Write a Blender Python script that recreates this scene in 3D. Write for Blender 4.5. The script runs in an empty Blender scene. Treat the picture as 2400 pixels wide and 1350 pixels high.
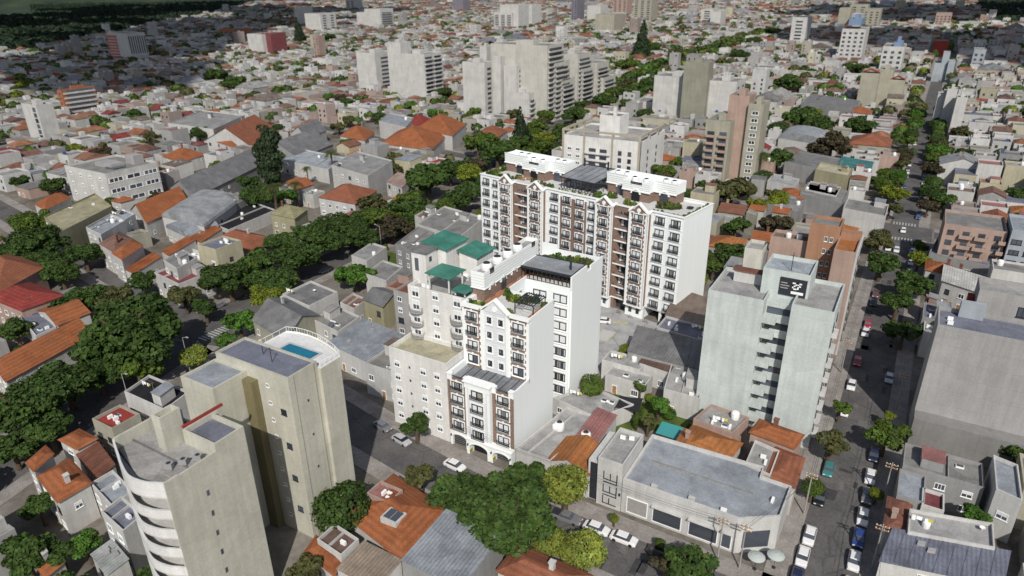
import bpy, math, random
import numpy as np
from mathutils import Matrix, Vector
random.seed(7); rng = np.random.default_rng(7)
scene = bpy.context.scene
COL = scene.collection
R = math.radians

# ------------------------------------------------------------------ camera
# world frame: x runs along the cross streets, y along the long streets, metres
AZ, PITCH, ROLL = R(30.7), R(24.0), math.atan2(40, 3600)
CAM_H = 80.0
def _cam_axes():
    fw = Vector((0, math.cos(PITCH), -math.sin(PITCH))); r0 = Vector((1, 0, 0)); u0 = r0.cross(fw)
    r = r0*math.cos(ROLL) - u0*math.sin(ROLL); u = r.cross(fw)
    rz = Matrix.Rotation(AZ, 3, 'Z')
    return rz @ r, rz @ u, rz @ fw
_r, _u, _f = _cam_axes()
cam_data = bpy.data.cameras.new('camera'); cam = bpy.data.objects.new('camera', cam_data); COL.objects.link(cam)
m = Matrix((( _r.x, _u.x, -_f.x, 0), (_r.y, _u.y, -_f.y, 0), (_r.z, _u.z, -_f.z, CAM_H), (0, 0, 0, 1)))
cam.matrix_world = m
cam_data.sensor_width = 36; cam_data.lens = 24; cam_data.clip_start = 1; cam_data.clip_end = 20000
cam_data.dof.use_dof = True; cam_data.dof.focus_distance = 140; cam_data.dof.aperture_fstop = 0.085
scene.camera = cam

# ------------------------------------------------------------------ light
SUN_EL, SUN_AZ = R(42), R(148)          # azimuth clockwise from +y
world = bpy.data.worlds.new('World'); scene.world = world; world.use_nodes = True
nt = world.node_tree; bg = nt.nodes['Background']
sky = nt.nodes.new('ShaderNodeTexSky'); sky.sky_type = 'NISHITA'; sky.sun_disc = False
sky.sun_elevation = SUN_EL; sky.sun_rotation = SUN_AZ; sky.air_density = 1.0; sky.dust_density = 1.5
nt.links.new(sky.outputs[0], bg.inputs[0]); bg.inputs[1].default_value = 0.07
sun_d = bpy.data.lights.new('sun', 'SUN'); sun = bpy.data.objects.new('sun', sun_d); COL.objects.link(sun)
sun_d.energy = 3.3; sun_d.angle = R(0.5); sun_d.color = (1.0, 0.95, 0.87)
sdir = Vector((math.sin(SUN_AZ)*math.cos(SUN_EL), math.cos(SUN_AZ)*math.cos(SUN_EL), math.sin(SUN_EL)))
sun.rotation_euler = (-sdir).to_track_quat('-Z', 'Y').to_euler(); sun.location = (60, -60, 200)
vs = scene.view_settings; vs.view_transform = 'Standard'; vs.look = 'None'; vs.exposure = 0.28; vs.gamma = 1; vs.use_curve_mapping = False
scene.cycles.use_denoising = True
scene.cycles.max_bounces = 5; scene.cycles.diffuse_bounces = 3; scene.cycles.glossy_bounces = 2

# ------------------------------------------------------------------ materials
def mat_new(name):
    mt = bpy.data.materials.new(name); mt.use_nodes = True
    n = mt.node_tree.nodes; return mt, n, mt.node_tree.links, n['Principled BSDF']
def mathn(n, l, op, a, b=None):
    x = n.new('ShaderNodeMath'); x.operation = op
    for i, v in enumerate((a, b)):
        if v is None: continue
        if isinstance(v, (int, float)): x.inputs[i].default_value = v
        else: l.new(v, x.inputs[i])
    return x.outputs[0]
def noise(n, l, vec, scale, detail=4, rough=.6):
    t = n.new('ShaderNodeTexNoise'); t.inputs['Scale'].default_value = scale; t.inputs['Detail'].default_value = detail
    t.inputs['Roughness'].default_value = rough; l.new(vec, t.inputs['Vector']); return t.outputs['Fac']
def maprange(n, l, v, a, b, c, d):
    x = n.new('ShaderNodeMapRange'); l.new(v, x.inputs[0])
    for i, k in enumerate((a, b, c, d)): x.inputs[i+1].default_value = k
    return x.outputs[0]
def vscale(n, l, vec, s):
    x = n.new('ShaderNodeVectorMath'); x.operation = 'MULTIPLY'; l.new(vec, x.inputs[0]); x.inputs[1].default_value = s; return x.outputs[0]
def colmul(n, l, col, fac):
    x = n.new('ShaderNodeVectorMath'); x.operation = 'SCALE'; l.new(col, x.inputs[0]); l.new(fac, x.inputs['Scale']); return x.outputs[0]
def mix(n, l, f, a, b):
    x = n.new('ShaderNodeMix'); x.data_type = 'RGBA'
    if isinstance(f, (int, float)): x.inputs[0].default_value = f
    else: l.new(f, x.inputs[0])
    for i, v in ((6, a), (7, b)):
        if isinstance(v, tuple): x.inputs[i].default_value = (*v, 1)
        else: l.new(v, x.inputs[i])
    return x.outputs[2]
def objcol(n, attr):
    if attr:
        a = n.new('ShaderNodeAttribute'); a.attribute_name = 'Col'; return a.outputs['Color']
    return n.new('ShaderNodeObjectInfo').outputs['Color']
TOWN = .72
def make_plaster(name, attr=False, streak=.10, fine=.10, rough=.85, wear=.22):
    mt, n, l, p = mat_new(name); g = n.new('ShaderNodeNewGeometry'); pos = g.outputs['Position']
    big = maprange(n, l, noise(n, l, pos, .22, 5), .3, .7, 1-wear*.6, 1+wear*.25)
    st = maprange(n, l, noise(n, l, vscale(n, l, pos, (1.1, 1.1, .09)), 1.0, 4), .35, .62, 1-streak, 1.03)
    fn = maprange(n, l, noise(n, l, pos, 3.5, 3), .3, .7, 1-fine, 1+fine*.5)
    f = mathn(n, l, 'MULTIPLY', mathn(n, l, 'MULTIPLY', big, st), fn)
    if wear > .1:           # storey joints and old repair patches in the render coat
        sx = n.new('ShaderNodeSeparateXYZ'); l.new(pos, sx.inputs[0])
        jt = mathn(n, l, 'LESS_THAN', mathn(n, l, 'FRACT', mathn(n, l, 'DIVIDE', sx.outputs[2], 2.95)), .03)
        f = mathn(n, l, 'MULTIPLY', f, maprange(n, l, jt, 0, 1, 1, .9))
        vo = n.new('ShaderNodeTexVoronoi'); vo.inputs['Scale'].default_value = .17; l.new(pos, vo.inputs['Vector'])
        bw = n.new('ShaderNodeSeparateColor'); l.new(vo.outputs['Color'], bw.inputs[0])
        f = mathn(n, l, 'MULTIPLY', f, maprange(n, l, bw.outputs[1], 0, 1, .94, 1.03))
    l.new(colmul(n, l, objcol(n, attr), f), p.inputs['Base Color']); p.inputs['Roughness'].default_value = rough
    p.inputs['Specular IOR Level'].default_value = .25
    return mt
def make_roof(name, attr=False, ribs=0.0, dark=.45, rough=.8, scale=.35):
    """flat decks and tiles: blotches of dirt, patches of repair, optional ribs"""
    mt, n, l, p = mat_new(name); g = n.new('ShaderNodeNewGeometry'); pos = g.outputs['Position']
    b1 = maprange(n, l, noise(n, l, pos, scale, 6, .65), .32, .68, 1-dark, 1.12)
    b2 = maprange(n, l, noise(n, l, pos, 2.6, 4), .3, .7, .82, 1.1)
    vo = n.new('ShaderNodeTexVoronoi'); vo.inputs['Scale'].default_value = .28; l.new(pos, vo.inputs['Vector'])
    bw = n.new('ShaderNodeSeparateColor'); l.new(vo.outputs['Color'], bw.inputs[0])
    patch = maprange(n, l, bw.outputs[0], 0, 1, .84, 1.08)
    f = mathn(n, l, 'MULTIPLY', mathn(n, l, 'MULTIPLY', b1, b2), patch)
    if ribs:
        w = n.new('ShaderNodeTexWave'); w.inputs['Scale'].default_value = ribs; w.bands_direction = 'X'; l.new(pos, w.inputs['Vector'])
        f = mathn(n, l, 'MULTIPLY', f, maprange(n, l, w.outputs['Fac'], 0, 1, .8, 1.06))
    c = colmul(n, l, objcol(n, attr), f)
    l.new(c, p.inputs['Base Color']); p.inputs['Roughness'].default_value = rough; p.inputs['Specular IOR Level'].default_value = .2
    return mt
def make_tile(name, attr=False):
    mt, n, l, p = mat_new(name); g = n.new('ShaderNodeNewGeometry'); pos = g.outputs['Position']
    b1 = maprange(n, l, noise(n, l, pos, .3, 6, .65), .3, .7, .68, 1.15)
    b2 = maprange(n, l, noise(n, l, pos, 4.0, 4, .7), .3, .7, .7, 1.2)
    w = n.new('ShaderNodeTexWave'); w.inputs['Scale'].default_value = .8; w.inputs['Distortion'].default_value = 1.2; w.bands_direction = 'Z'; l.new(pos, w.inputs['Vector'])
    f = mathn(n, l, 'MULTIPLY', mathn(n, l, 'MULTIPLY', b1, b2), maprange(n, l, w.outputs['Fac'], 0, 1, .82, 1.05))
    c = colmul(n, l, objcol(n, attr), f)
    grey = mix(n, l, maprange(n, l, noise(n, l, pos, .9, 5), .55, .75, 0, .45), c, (.16, .12, .10))
    l.new(grey, p.inputs['Base Color']); p.inputs['Roughness'].default_value = .85; p.inputs['Specular IOR Level'].default_value = .2
    return mt
def make_simple(name, col, rough=.6, var=.12, scale=1.5, metal=0, spec=.3):
    mt, n, l, p = mat_new(name); g = n.new('ShaderNodeNewGeometry')
    f = maprange(n, l, noise(n, l, g.outputs['Position'], scale, 4), .3, .7, 1-var, 1+var)
    rgb = n.new('ShaderNodeRGB'); rgb.outputs[0].default_value = (*col, 1)
    l.new(colmul(n, l, rgb.outputs[0], f), p.inputs['Base Color']); p.inputs['Roughness'].default_value = rough
    p.inputs['Metallic'].default_value = metal; p.inputs['Specular IOR Level'].default_value = spec
    return mt
def make_objcol(name, rough=.4, spec=.5, coat=0):
    mt, n, l, p = mat_new(name); l.new(objcol(n, False), p.inputs['Base Color'])
    p.inputs['Roughness'].default_value = rough; p.inputs['Specular IOR Level'].default_value = spec; p.inputs['Coat Weight'].default_value = coat
    return mt
def make_leaf(name, attr=False):   # clumps vary in tone, a quarter of the light passes through
    mt, n, l, p = mat_new(name); g = n.new('ShaderNodeNewGeometry')
    f1 = maprange(n, l, g.outputs['Random Per Island'], 0, 1, .72, 1.32)
    f2 = maprange(n, l, noise(n, l, g.outputs['Position'], .42, 5), .3, .7, .55, 1.45)
    warm = n.new('ShaderNodeVectorMath'); warm.operation = 'MULTIPLY'; l.new(objcol(n, attr), warm.inputs[0]); warm.inputs[1].default_value = (1.28, 1.06, .85)
    hue = mix(n, l, maprange(n, l, noise(n, l, g.outputs['Position'], .8, 3), .42, .66, 0, 1), objcol(n, attr), warm.outputs[0])
    c = colmul(n, l, hue, mathn(n, l, 'MULTIPLY', f1, f2))
    l.new(c, p.inputs['Base Color']); p.inputs['Roughness'].default_value = .65; p.inputs['Specular IOR Level'].default_value = .2
    tr = n.new('ShaderNodeBsdfTranslucent'); l.new(c, tr.inputs[0])
    ms = n.new('ShaderNodeMixShader'); ms.inputs[0].default_value = .25
    l.new(p.outputs[0], ms.inputs[1]); l.new(tr.outputs[0], ms.inputs[2]); l.new(ms.outputs[0], n['Material Output'].inputs[0])
    return mt
def make_brick(name, c1, c2, mortar):
    mt, n, l, p = mat_new(name); g = n.new('ShaderNodeNewGeometry'); s = n.new('ShaderNodeSeparateXYZ'); l.new(g.outputs['Position'], s.inputs[0])
    cb = n.new('ShaderNodeCombineXYZ'); l.new(mathn(n, l, 'ADD', s.outputs[0], s.outputs[1]), cb.inputs[0]); l.new(s.outputs[2], cb.inputs[1])
    b = n.new('ShaderNodeTexBrick'); l.new(cb.outputs[0], b.inputs['Vector']); b.inputs['Scale'].default_value = 1
    b.inputs['Color1'].default_value = (*c1, 1); b.inputs['Color2'].default_value = (*c2, 1); b.inputs['Mortar'].default_value = (*mortar, 1)
    b.inputs['Brick Width'].default_value = .24; b.inputs['Row Height'].default_value = .075; b.inputs['Mortar Size'].default_value = .01; b.inputs['Bias'].default_value = -.1
    f = maprange(n, l, noise(n, l, g.outputs['Position'], 2.2, 5), .3, .7, .75, 1.2)
    l.new(colmul(n, l, b.outputs['Color'], f), p.inputs['Base Color']); p.inputs['Roughness'].default_value = .9; p.inputs['Specular IOR Level'].default_value = .15
    return mt
def make_ground(name, ca, cb, scale, detail=8, rough=.95, cracks=0):
    mt, n, l, p = mat_new(name); g = n.new('ShaderNodeNewGeometry'); pos = g.outputs['Position']
    f = maprange(n, l, noise(n, l, pos, scale, detail, .65), .35, .65, 0, 1)
    c = mix(n, l, f, ca, cb)
    c = colmul(n, l, c, maprange(n, l, noise(n, l, pos, scale*14, 4), .3, .7, .8, 1.15))
    if cracks:
        vo = n.new('ShaderNodeTexVoronoi'); vo.feature = 'DISTANCE_TO_EDGE'; vo.inputs['Scale'].default_value = cracks; l.new(pos, vo.inputs['Vector'])
        c = colmul(n, l, c, maprange(n, l, vo.outputs['Distance'], 0, .02, .72, 1))
    l.new(c, p.inputs['Base Color']); p.inputs['Roughness'].default_value = rough; p.inputs['Specular IOR Level'].default_value = .15
    return mt
def make_glass(name, col, rough=.08, spec=.6):
    mt, n, l, p = mat_new(name); g = n.new('ShaderNodeNewGeometry')
    oi = n.new('ShaderNodeObjectInfo'); f = maprange(n, l, oi.outputs['Random'], 0, 1, .4, 1.8)
    rgb = n.new('ShaderNodeRGB'); rgb.outputs[0].default_value = (*col, 1)
    l.new(colmul(n, l, rgb.outputs[0], f), p.inputs['Base Color']); p.inputs['Roughness'].default_value = rough; p.inputs['Specular IOR Level'].default_value = spec
    return mt

PL = make_plaster('painted_plaster'); PLC = make_plaster('new_white_plaster', streak=.0, fine=.015, rough=.7, wear=.01)
RF = make_roof('roof_deck', dark=.3); MET = make_roof('corrugated_metal', ribs=.55, dark=.3, rough=.5); TILE = make_tile('clay_tile')
PLS = make_plaster('town_plaster', attr=True); RFS = make_roof('town_roof', attr=True)
LEAF = make_leaf('leaf'); LEAFS = make_leaf('town_leaf', attr=True)
BARK = make_simple('bark', (.09, .065, .045), .95, .3, 3)
BRICK = make_brick('brown_brick', (.235, .135, .10), (.17, .105, .08), (.28, .24, .21))
GLASS = make_glass('window_glass', (.055, .064, .08)); CURT = make_simple('white_blind', (.72, .74, .76), .35, .05, spec=.5)
GREYB = make_simple('grey_curtain', (.30, .29, .28), .5, .1)
DARK = make_simple('dark_steel', (.028, .032, .04), .45, .1); WHITE = make_simple('white_paint', (.83, .85, .845), .55, .04)
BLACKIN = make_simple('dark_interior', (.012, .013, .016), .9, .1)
YEL = make_simple('yellow_paint', (.62, .55, .05), .6, .1); ORG = make_simple('terracotta_paving', (.38, .16, .08), .8, .15)
WOOD = make_simple('timber', (.35, .19, .09), .7, .2, 3); RUBBER = make_simple('rubber', (.02, .02, .02), .8, .1)
PAINT = make_objcol('car_paint', .25, .5, .6); OBJ = make_objcol('matt_paint', .7, .3)
ASPH = make_ground('asphalt', (.085, .083, .085), (.135, .13, .127), .14, cracks=.13)
PAVE = make_ground('pavement_concrete', (.21, .19, .175), (.32, .30, .285), .25, cracks=.5)
SOIL = make_ground('yard_ground', (.10, .088, .07), (.24, .22, .20), .06)
GRASS = make_ground('grass', (.045, .075, .018), (.10, .135, .03), .5)
CONC = make_ground('yard_concrete', (.30, .30, .31), (.42, .42, .42), .35, cracks=.12)
HILL = make_ground('hill_woodland', (.018, .03, .022), (.05, .065, .035), .006)
WATER = make_simple('pool_water', (.012, .15, .24), .08, .25, .3, spec=.6)
TANKM = make_simple('white_tank', (.78, .79, .79), .45, .06)
COLS = dict(W=(.74, .735, .715), W2=(.66, .66, .64), C=(.50, .48, .39), G=(.40, .40, .40), GR=(.27, .27, .275), GR2=(.33, .325, .315), G2=(.46, .45, .44), LG=(.49, .485, .48),
    BG=(.40, .435, .485), BG2=(.245, .26, .33), LB=(.48, .53, .58), T=(.44, .155, .065), T2=(.37, .14, .08), O=(.50, .20, .07), RED=(.40, .065, .055), RED2=(.33, .06, .05),
    RD=(.42, .20, .19), RD2=(.27, .085, .095), BR=(.19, .125, .105), BR2=(.28, .16, .125), BR3=(.28, .215, .18), RUST=(.29, .13, .09), TAN=(.40, .325, .26), P=(.54, .395, .335),
    Y=(.47, .44, .29), Y2=(.40, .38, .22), Y3=(.62, .58, .42), S=(.47, .49, .51), BK=(.028, .028, .032), GLS=(.50, .53, .52), TQ=(.09, .29, .28), OB=(.47, .195, .11),
    PG=(.28, .265, .32), MINT=(.50, .565, .545), SAL=(.55, .40, .335), ORB=(.52, .29, .18), OLI=(.38, .375, .30), BRO=(.27, .235, .125), CW=(.68, .67, .615))
COLS = {k: tuple(c*TOWN for c in v) for k, v in COLS.items()}
COLS.update(CT=(.52, .51, .435), WW=(.72, .715, .695), MINT=(.53, .58, .565))

# ------------------------------------------------------------------ mesh building
class MB:
    def __init__(s, M=None): s.v = []; s.f = []; s.m = []; s.M = M; s.c = []
    def add(s, vs, fs, m=0, col=None):
        o = len(s.v)
        s.v += [s.M(*p) for p in vs] if s.M else [tuple(p) for p in vs]
        s.f += [tuple(i+o for i in f) for f in fs]; s.m += [m]*len(fs)
        if col is not None: s.c += [col]*len(fs)
        return s
    def box(s, x0, x1, y0, y1, z0, z1, m=0, col=None, bottom=False):
        v = [(x0,y0,z0),(x1,y0,z0),(x1,y1,z0),(x0,y1,z0),(x0,y0,z1),(x1,y0,z1),(x1,y1,z1),(x0,y1,z1)]
        f = [(4,5,6,7),(0,1,5,4),(1,2,6,5),(2,3,7,6),(3,0,4,7)] + [(3,2,1,0)]
        return s.add(v, f, m, col)
    def quad(s, a, b, c, d, m=0, col=None): return s.add([a,b,c,d], [(0,1,2,3)], m, col)
    def poly(s, pts, m=0): return s.add(pts, [tuple(range(len(pts)))], m)
    def prism(s, pts, z0, z1, m=0):
        n = len(pts); v = [(x,y,z0) for x,y in pts] + [(x,y,z1) for x,y in pts]
        return s.add(v, [tuple(range(n, 2*n)), tuple(reversed(range(n)))] + [(i,(i+1)%n,n+(i+1)%n,n+i) for i in range(n)], m)
    def wallprism(s, pts, y0, y1, m=0):          # polygon in x,z extruded along y
        n = len(pts); v = [(x,y0,z) for x,z in pts] + [(x,y1,z) for x,z in pts]
        return s.add(v, [tuple(range(n)), tuple(reversed(range(n, 2*n)))] + [(i,(i+1)%n,n+(i+1)%n,n+i) for i in range(n)], m)
    def lathe(s, prof, cx=0, cy=0, n=14, m=0, cap=True):
        v = []; f = []
        for r, z in prof:
            v += [(cx+r*math.cos(2*math.pi*k/n), cy+r*math.sin(2*math.pi*k/n), z) for k in range(n)]
        for i in range(len(prof)-1):
            for k in range(n): f.append((i*n+k, i*n+(k+1)%n, (i+1)*n+(k+1)%n, (i+1)*n+k))
        if cap: f.append(tuple(range((len(prof)-1)*n, len(prof)*n)))
        return s.add(v, f, m)
    def bar(s, a, b, r=.05, m=0, r2=None, n=6):
        a = Vector(a); b = Vector(b); d = (b-a).normalized(); t = Vector((0,0,1)) if abs(d.z) < .9 else Vector((1,0,0))
        p = d.cross(t).normalized(); q = d.cross(p); r2 = r if r2 is None else r2
        v = [a + (p*math.cos(2*math.pi*k/n) + q*math.sin(2*math.pi*k/n))*r for k in range(n)] + [b + (p*math.cos(2*math.pi*k/n) + q*math.sin(2*math.pi*k/n))*r2 for k in range(n)]
        return s.add(v, [(k,(k+1)%n,n+(k+1)%n,n+k) for k in range(n)] + [tuple(range(n,2*n))], m)
    def frame(s, x0, x1, y0, y1, z0, z1, t, tb=None, m=0):   # rectangular ring in x,z, thickness y0..y1
        tb = t if tb is None else tb
        s.box(x0, x1, y0, y1, z1-t, z1, m); s.box(x0, x1, y0, y1, z0, z0+tb, m)
        s.box(x0, x0+t, y0, y1, z0+tb, z1-t, m); return s.box(x1-t, x1, y0, y1, z0+tb, z1-t, m)
    def mesh(s, name, mats):
        me = bpy.data.meshes.new(name); me.from_pydata(s.v, [], s.f)
        for mt in (mats if isinstance(mats, (list, tuple)) else [mats]): me.materials.append(mt)
        me.polygons.foreach_set('material_index', s.m)
        if s.c:
            a = me.color_attributes.new('Col', 'FLOAT_COLOR', 'CORNER')
            cnt = [len(f) for f in s.f]; arr = np.repeat(np.array([(*c, 1) for c in s.c], dtype=np.float32), cnt, axis=0)
            a.data.foreach_set('color', arr.ravel())
        me.update(); return me
def link(name, me, parent=None, loc=(0,0,0), rz=0, scale=None, col=None):
    o = bpy.data.objects.new(name, me); COL.objects.link(o)
    if parent is not None: o.parent = parent
    o.location = loc
    if rz: o.rotation_euler = (0, 0, rz)
    if scale: o.scale = scale
    if col: o.color = (*(COLS[col] if isinstance(col, str) else col), 1)
    return o
def tag(o, label=None, cat=None, group=None, kind=None):
    if label: o['label'] = label
    if cat: o['category'] = cat
    if group: o['group'] = group
    if kind: o['kind'] = kind
    return o
def thing(name, label, cat, loc=(0,0,0), rz=0, group=None):
    o = bpy.data.objects.new(name, None); COL.objects.link(o); o.empty_display_size = .5
    o.location = loc; o.rotation_euler = (0, 0, rz); return tag(o, label, cat, group)
def part(parent, name, mb, mats, col=None, kind=None, loc=(0,0,0), rz=0):
    o = link(name, mb.mesh(name, mats), parent, loc, rz, None, col)
    if kind: o['kind'] = kind
    return o
def struct(name, mb, mats, col=None): return tag(link(name, mb.mesh(name, mats), col=col), kind='structure')
def copy_tree(o, parent=None):
    c = o.copy(); COL.objects.link(c)
    if parent is not None: c.parent = parent
    for ch in list(o.children): copy_tree(ch, c)
    return c
FOOT = []      # footprints of everything that stands on the ground: x0, x1, y0, y1
def claim(x0, x1, y0, y1): FOOT.append((min(x0,x1), max(x0,x1), min(y0,y1), max(y0,y1)))
HASH = {}
def free(x0, x1, y0, y1):
    while len(FOOT) > HASH.get('n', 0):
        f = FOOT[HASH.get('n', 0)]; HASH['n'] = HASH.get('n', 0)+1
        for i in range(int(f[0]//40), int(f[1]//40)+1):
            for j in range(int(f[2]//40), int(f[3]//40)+1): HASH.setdefault((i, j), []).append(f)
    for i in range(int(x0//40), int(x1//40)+1):
        for j in range(int(y0//40), int(y1//40)+1):
            for a, b, c, d in HASH.get((i, j), ()):
                if x0 < b and x1 > a and y0 < d and y1 > c: return False
    return True

# shared window, door, balcony meshes (unit sized, scaled per use; they face -y)
def unit_window(fm, gm, mull=1, blind=False):
    b = MB(); b.frame(-.5, .5, -.07, .02, -.5, .5, .07, m=0)
    b.box(-.43, .43, -.015, .02, -.43, .43, 1)
    for i in range(mull):
        x = -.43 + .86*(i+1)/(mull+1); b.box(x-.025, x+.025, -.055, -.015, -.43, .43, 0)
    if blind: b.box(-.42, .42, -.028, -.016, .02, .42, 2)
    b.box(-.56, .56, -.12, .02, -.58, -.5, 0)
    return b.mesh('window', [fm, gm, CURT])
WIN = [unit_window(WHITE, GLASS), unit_window(DARK, GLASS), unit_window(WHITE, GLASS, 1, True), unit_window(WHITE, GLASS, 2)]
def unit_door():
    b = MB(); b.frame(-.5, .5, -.06, .02, 0, 1, .08, .001); b.box(-.42, .42, -.02, .02, 0, .92, 1); b.box(.28, .34, -.06, -.02, .42, .47, 0); return b.mesh('door', [WHITE, WOOD])
DOOR = unit_door()
def unit_slot():
    b = MB(); b.box(-.5, .5, -.03, .02, -.5, .5, 0); return b.mesh('window', [GLASS])
SLOT = unit_slot()
def unit_balcony():       # slab, solid parapet and open top, unit width, depth 1.2, height 1
    b = MB(); b.box(-.5, .5, -1.2, 0, -.12, 0); b.box(-.5, .5, -1.2, -1.08, 0, .9); b.box(-.5, -.48, -1.08, 0, 0, .9); b.box(.48, .5, -1.08, 0, 0, .9)
    return b.mesh('balcony', [PL])
BALC = unit_balcony()
def unit_rail_balcony():
    b = MB(); b.box(-.5, .5, -1.0, 0, -.14, 0, 0)
    for z in (.12, .5, .9): b.box(-.5, .5, -1.0, -.95, z-.03, z+.03, 1)
    for i in range(9):
        x = -.49 + .98*i/8; b.box(x-.012, x+.012, -.99, -.96, 0, .9, 1)
    for x in (-.49, .49):
        b.box(x-.012, x+.012, -.95, 0, .86, .92, 1); b.box(x-.012, x+.012, -.95, 0, .42, .47, 1)
    return b.mesh('balcony', [PL, GREYB])
RBALC = unit_rail_balcony()
def put(parent, me, name, x, y, z, face='f', sx=1, sz=1, col=None, skew=(0, 0), sy=1):
    """hang a shared mesh on the front (-y), right (+x) or left (-x) face"""
    rz = {'f': skew[0], 'r': math.pi/2+skew[1], 'l': -math.pi/2+skew[1]}[face]
    return link(name, me, parent, (x, y, z), rz, (sx, sy, sz), col)
tank_mb = MB().lathe([(.02,0),(.62,.02),(.68,.5),(.66,1.05),(.5,1.28),(.3,1.34)], n=12)
TANK = tank_mb.mesh('water_tank', [TANKM])
def unit_ac():
    b = MB(); b.box(-.45,.45,-.2,.2,0,.65,0); b.lathe([(.22,.0),(.22,.02)], n=10, m=1); return b.mesh('air_conditioner', [WHITE, DARK])
AC = unit_ac()
def unit_dish():
    b = MB(); b.lathe([(.02,.55),(.25,.6),(.42,.72)], n=12, cap=False); b.bar((0,0,0),(0,0,.58),.03); b.bar((0,0,.58),(.15,0,.95),.015); return b.mesh('satellite_dish', [WHITE])
DISH = unit_dish()
def unit_line():
    b = MB()
    for x in (-1.6, 1.6): b.bar((x,0,0),(x,0,1.7),.03); b.bar((x,-.4,1.65),(x,.4,1.65),.02)
    for y in (-.3, .3): b.bar((-1.6,y,1.66),(1.6,y,1.6),.012)
    for x, w_, h_, m_ in ((-1.1,.5,.9,1),(-.4,.7,.6,2),(.5,.4,.8,1),(1.0,.6,.5,3)): b.box(x-w_/2, x+w_/2, -.31, -.29, 1.6-h_, 1.6, m_)
    return b.mesh('clothes_line', [GREYB, WHITE, OBJ, YEL])
CLINE = unit_line()
def unit_heater():
    b = MB(); b.add([(-.8,-.7,.2),(.8,-.7,.2),(.8,.6,1.0),(-.8,.6,1.0)], [(0,1,2,3)], 1); b.lathe([(.22,-.9),(.22,.9)], n=10, m=0)
    b.v[4:] = [(z, .7, 1.1+x) for (x, y, z) in b.v[4:]]
    b.box(-.75,-.7,.5,.55,0,1.0,0); b.box(.7,.75,.5,.55,0,1.0,0); return b.mesh('solar_heater', [WHITE, GLASS])
HEATER = unit_heater()
def unit_skylight():
    b = MB(); b.box(-.6,.6,-.4,.4,0,.3,0); b.box(-.5,.5,-.3,.3,.3,.36,1); return b.mesh('skylight', [WHITE, GLASS])
SKYL = unit_skylight()
# ------------------------------------------------------------------ ground, streets
g = MB(); g.quad((-5000,-400,0),(5000,-400,0),(5000,9000,0),(-5000,9000,0)); struct('ground', g, SOIL)
def ribbon(pts, w, z, mb=None, off=0):
    mb = mb or MB(); L = []
    for i, (x, y) in enumerate(pts):
        a = Vector(pts[max(i-1,0)]); b = Vector(pts[min(i+1,len(pts)-1)]); d = (b-a).normalized(); n = Vector((-d.y, d.x))
        L.append(((x+n.x*(off+w/2), y+n.y*(off+w/2)), (x+n.x*(off-w/2), y+n.y*(off-w/2))))
    for i in range(len(L)-1):
        (a, b), (c, d) = L[i], L[i+1]; mb.quad((*a, z), (*b, z), (*d, z), (*c, z))
    return mb
def kerbed(pts, off, w, mb):
    """a raised pavement strip 0.13 m high beside a street"""
    P = []
    for i, (x, y) in enumerate(pts):
        a = Vector(pts[max(i-1,0)]); b = Vector(pts[min(i+1,len(pts)-1)]); d = (b-a).normalized(); n = Vector((-d.y, d.x))
        P.append([(x+n.x*o, y+n.y*o) for o in (off-w/2, off+w/2)])
    for i in range(len(P)-1):
        mb.prism([P[i][0], P[i+1][0], P[i+1][1], P[i][1]], 0, .13)
    return mb
ST_R = [(1.0, 20), (1.0, 71)], [(1.0, 82), (1.7, 140), (2.2, 255)], [(2.6, 270), (4, 500), (8, 900), (12, 1500)]
ST_F = [(170, 74), (8, 75.6)], [(-5, 75.6), (-55, 76.6), (-80, 80.2), (-141, 92.5)], [(-155, 95.5), (-206, 104), (-270, 115), (-420, 140)]
ST_L = [(-126, 15), (-134, 45), (-145, 87)], [(-148.5, 100), (-152, 130), (-153.5, 180), (-157, 240), (-174, 330), (-203, 420), (-213, 530), (-235, 800), (-256, 1400)]
ST_G = [(300, 268), (12, 262.5)], [(-6, 262), (-90, 266), (-150, 275)], [(-170, 280), (-330, 310)]
road = MB(); pav = MB()
for segs, w in ((ST_R, 8.8), (ST_F, 8.6), (ST_L, 12), (ST_G, 8)):
    for s in segs:
        ribbon(s, w, .012, road)
        for sd in (-1, 1): kerbed(s, sd*(w/2+1.7), 3.4, pav)
for x, y, w, d in ((1.2, 76, 17, 12), (-148, 94, 18, 14), (2.4, 262.5, 18, 16), (-160, 277, 20, 16)):
    road.quad((x-w/2,y-d/2,.006),(x+w/2,y-d/2,.006),(x+w/2,y+d/2,.006),(x-w/2,y+d/2,.006))
struct('road', road, ASPH); struct('pavement', pav, PAVE)
mk = MB()
def zebra(x, y, along, n=9, L=3.2):
    for i in range(n):
        t = (i-(n-1)/2)*.95
        a, b = (x+t, y) if along == 'x' else (x, y+t)
        hx, hy = (.24, L/2) if along == 'x' else (L/2, .24)
        mk.quad((a-hx,b-hy,.02),(a+hx,b-hy,.02),(a+hx,b+hy,.02),(a-hx,b+hy,.02))
zebra(-143.2, 93.8, 'y'); zebra(1.5, 84.2, 'x', 8); zebra(2.2, 253.5, 'x', 8); zebra(2.6, 271.5, 'x', 8)
struct('road_markings', mk, make_simple('road_paint', (.36, .36, .35), .8, .4, 2))
pt = MB(); rp = random.Random(12)
for _ in range(60):
    if rp.random() < .6: x, y = rp.uniform(-2.6, 5.4), rp.uniform(88, 250)
    else: x = rp.uniform(-58, -6); y = 76+rp.uniform(-3.6, 3.6)
    a, c = rp.uniform(.5, 2.2), rp.uniform(.6, 4.5); k = rp.random(); pt.quad((x-a/2,y-c/2,.016),(x+a/2,y-c/2,.016),(x+a/2*k+a*.2,y+c/2,.016),(x-a/2,y+c/2,.016), 0 if k < .55 else 1)
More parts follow.
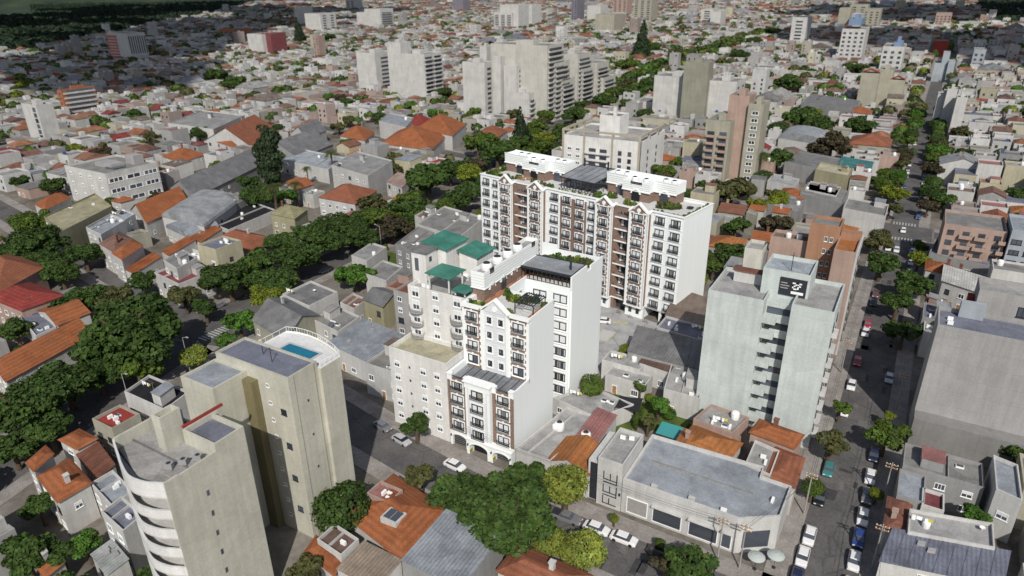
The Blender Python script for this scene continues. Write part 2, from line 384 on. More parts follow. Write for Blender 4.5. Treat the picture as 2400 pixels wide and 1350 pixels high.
struct('road_patch', pt, [make_simple('old_patch', (.135,.13,.125), .95, .25), make_simple('tar_patch', (.05,.05,.052), .7, .3)])
def on_street(x, y, r):
    for segs, w in ((ST_R, 8.8), (ST_F, 8.6), (ST_L, 12), (ST_G, 8)):
        hw = w/2 + 3.3 + r
        for s in segs:
            for (ax, ay), (bx, by) in zip(s, s[1:]):
                dx, dy = bx-ax, by-ay; L2 = dx*dx+dy*dy; t = max(0, min(1, ((x-ax)*dx+(y-ay)*dy)/L2))
                if (x-ax-t*dx)**2 + (y-ay-t*dy)**2 < hw*hw: return True
    return False

w_ = MB(); w_.add([(-1100,-400,.01),(-1100,545,.01),(-4300,3900,.01),(-9000,8800,.01),(-9000,-400,.01)], [(0,1,2,3,4)]); struct('woodland', w_, HILL)
# far woodland ridges that close the view in the upper corners
def ridge(name, pts, h, width):
    b = MB(); n = 60; m_ = 10; vs = []
    for i in range(n+1):
        t = i/n*(len(pts)-1); k = min(int(t), len(pts)-2); u = t-k
        cx = pts[k][0]*(1-u)+pts[k+1][0]*u; cy = pts[k][1]*(1-u)+pts[k+1][1]*u
        dx, dy = pts[k+1][0]-pts[k][0], pts[k+1][1]-pts[k][1]; L = math.hypot(dx, dy); nx, ny = -dy/L, dx/L
        env = math.sin(math.pi*min(1, max(0, i/n)))**.5
        for j in range(m_+1):
            s = j/m_*2-1; z = h*env*(math.cos(s*math.pi/2)**1.3)*(.75+.25*math.sin(i*.7)+.12*math.sin(i*1.9+j)) - 1.5
            vs.append((cx+nx*s*width, cy+ny*s*width, z))
    fs = [(i*(m_+1)+j, i*(m_+1)+j+1, (i+1)*(m_+1)+j+1, (i+1)*(m_+1)+j) for i in range(n) for j in range(m_)]
    b.add(vs, fs); return struct(name, b, HILL)
ridge('hills', [(-6500, 1000), (-4600, 2600), (-3000, 4600), (-2200, 6500)], 190, 900)
ridge('hills', [(-300, 4200), (900, 3300), (1800, 2400)], 110, 600)

# ------------------------------------------------------------------ houses
HOUSE_GROUP = 'low houses of the city blocks'
def unit(v): L = math.hypot(*v); return (v[0]/L, v[1]/L), L
WALLCOLS = ['W','W','W','C','G2','LG','P','W2','Y3']; FLATCOLS = ['GR','GR2','G2','LG','BG','BG2','GR2','G','BR3','RD','LG']; TILECOLS = ['T','T2','T','O','RED2','RUST']
def house(near, ex, w, ey, d, h, style, wc, rc, label, rich=1, seed=0, name='house', group=HOUSE_GROUP, cat='house'):
    """near = street-side right corner on the ground; ex points left along the front, ey back along the side"""
    rnd = random.Random(seed)
    M = lambda x, y, z: (-x*ex[0]+y*ey[0], -x*ex[1]+y*ey[1], z)
    sk = (math.atan2(-ex[1], -ex[0]), math.atan2(ey[1], ey[0])-math.pi/2)
    root = thing(name, label, cat, (near[0], near[1], 0), 0, group)
    W = lambda: MB(M)
    par = .55 if style == 'flat' else 0
    wb = W(); t = .22
    if style == 'flat':
        wb.box(-w, 0, 0, t, 0, h+par); wb.box(-w, 0, d-t, d, 0, h+par); wb.box(-w, -w+t, t, d-t, 0, h+par); wb.box(-t, 0, t, d-t, 0, h+par)
        part(root, 'wall', wb, PL, wc)
        rb = W(); rb.box(-w+t, -t, t, d-t, h-.3, h-.02); part(root, 'roof', rb, RF, rc)
    else:
        wb.box(-w, 0, 0, d, 0, h-.01)
        e = .35; r_h = min(w, d)*.22
        rb = W()
        if style == 'gx':       # ridge along x
            for x in (-w, 0): wb.add([(x,0,h),(x,d,h),(x,d/2,h+r_h)], [(0,1,2)])
            k = r_h/(d/2)*e
            for y0, y1 in ((-e, d/2), (d+e, d/2)):
                rb.add([(-w-e,y0,h-k+.05),(e,y0,h-k+.05),(e,y1,h+r_h+.05),(-w-e,y1,h+r_h+.05),(-w-e,y0,h-k+.17),(e,y0,h-k+.17),(e,y1,h+r_h+.17),(-w-e,y1,h+r_h+.17)], [(4,5,6,7),(0,1,5,4),(1,2,6,5),(3,0,4,7)])
        elif style == 'gy':
            for y in (0, d): wb.add([(-w,y,h),(0,y,h),(-w/2,y,h+r_h)], [(0,1,2)])
            k = r_h/(w/2)*e
            for x0, x1 in ((e, -w/2), (-w-e, -w/2)):
                rb.add([(x0,-e,h-k+.05),(x0,d+e,h-k+.05),(x1,d+e,h+r_h+.05),(x1,-e,h+r_h+.05),(x0,-e,h-k+.17),(x0,d+e,h-k+.17),(x1,d+e,h+r_h+.17),(x1,-e,h+r_h+.17)], [(4,5,6,7),(0,1,5,4),(3,0,4,7),(1,2,6,5)])
        elif style == 'hip':
            q = min(w, d)/2*.95; a = max(w/2-q, .2) if w > d else .2; c = max(d/2-q, .2) if d >= w else .2
            A = [(-w-e,-e,h),(e,-e,h),(e,d+e,h),(-w-e,d+e,h)]
            Rr = [(-w/2-a,d/2-c,h+r_h),(-w/2+a,d/2-c,h+r_h),(-w/2+a,d/2+c,h+r_h),(-w/2-a,d/2+c,h+r_h)]
            rb.add(A+Rr, [(0,1,5,4),(1,2,6,5),(2,3,7,6),(3,0,4,7),(4,5,6,7),(3,2,1,0)])
            for i in range(4):      # ridge caps standing proud
                p, qq = A[i], Rr[i]; rb.box(0,0,0,0,0,0) if False else None
        elif style == 'shed':
            s_ = .06*d; rb.add([(-w-.15,-.15,h),(.15,-.15,h),(.15,d+.15,h+s_),(-w-.15,d+.15,h+s_),(-w-.15,-.15,h+.12),(.15,-.15,h+.12),(.15,d+.15,h+s_+.12),(-w-.15,d+.15,h+s_+.12)], [(4,5,6,7),(0,1,5,4),(1,2,6,5),(3,0,4,7),(2,3,7,6)])
            wb.add([(0,0,h),(0,d,h),(0,d,h+s_)], [(0,1,2)]); wb.add([(-w,0,h),(-w,d,h),(-w,d,h+s_)], [(0,1,2)]); wb.quad((-w,d,h),(0,d,h),(0,d,h+s_),(-w,d,h+s_))
            if rich:                # standing seams
                n = max(3, int(w/1.6))
                for i in range(1, n):
                    x = -w*i/n; rb.add([(x-.04,-.15,h+.125),(x+.04,-.15,h+.125),(x+.04,d+.15,h+s_+.125),(x-.04,d+.15,h+s_+.125),(x-.04,-.15,h+.19),(x+.04,-.15,h+.19),(x+.04,d+.15,h+s_+.19),(x-.04,d+.15,h+s_+.19)], [(4,5,6,7),(0,1,5,4),(1,2,6,5),(3,0,4,7)])
        elif style == 'barrel':
            n = 12; vs = []
            for i in range(n+1):
                a = math.pi*i/n; x = -w/2+math.cos(a)*w/2*1.03; z = h+math.sin(a)*w*.16
                vs += [(x,-.1,z),(x,d+.1,z)]
            rb.add(vs, [(2*i,2*i+1,2*i+3,2*i+2) for i in range(n)]); rb.add([vs[2*i] for i in range(n+1)], [tuple(range(n+1))]); rb.add([vs[2*i+1] for i in range(n+1)], [tuple(range(n+1))])
        part(root, 'wall', wb, PL, wc)
        tl = rc in ('T','T2','O','RED2','RUST','BR2','Y2') and style in ('gx','gy','hip')
        part(root, 'roof', rb, TILE if tl else MET, rc)
    # fittings
    def P(x, y, z): return M(x, y, z)
    fl = max(1, int(h/2.9))
    if rich:
        nwin = max(1, min(5, int(w/3.1)))
        for k in range(fl):
            for i in range(nwin):
                if rnd.random() < .2: continue
                x = -w*(i+.5)/nwin; z = 1.5+2.9*k
                if k == 0 and i == nwin//2: put(root, DOOR, 'door', *P(x, -.012, 0), 'f', 1.1, 2.1, skew=sk)
                else: put(root, WIN[rnd.randrange(4)], 'window', *P(x, -.012, z), 'f', rnd.uniform(1.1, 1.7), rnd.uniform(1.1, 1.5), skew=sk)
        if rnd.random() < .5:
            for k in range(fl):
                for i in range(max(1, int(d/5))):
                    if rnd.random() < .45: put(root, WIN[rnd.randrange(4)], 'window', *P(.012, d*(i+.5)/max(1, int(d/5)), 1.6+2.9*k), 'r', 1.2, 1.2, skew=sk)
    if style == 'flat':
        zt = h
        if rnd.random() < .55 and w > 5: o = link('water_tank', TANK, root, P(-rnd.uniform(1, w-1), rnd.uniform(d*.4, d-1), zt-.02), 0, None); o.scale = (rnd.uniform(.8, 1.2),)*3
        if rnd.random() < .5 and w > 6 and d > 6:
            a, b_ = rnd.uniform(2.2, 3.6), rnd.uniform(2.2, 4); x = -rnd.uniform(.5, w-a-.5); y = d-b_-rnd.uniform(.3, max(.4, d*.4)); hh = rnd.uniform(1.8, 2.6)
            hb = W(); hb.box(x-a, x, y, y+b_, h-.02, h+hh); part(root, 'roof_room', hb, PL, wc)
            rb = W(); rb.box(x-a-.15, x+.15, y-.15, y+b_+.15, h+hh+.002, h+hh+.16); part(root, 'roof_slab', rb, RF, rnd.choice(FLATCOLS))
        if rich and rnd.random() < .6:
            for _ in range(rnd.randrange(1, 4)): link('air_conditioner', AC, root, P(-rnd.uniform(.8, w-.8), rnd.uniform(.8, d-.8), zt-.02), rnd.choice((0, 1.57)))
        if rich:
            for nm, me, pr in (('satellite_dish', DISH, .4), ('clothes_line', CLINE, .3), ('solar_heater', HEATER, .25), ('skylight', SKYL, .5), ('skylight', SKYL, .3)):
                if rnd.random() < pr and w > 4.5 and d > 4.5: link(nm, me, root, P(-rnd.uniform(1.2, w-1.2), rnd.uniform(1.2, d-1.2), zt-.02), rnd.uniform(0, 6.28) if nm == 'satellite_dish' else 0)
        if rich and rnd.random() < .5 and w > 5:      # partition wall across the deck
            x = -rnd.uniform(.3, .7)*w; hb = W(); hb.box(x-.08, x+.08, t+.003, d-t-.003, h-.02, h+par*.8); part(root, 'parapet', hb, PL, wc)
    elif style in ('hip', 'gx', 'gy') and rnd.random() < .5:
        hb = W(); x, y = -w*rnd.uniform(.2, .8), d*rnd.uniform(.3, .75); hb.box(x-.35, x+.35, y-.35, y+.35, h, h+r_h+1.1); hb.box(x-.45, x+.45, y-.45, y+.45, h+r_h+1.1, h+r_h+1.3); part(root, 'chimney', hb, PL, rnd.choice(['W','P','RUST']))
    elif style == 'shed' and rich and rnd.random() < .5:
        hb = W()
        for _ in range(rnd.randrange(1, 4)):
            x, y = -w*rnd.uniform(.15, .85), d*rnd.uniform(.2, .8); hb.box(x-.5, x+.5, y-.4, y+.4, h+.06*y, h+.06*y+.45)
        part(root, 'roof_vent', hb, PL, 'LG')
    xs = [near[0], near[0]+ex[0]*w, near[0]+ey[0]*d, near[0]+ex[0]*w+ey[0]*d]; ys = [near[1], near[1]+ex[1]*w, near[1]+ey[1]*d, near[1]+ex[1]*w+ey[1]*d]
    claim(min(xs), max(xs), min(ys), max(ys))
    return root
# street side corner, left vector, back vector, eaves height, style, wall and roof colour, label
HAND = [
    ('hip', 'W', 'T', -51.3, 54.9, -13.0, 2.6, -0.0, 11.2, 5, 'long orange tiled house with glazed light well, beside the blue-grey metal roof'),
    ('shed', 'G', 'BG', -40.6, 54.1, -10.0, 0.0, -0.0, 10.7, 6, 'low building under a wide blue-grey metal roof, at the foot of the big green tree'),
    ('flat', 'P', 'RD', -58.9, 61.3, -4.5, 0.0, -0.0, 3.4, 6.6, 'flat white and red painted roof next to the tall cream pool tower'),
    ('flat', 'W', 'BR', -58.7, 50.4, -5.3, 0.6, -0.0, 3.7, 5.5, 'small house with rusty brown flat roof and white parapet below the pool tower'),
    ('hip', 'W', 'T', -58.4, 48.4, -6.5, 1.0, -0.8, 2.9, 4.5, 'little orange tiled roof in front of the rusty brown flat roof'),
    ('shed', 'W', 'TAN', -51.2, 49.0, -7.0, 0.0, -0.0, 5.5, 5, 'tan striped corrugated metal roof at the bottom edge, below the orange tiled house'),
    ('hip', 'W', 'T2', -26.7, 60.0, -11.7, 0.0, -0.0, 5.6, 5, 'dark terracotta hip roofed house beside the yellow-green hedge trees'),
    ('hip', 'W', 'T', -104.0, 36.0, -9.2, 1.7, -0.0, 4.9, 7, 'square orange tiled roof house, nearest to the lower left street corner'),
    ('hip', 'W', 'T', -115.3, 38.1, -3.4, 0.5, -1.8, 3.9, 7, 'small orange roof annex on the street corner, beside the square orange roof'),
    ('hip', 'W', 'T', -116.4, 45.6, -5.6, 0.0, -0.0, 3.3, 6, 'orange roof house with a white chimney block behind the rusty patched roof'),
    ('shed', 'W', 'RUST', -106.3, 42.6, -10.1, 2.6, -1.1, 4.1, 5, 'rusty patched corrugated roof between the orange roofs and the wavy balcony tower'),
    ('flat', 'C', 'RED', -114.6, 51.1, -6.2, 0.0, -0.0, 5.4, 7, 'bright red flat roof behind the wavy balcony tower'),
    ('flat', 'W', 'BG', -96.7, 39.8, -8.0, 1.4, -0.0, 3.8, 6, 'grey-blue flat roofed house against the wavy balcony tower'),
    ('flat', 'W', 'BG2', -86.1, 35.9, -6.6, 0.8, -0.6, 3.5, 9, 'taller blue-grey roof deck beside the wavy white balconies'),
    ('shed', 'W', 'GLS', -84.3, 31.7, -5.6, 1.0, -0.0, 3.0, 6, 'white greenhouse-like glazed roof at the lower left, below the balcony tower'),
    ('hip', 'W', 'T', -93.9, 27.9, -3.3, 0.7, -0.6, 2.9, 4, 'orange tiled roof hidden in trees at the lower left edge'),
    ('flat', 'W', 'BK', -110.1, 58.8, -12.6, 0.0, -1.6, 6.3, 8, 'white walled house with black roof terrace behind the cream towers'),
    ('gy', 'W', 'T', -152.4, 51.1, -10.9, 1.7, -5.1, 20.6, 6, 'long orange tiled school wing along the tree-lined avenue'),
    ('gy', 'W', 'T', -169.4, 70.6, -12.6, 2.0, -0.0, 7.7, 6, 'orange tiled school hall between the red roof and the long wing'),
    ('hip', 'P', 'RED2', -183.4, 69.6, -17.2, 0.0, -0.0, 10.4, 7, 'broad red roofed school block at the left edge'),
    ('hip', 'P', 'T2', -200.0, 71.5, -21.8, 3.6, -8.3, 16.3, 7, 'orange-red roofed school block furthest back at the left edge'),
    ('flat', 'W', 'BG2', -169.3, 65.4, -15.1, 3.7, -0.6, 5.0, 5, 'grey flat roof in the school yard beside the orange hall'),
    ('flat', 'Y', 'Y', -228.3, 103.6, -21.8, 6.7, -13.0, 25.1, 9, 'blank olive-yellow rendered building among trees'),
    ('hip', 'W', 'T', -232.6, 107.6, -8.9, 2.3, -5.4, 9.8, 5, 'small orange roof in front of the olive-yellow building'),
    ('hip', 'W', 'T', -274.1, 121.8, -11.1, 2.1, -7.5, 13.7, 5, 'orange roofed house left of the olive-yellow building'),
    ('flat', 'W', 'BG', -214.6, 108.9, -11.4, 1.8, -6.8, 12.4, 9, 'two-storey house with blue-grey roof and two white framed windows'),
    ('flat', 'W', 'LB', -221.7, 120.8, -9.6, 1.4, -3.4, 6.3, 9, 'pale blue-white roof hut behind the two-storey house'),
    ('hip', 'W', 'BR2', -199.4, 103.7, -11.6, 2.3, -5.2, 9.6, 8, 'brown tiled roof stepping down from the blue-grey house'),
    ('hip', 'W', 'T', -192.1, 101.4, -7.6, 1.7, -5.6, 10.3, 8, 'bright orange roof end of the stepped row of houses'),
    ('shed', 'W', 'T', -187.1, 101.2, -5.7, 0.7, -3.8, 11.5, 4.5, 'narrow orange lean-to roof along the avenue'),
    ('shed', 'W', 'T', -190.0, 114.5, -5.7, 1.4, -3.5, 12.1, 5, 'slim orange roof with white edge behind the red roofed corner house'),
    ('gy', 'W', 'T', -223.2, 129.2, -18.9, 6.4, -7.1, 22.1, 6, 'long orange gabled hall with white end wall'),
    ('barrel', 'W', 'S', -198.9, 134.1, -22.3, 0.0, -12.7, 23.2, 7, 'silver arched metal roof beside the black netted yard'),
    ('flat', 'W', 'BK', -195.6, 140.7, -16.3, 3.0, -3.6, 24.0, 4, 'black netted yard roof between the silver arch and the chapel-like white house'),
    ('flat', 'G', 'GR', -211.0, 154.3, -22.4, 0.0, -4.8, 12.8, 6, 'grey flat roof with rust red patches by the palm garden'),
    ('barrel', 'W', 'BG', -200.3, 128.2, -15.0, 2.9, -0.0, 12.3, 5, 'low curved grey metal roof with orange strip in front'),
    ('shed', 'W', 'T', -191.6, 126.9, -7.5, 1.1, -3.6, 11.2, 5, 'orange strip roof in front of the low curved grey roof'),
    ('hip', 'W', 'T2', -168.2, 126.8, -19.8, 0.0, -1.9, 12.8, 6, 'large terracotta hip roofed house beside the dense tree row'),
    ('flat', 'W', 'RD2', -163.5, 99.4, -13.6, 1.9, -0.0, 11.0, 6.5, 'white corner house with maroon terrace roof near the street crossing'),
    ('flat', 'W', 'GR', -166.7, 101.8, -9.3, 2.3, -2.3, 8.0, 9.5, 'white roof room with grey lid above the maroon terrace'),
    ('gy', 'G', 'GR', -232.3, 155.0, -21.2, 4.6, -19.7, 50.4, 7, 'long grey industrial shed with dark clerestory'),
    ('hip', 'Y', 'Y2', -176.6, 153.1, -11.5, 0.0, -4.1, 9.8, 8, 'white gabled chapel-like house with olive roof'),
    ('hip', 'W', 'T2', -172.3, 178.2, -18.1, 0.0, -4.9, 17.7, 7, 'terracotta roofs stepped beside the white frame-front building'),
    ('flat', 'W', 'G', -186.0, 201.2, -25.8, 6.4, -8.5, 25.4, 10, 'white building with tall framed windows and pale grey roof'),
    ('shed', 'W', 'P', -173.3, 206.5, -11.3, 4.1, -6.0, 17.7, 6, 'beige lean-to roof right of the white frame-front building'),
    ('flat', 'W', 'GR', -121.5, 105.9, -11.5, 1.9, -0.0, 10.0, 7, 'grey flat roofed house with skylights beside the yellow-green street tree'),
    ('gx', 'C', 'GR', -114.0, 91.4, -14.4, 3.0, -2.5, 12.7, 7, 'grey ridged metal roof behind the rooftop pool'),
    ('gx', 'Y', 'GR', -106.1, 115.6, -7.2, 1.0, -0.0, 7.8, 7, 'pale yellow two-storey house with grey ridged roof'),
    ('shed', 'W', 'BG', -92.8, 94.7, -13.8, 2.0, -0.0, 12.4, 5.5, 'wide grey-lilac metal roof between pool tower and white apartments'),
    ('flat', 'W', 'GR2', -107.0, 100.6, -9.7, 1.8, -1.0, 8.7, 6, 'grey roof deck with white parapets behind the pool'),
    ('flat', 'W', 'BR2', -113.7, 113.3, -5.8, 1.1, -1.1, 6.1, 5, 'low brown roof between the grey decks and the pale yellow house'),
    ('flat', 'W', 'GR2', -116.7, 129.4, -8.3, 1.0, -2.5, 10.4, 6, 'flat concrete roofs left of the green-roofed apartments'),
    ('flat', 'W', 'G', -133.1, 140.0, -7.0, 1.0, -2.4, 11.9, 5, 'pale grey flat roof beside the avenue hedge'),
    ('flat', 'W', 'GR2', -114.3, 161.0, -19.2, 3.9, -3.6, 20.4, 9, 'white walled two-storey block with grey roofs behind the green-roofed apartments'),
    ('flat', 'W', 'BR2', -134.8, 171.9, -6.7, 2.1, -1.3, 10.7, 8, 'white walls around a small brown roof terrace near the avenue'),
    ('flat', 'G', 'GR2', -119.7, 144.7, -7.9, 2.2, -3.9, 16.3, 9, 'bare concrete block on the left of the green roofs'),
    ('flat', 'W', 'LG', -42.9, 84.5, -6.9, 0.0, 2.2, 16.1, 5, 'low white flat roofed house against the blank wall of the brick-trimmed tower'),
    ('gy', 'W', 'O', -36.1, 85.0, -7.5, 0.0, -0.0, 7.4, 5, 'orange tiled roof between the low white house and the white sign tower'),
    ('shed', 'W', 'RD', -38.0, 92.7, -4.1, 0.5, -0.0, 9.1, 5.5, 'pink corrugated lean-to roof behind the orange tiled roof'),
    ('flat', 'W', 'LG', -42.0, 102.4, -10.7, 2.0, 4.3, 7.9, 3.2, 'white terrace roof with glazed strips beside the shade sail garden'),
    ('hip', 'W', 'O', -17.2, 97.3, -8.8, 1.4, 1.2, 8.9, 5, 'orange tiled roof behind the showroom'),
    ('hip', 'W', 'O', -22.1, 97.8, -3.8, 0.5, -0.0, 6.8, 5.2, 'orange roof beside the turquoise awning'),
    ('flat', 'W', 'G2', -9.5, 97.8, -4.3, 1.0, -0.0, 7.4, 6, 'pale flat roof with vents between the orange roofs and the red roof'),
    ('hip', 'W', 'T2', -5.7, 97.4, -4.4, 0.8, -0.0, 8.4, 6, 'brick red roof house on the side street behind the showroom'),
    ('hip', 'P', 'T', -7.5, 106.4, -7.4, 1.0, 0.7, 4.7, 7, 'salmon orange hip roof at the foot of the mint tower'),
    ('flat', 'P', 'G2', -17.8, 106.3, -7.3, 0.9, 1.5, 6.4, 6, 'grey roof terraces with red railing at the foot of the mint tower'),
    ('shed', 'G', 'BR3', -32.3, 143.6, -11.6, 3.1, -1.9, 15.3, 6, 'brown fibre-cement roof next to the car park'),
    ('flat', 'W', 'BG2', -31.6, 137.6, -11.8, 1.4, -0.0, 6.9, 6, 'lilac-grey roof in front of the brown fibre-cement roof'),
    ('shed', 'G', 'GR', -28.9, 125.8, -16.4, 0.0, -2.1, 11.3, 6, 'wide grey warehouse roof beside the car park'),
    ('shed', 'W', 'BR', -34.9, 123.5, -7.0, 0.8, -0.0, 6.6, 5, 'brown and rust striped roof in front of the grey warehouse'),
    ('flat', 'W', 'LG', -26.3, 115.8, -7.3, 0.0, -2.1, 11.6, 5, 'pale grey flat roof beneath the mint tower'),
    ('flat', 'W', 'LG', -40.8, 121.7, -8.8, 0.0, -0.0, 5.0, 4.2, 'white roof with pink corner next to the car park'),
    ('flat', 'W', 'LG', -38.0, 117.4, -8.9, 0.0, -0.0, 4.7, 3.6, 'white house with arched garden window and lilac skylight'),
    ('flat', 'C', 'G2', -41.7, 232.5, -3.5, 1.9, -0.0, 22.3, 7, 'greenish white flat roofed house behind the salmon building'),
    ('flat', 'W', 'GR2', -3.5, 248.8, -13.2, 2.9, -0.0, 22.5, 8, 'white two-storey corner building with grey terrace by the crossing'),
    ('flat', 'G', 'GR2', -18.0, 264.7, -15.6, 6.0, -0.0, 26.1, 6, 'weathered grey roofs behind the salmon building'),
    ('flat', 'G', 'G', -30.2, 246.6, -12.0, 5.2, -0.0, 27.4, 6, 'pale grey workshop roofs behind the white walled yard'),
    ('flat', 'W', 'RED', -21.3, 274.0, -11.7, 4.0, -0.0, 15.7, 6, 'house with red painted roof terrace'),
    ('hip', 'W', 'T', -32.2, 268.1, -8.9, 3.0, -0.0, 19.6, 5, 'small orange roof beside the lime green round tree'),
    ('flat', 'W', 'S', -37.4, 279.9, -10.8, 4.1, -0.0, 22.0, 6, 'silver roof shed beside the lime green round tree'),
    ('flat', 'G', 'GR', -25.6, 308.0, -22.0, 7.9, -0.0, 27.7, 7, 'long grey workshop roof behind the palm'),
    ('flat', 'Y', 'Y3', -20.1, 301.1, -13.5, 5.2, -0.0, 14.3, 7.5, 'pale yellow flat roof on the grey workshops'),
    ('shed', 'W', 'TQ', -13.7, 318.4, -13.1, 4.8, -0.0, 13.5, 7, 'turquoise metal roof near the side street'),
    ('hip', 'W', 'BR3', -42.7, 332.0, -11.2, 6.1, -0.0, 21.5, 6, 'brown striped roof with cream edge'),
    ('hip', 'C', 'T2', -9.9, 371.3, -18.0, 0.0, -0.0, 35.1, 7, 'gabled cream house with brown-orange roof'),
    ('barrel', 'W', 'S', -38.0, 361.9, -22.3, 7.4, -0.0, 23.3, 7, 'silver vaulted roof beside the dark trees'),
    ('hip', 'W', 'T', -26.1, 463.9, -12.7, 2.9, -0.0, 34.0, 7, 'orange roof near the cream twin towers'),
    ('flat', 'G', 'GR', -35.7, 465.7, -32.6, 17.8, -0.0, 60.0, 8, 'large grey hall roof in front of the cream twin towers'),
    ('flat', 'G', 'BG2', 29.6, 215.5, -19.6, 5.7, 1.9, 16.0, 7, 'long lilac-grey roof east of the street'),
    ('hip', 'W', 'T', 16.9, 207.8, -7.2, 2.4, -0.0, 14.1, 6, 'orange roofed white villa east of the street trees'),
    ('gx', 'W', 'W2', 23.1, 195.9, -9.5, 4.9, -0.0, 12.8, 7, 'white house with sloping white gable and one dark window'),
    ('flat', 'P', 'RUST', 16.1, 183.3, -5.7, 2.7, -0.0, 14.3, 5, 'red tiled courtyard house in the shade of street trees'),
    ('flat', 'G', 'BG2', 16.9, 171.0, -7.2, 1.8, -0.0, 9.2, 7, 'grey roofed house next to the street tree row'),
    ('flat', 'W', 'G2', 16.3, 165.7, -6.0, 1.1, -0.0, 6.5, 6, 'white terrace house with brick red edge'),
    ('flat', 'G', 'GR2', 20.3, 111.3, -11.4, 0.0, -0.0, 6.9, 6, 'long grey concrete roof along the side street'),
    ('flat', 'G', 'BG', 12.3, 102.8, -3.8, 0.0, -0.0, 7.2, 6, 'blue-grey roof square on the side street'),
    ('hip', 'W', 'RUST', 10.6, 95.8, -3.0, -0.4, -0.0, 7.5, 5.5, 'rust red tiled roof with white edge on the side street'),
    ('flat', 'W', 'RD2', 14.9, 102.2, -3.0, 0.0, -0.0, 4.4, 6, 'dark maroon painted terrace'),
    ('flat', 'W', 'LG', 21.0, 96.7, -10.7, -2.6, -0.0, 5.5, 6.5, 'pale flat roof with satellite dishes and long shadow'),
    ('shed', 'W', 'BG2', 21.8, 90.4, -14.4, -3.2, 1.1, 7.2, 6, 'wide lilac-blue metal roof at the lower right'),
    ('flat', 'W', 'BG', 24.6, 107.8, -3.3, 1.1, -0.0, 9.6, 8, 'blue-white walled house at the right edge'),
    ('flat', 'W', 'G', -335.2, 243.5, -40.1, 0.0, -28.8, 52.7, 8, 'white and grey flat roofed school in the middle distance'),
    ('hip', 'W', 'T', -292.7, 191.5, -18.5, 4.0, -2.4, 16.2, 6, 'orange roof house beside the tented awning'),
    ('gy', 'W', 'T2', -288.4, 229.7, -36.1, 0.0, -24.9, 45.6, 6, 'long row of brown-orange roofs in the middle distance'),
    ('hip', 'W', 'T', -297.2, 225.1, -23.5, 6.2, -19.3, 35.3, 6, 'orange roof in front of the long brown-orange row'),
    ('gy', 'W', 'GR', -275.1, 254.7, -19.8, 7.4, -16.8, 45.6, 7, 'white house with stepped tower and grey sloping roof'),
    ('hip', 'W', 'T', -244.4, 264.8, -20.2, 3.3, -19.6, 35.9, 7, 'orange hip roof with white dormer'),
    ('hip', 'W', 'T', -208.9, 292.4, -29.2, 6.8, -22.0, 55.8, 8, 'broad orange villa roof with cream dormer window'),
    ('hip', 'W', 'RED2', -238.2, 309.3, -18.8, 3.9, -11.4, 24.1, 7, 'bright red roof left of the orange villa'),
    ('hip', 'W', 'T2', -191.1, 310.3, -15.2, 1.9, -6.4, 22.8, 6, 'terracotta hip roof in front of the stepped white towers'),
    ('hip', 'W', 'T', -202.4, 265.0, -32.0, 0.0, -13.7, 31.9, 6.5, 'row of orange gables above the dark round tree'),
    ('flat', 'W', 'BG', -240.6, 293.5, -24.7, 7.1, -26.5, 48.5, 9, 'grey-blue cubic house in the middle distance'),
    ('gy', 'G', 'GR', -252.9, 227.2, -28.6, 0.0, -9.2, 38.5, 5, 'grey ramp-like roof with row of vents'),
    ('flat', 'W', 'LB', -219.3, 212.8, -33.3, 3.9, -8.9, 20.6, 6, 'pale blue flat roofs behind the palm')]
for i, (st, wc, rc, nx, ny, lx, ly, bx, by, h, lab) in enumerate(HAND):
    ex, w = unit((lx, ly)); ey, d = unit((bx, by))
    if ny > 180: d = min(d, w*1.1)
    house((nx, ny), ex, w, ey, d, h, st, wc, rc, lab, 1 if ny < 240 else 0, i*13+5)
# ------------------------------------------------------------------ generic apartment towers
TGROUP = 'apartment towers over the low city'
def win_grid(root, face, a0, a1, z0, z1, fixed, cols, fh=2.9, sx=1.3, sz=1.2, me=None, jitter=0, skip=None):
    n = max(1, int((z1-z0)/fh)); off = (z1-z0-n*fh)/2
    for k in range(n):
        for i in range(cols):
            if skip and skip(i, k): continue
            a = a0+(a1-a0)*(i+.5)/cols; z = z0+off+fh*(k+.5)
            mm = me or WIN[(i*7+k*3) % 3]
            if face == 'f': put(root, mm, 'window', a, fixed, z, 'f', sx, sz)
            else: put(root, mm, 'window', fixed, a, z, face, sx, sz)
def tbox(root, x0, x1, y0, y1, z1, col, z0=0, cap=True, roof='GR2', name='wall', mt=None):
    b = MB(); b.box(x0, x1, y0, y1, z0, z1); part(root, name, b, mt or PL, col)
    if cap:
        t = .25; b = MB(); b.box(x0, x1, y0, y0+t, z1, z1+.8); b.box(x0, x1, y1-t, y1, z1, z1+.8); b.box(x0, x0+t, y0+t, y1-t, z1, z1+.8); b.box(x1-t, x1, y0+t, y1-t, z1, z1+.8); part(root, 'parapet', b, mt or PL, col)
        b = MB(); b.box(x0+t, x1-t, y0+t, y1-t, z1, z1+.03); part(root, 'roof', b, RF, roof)
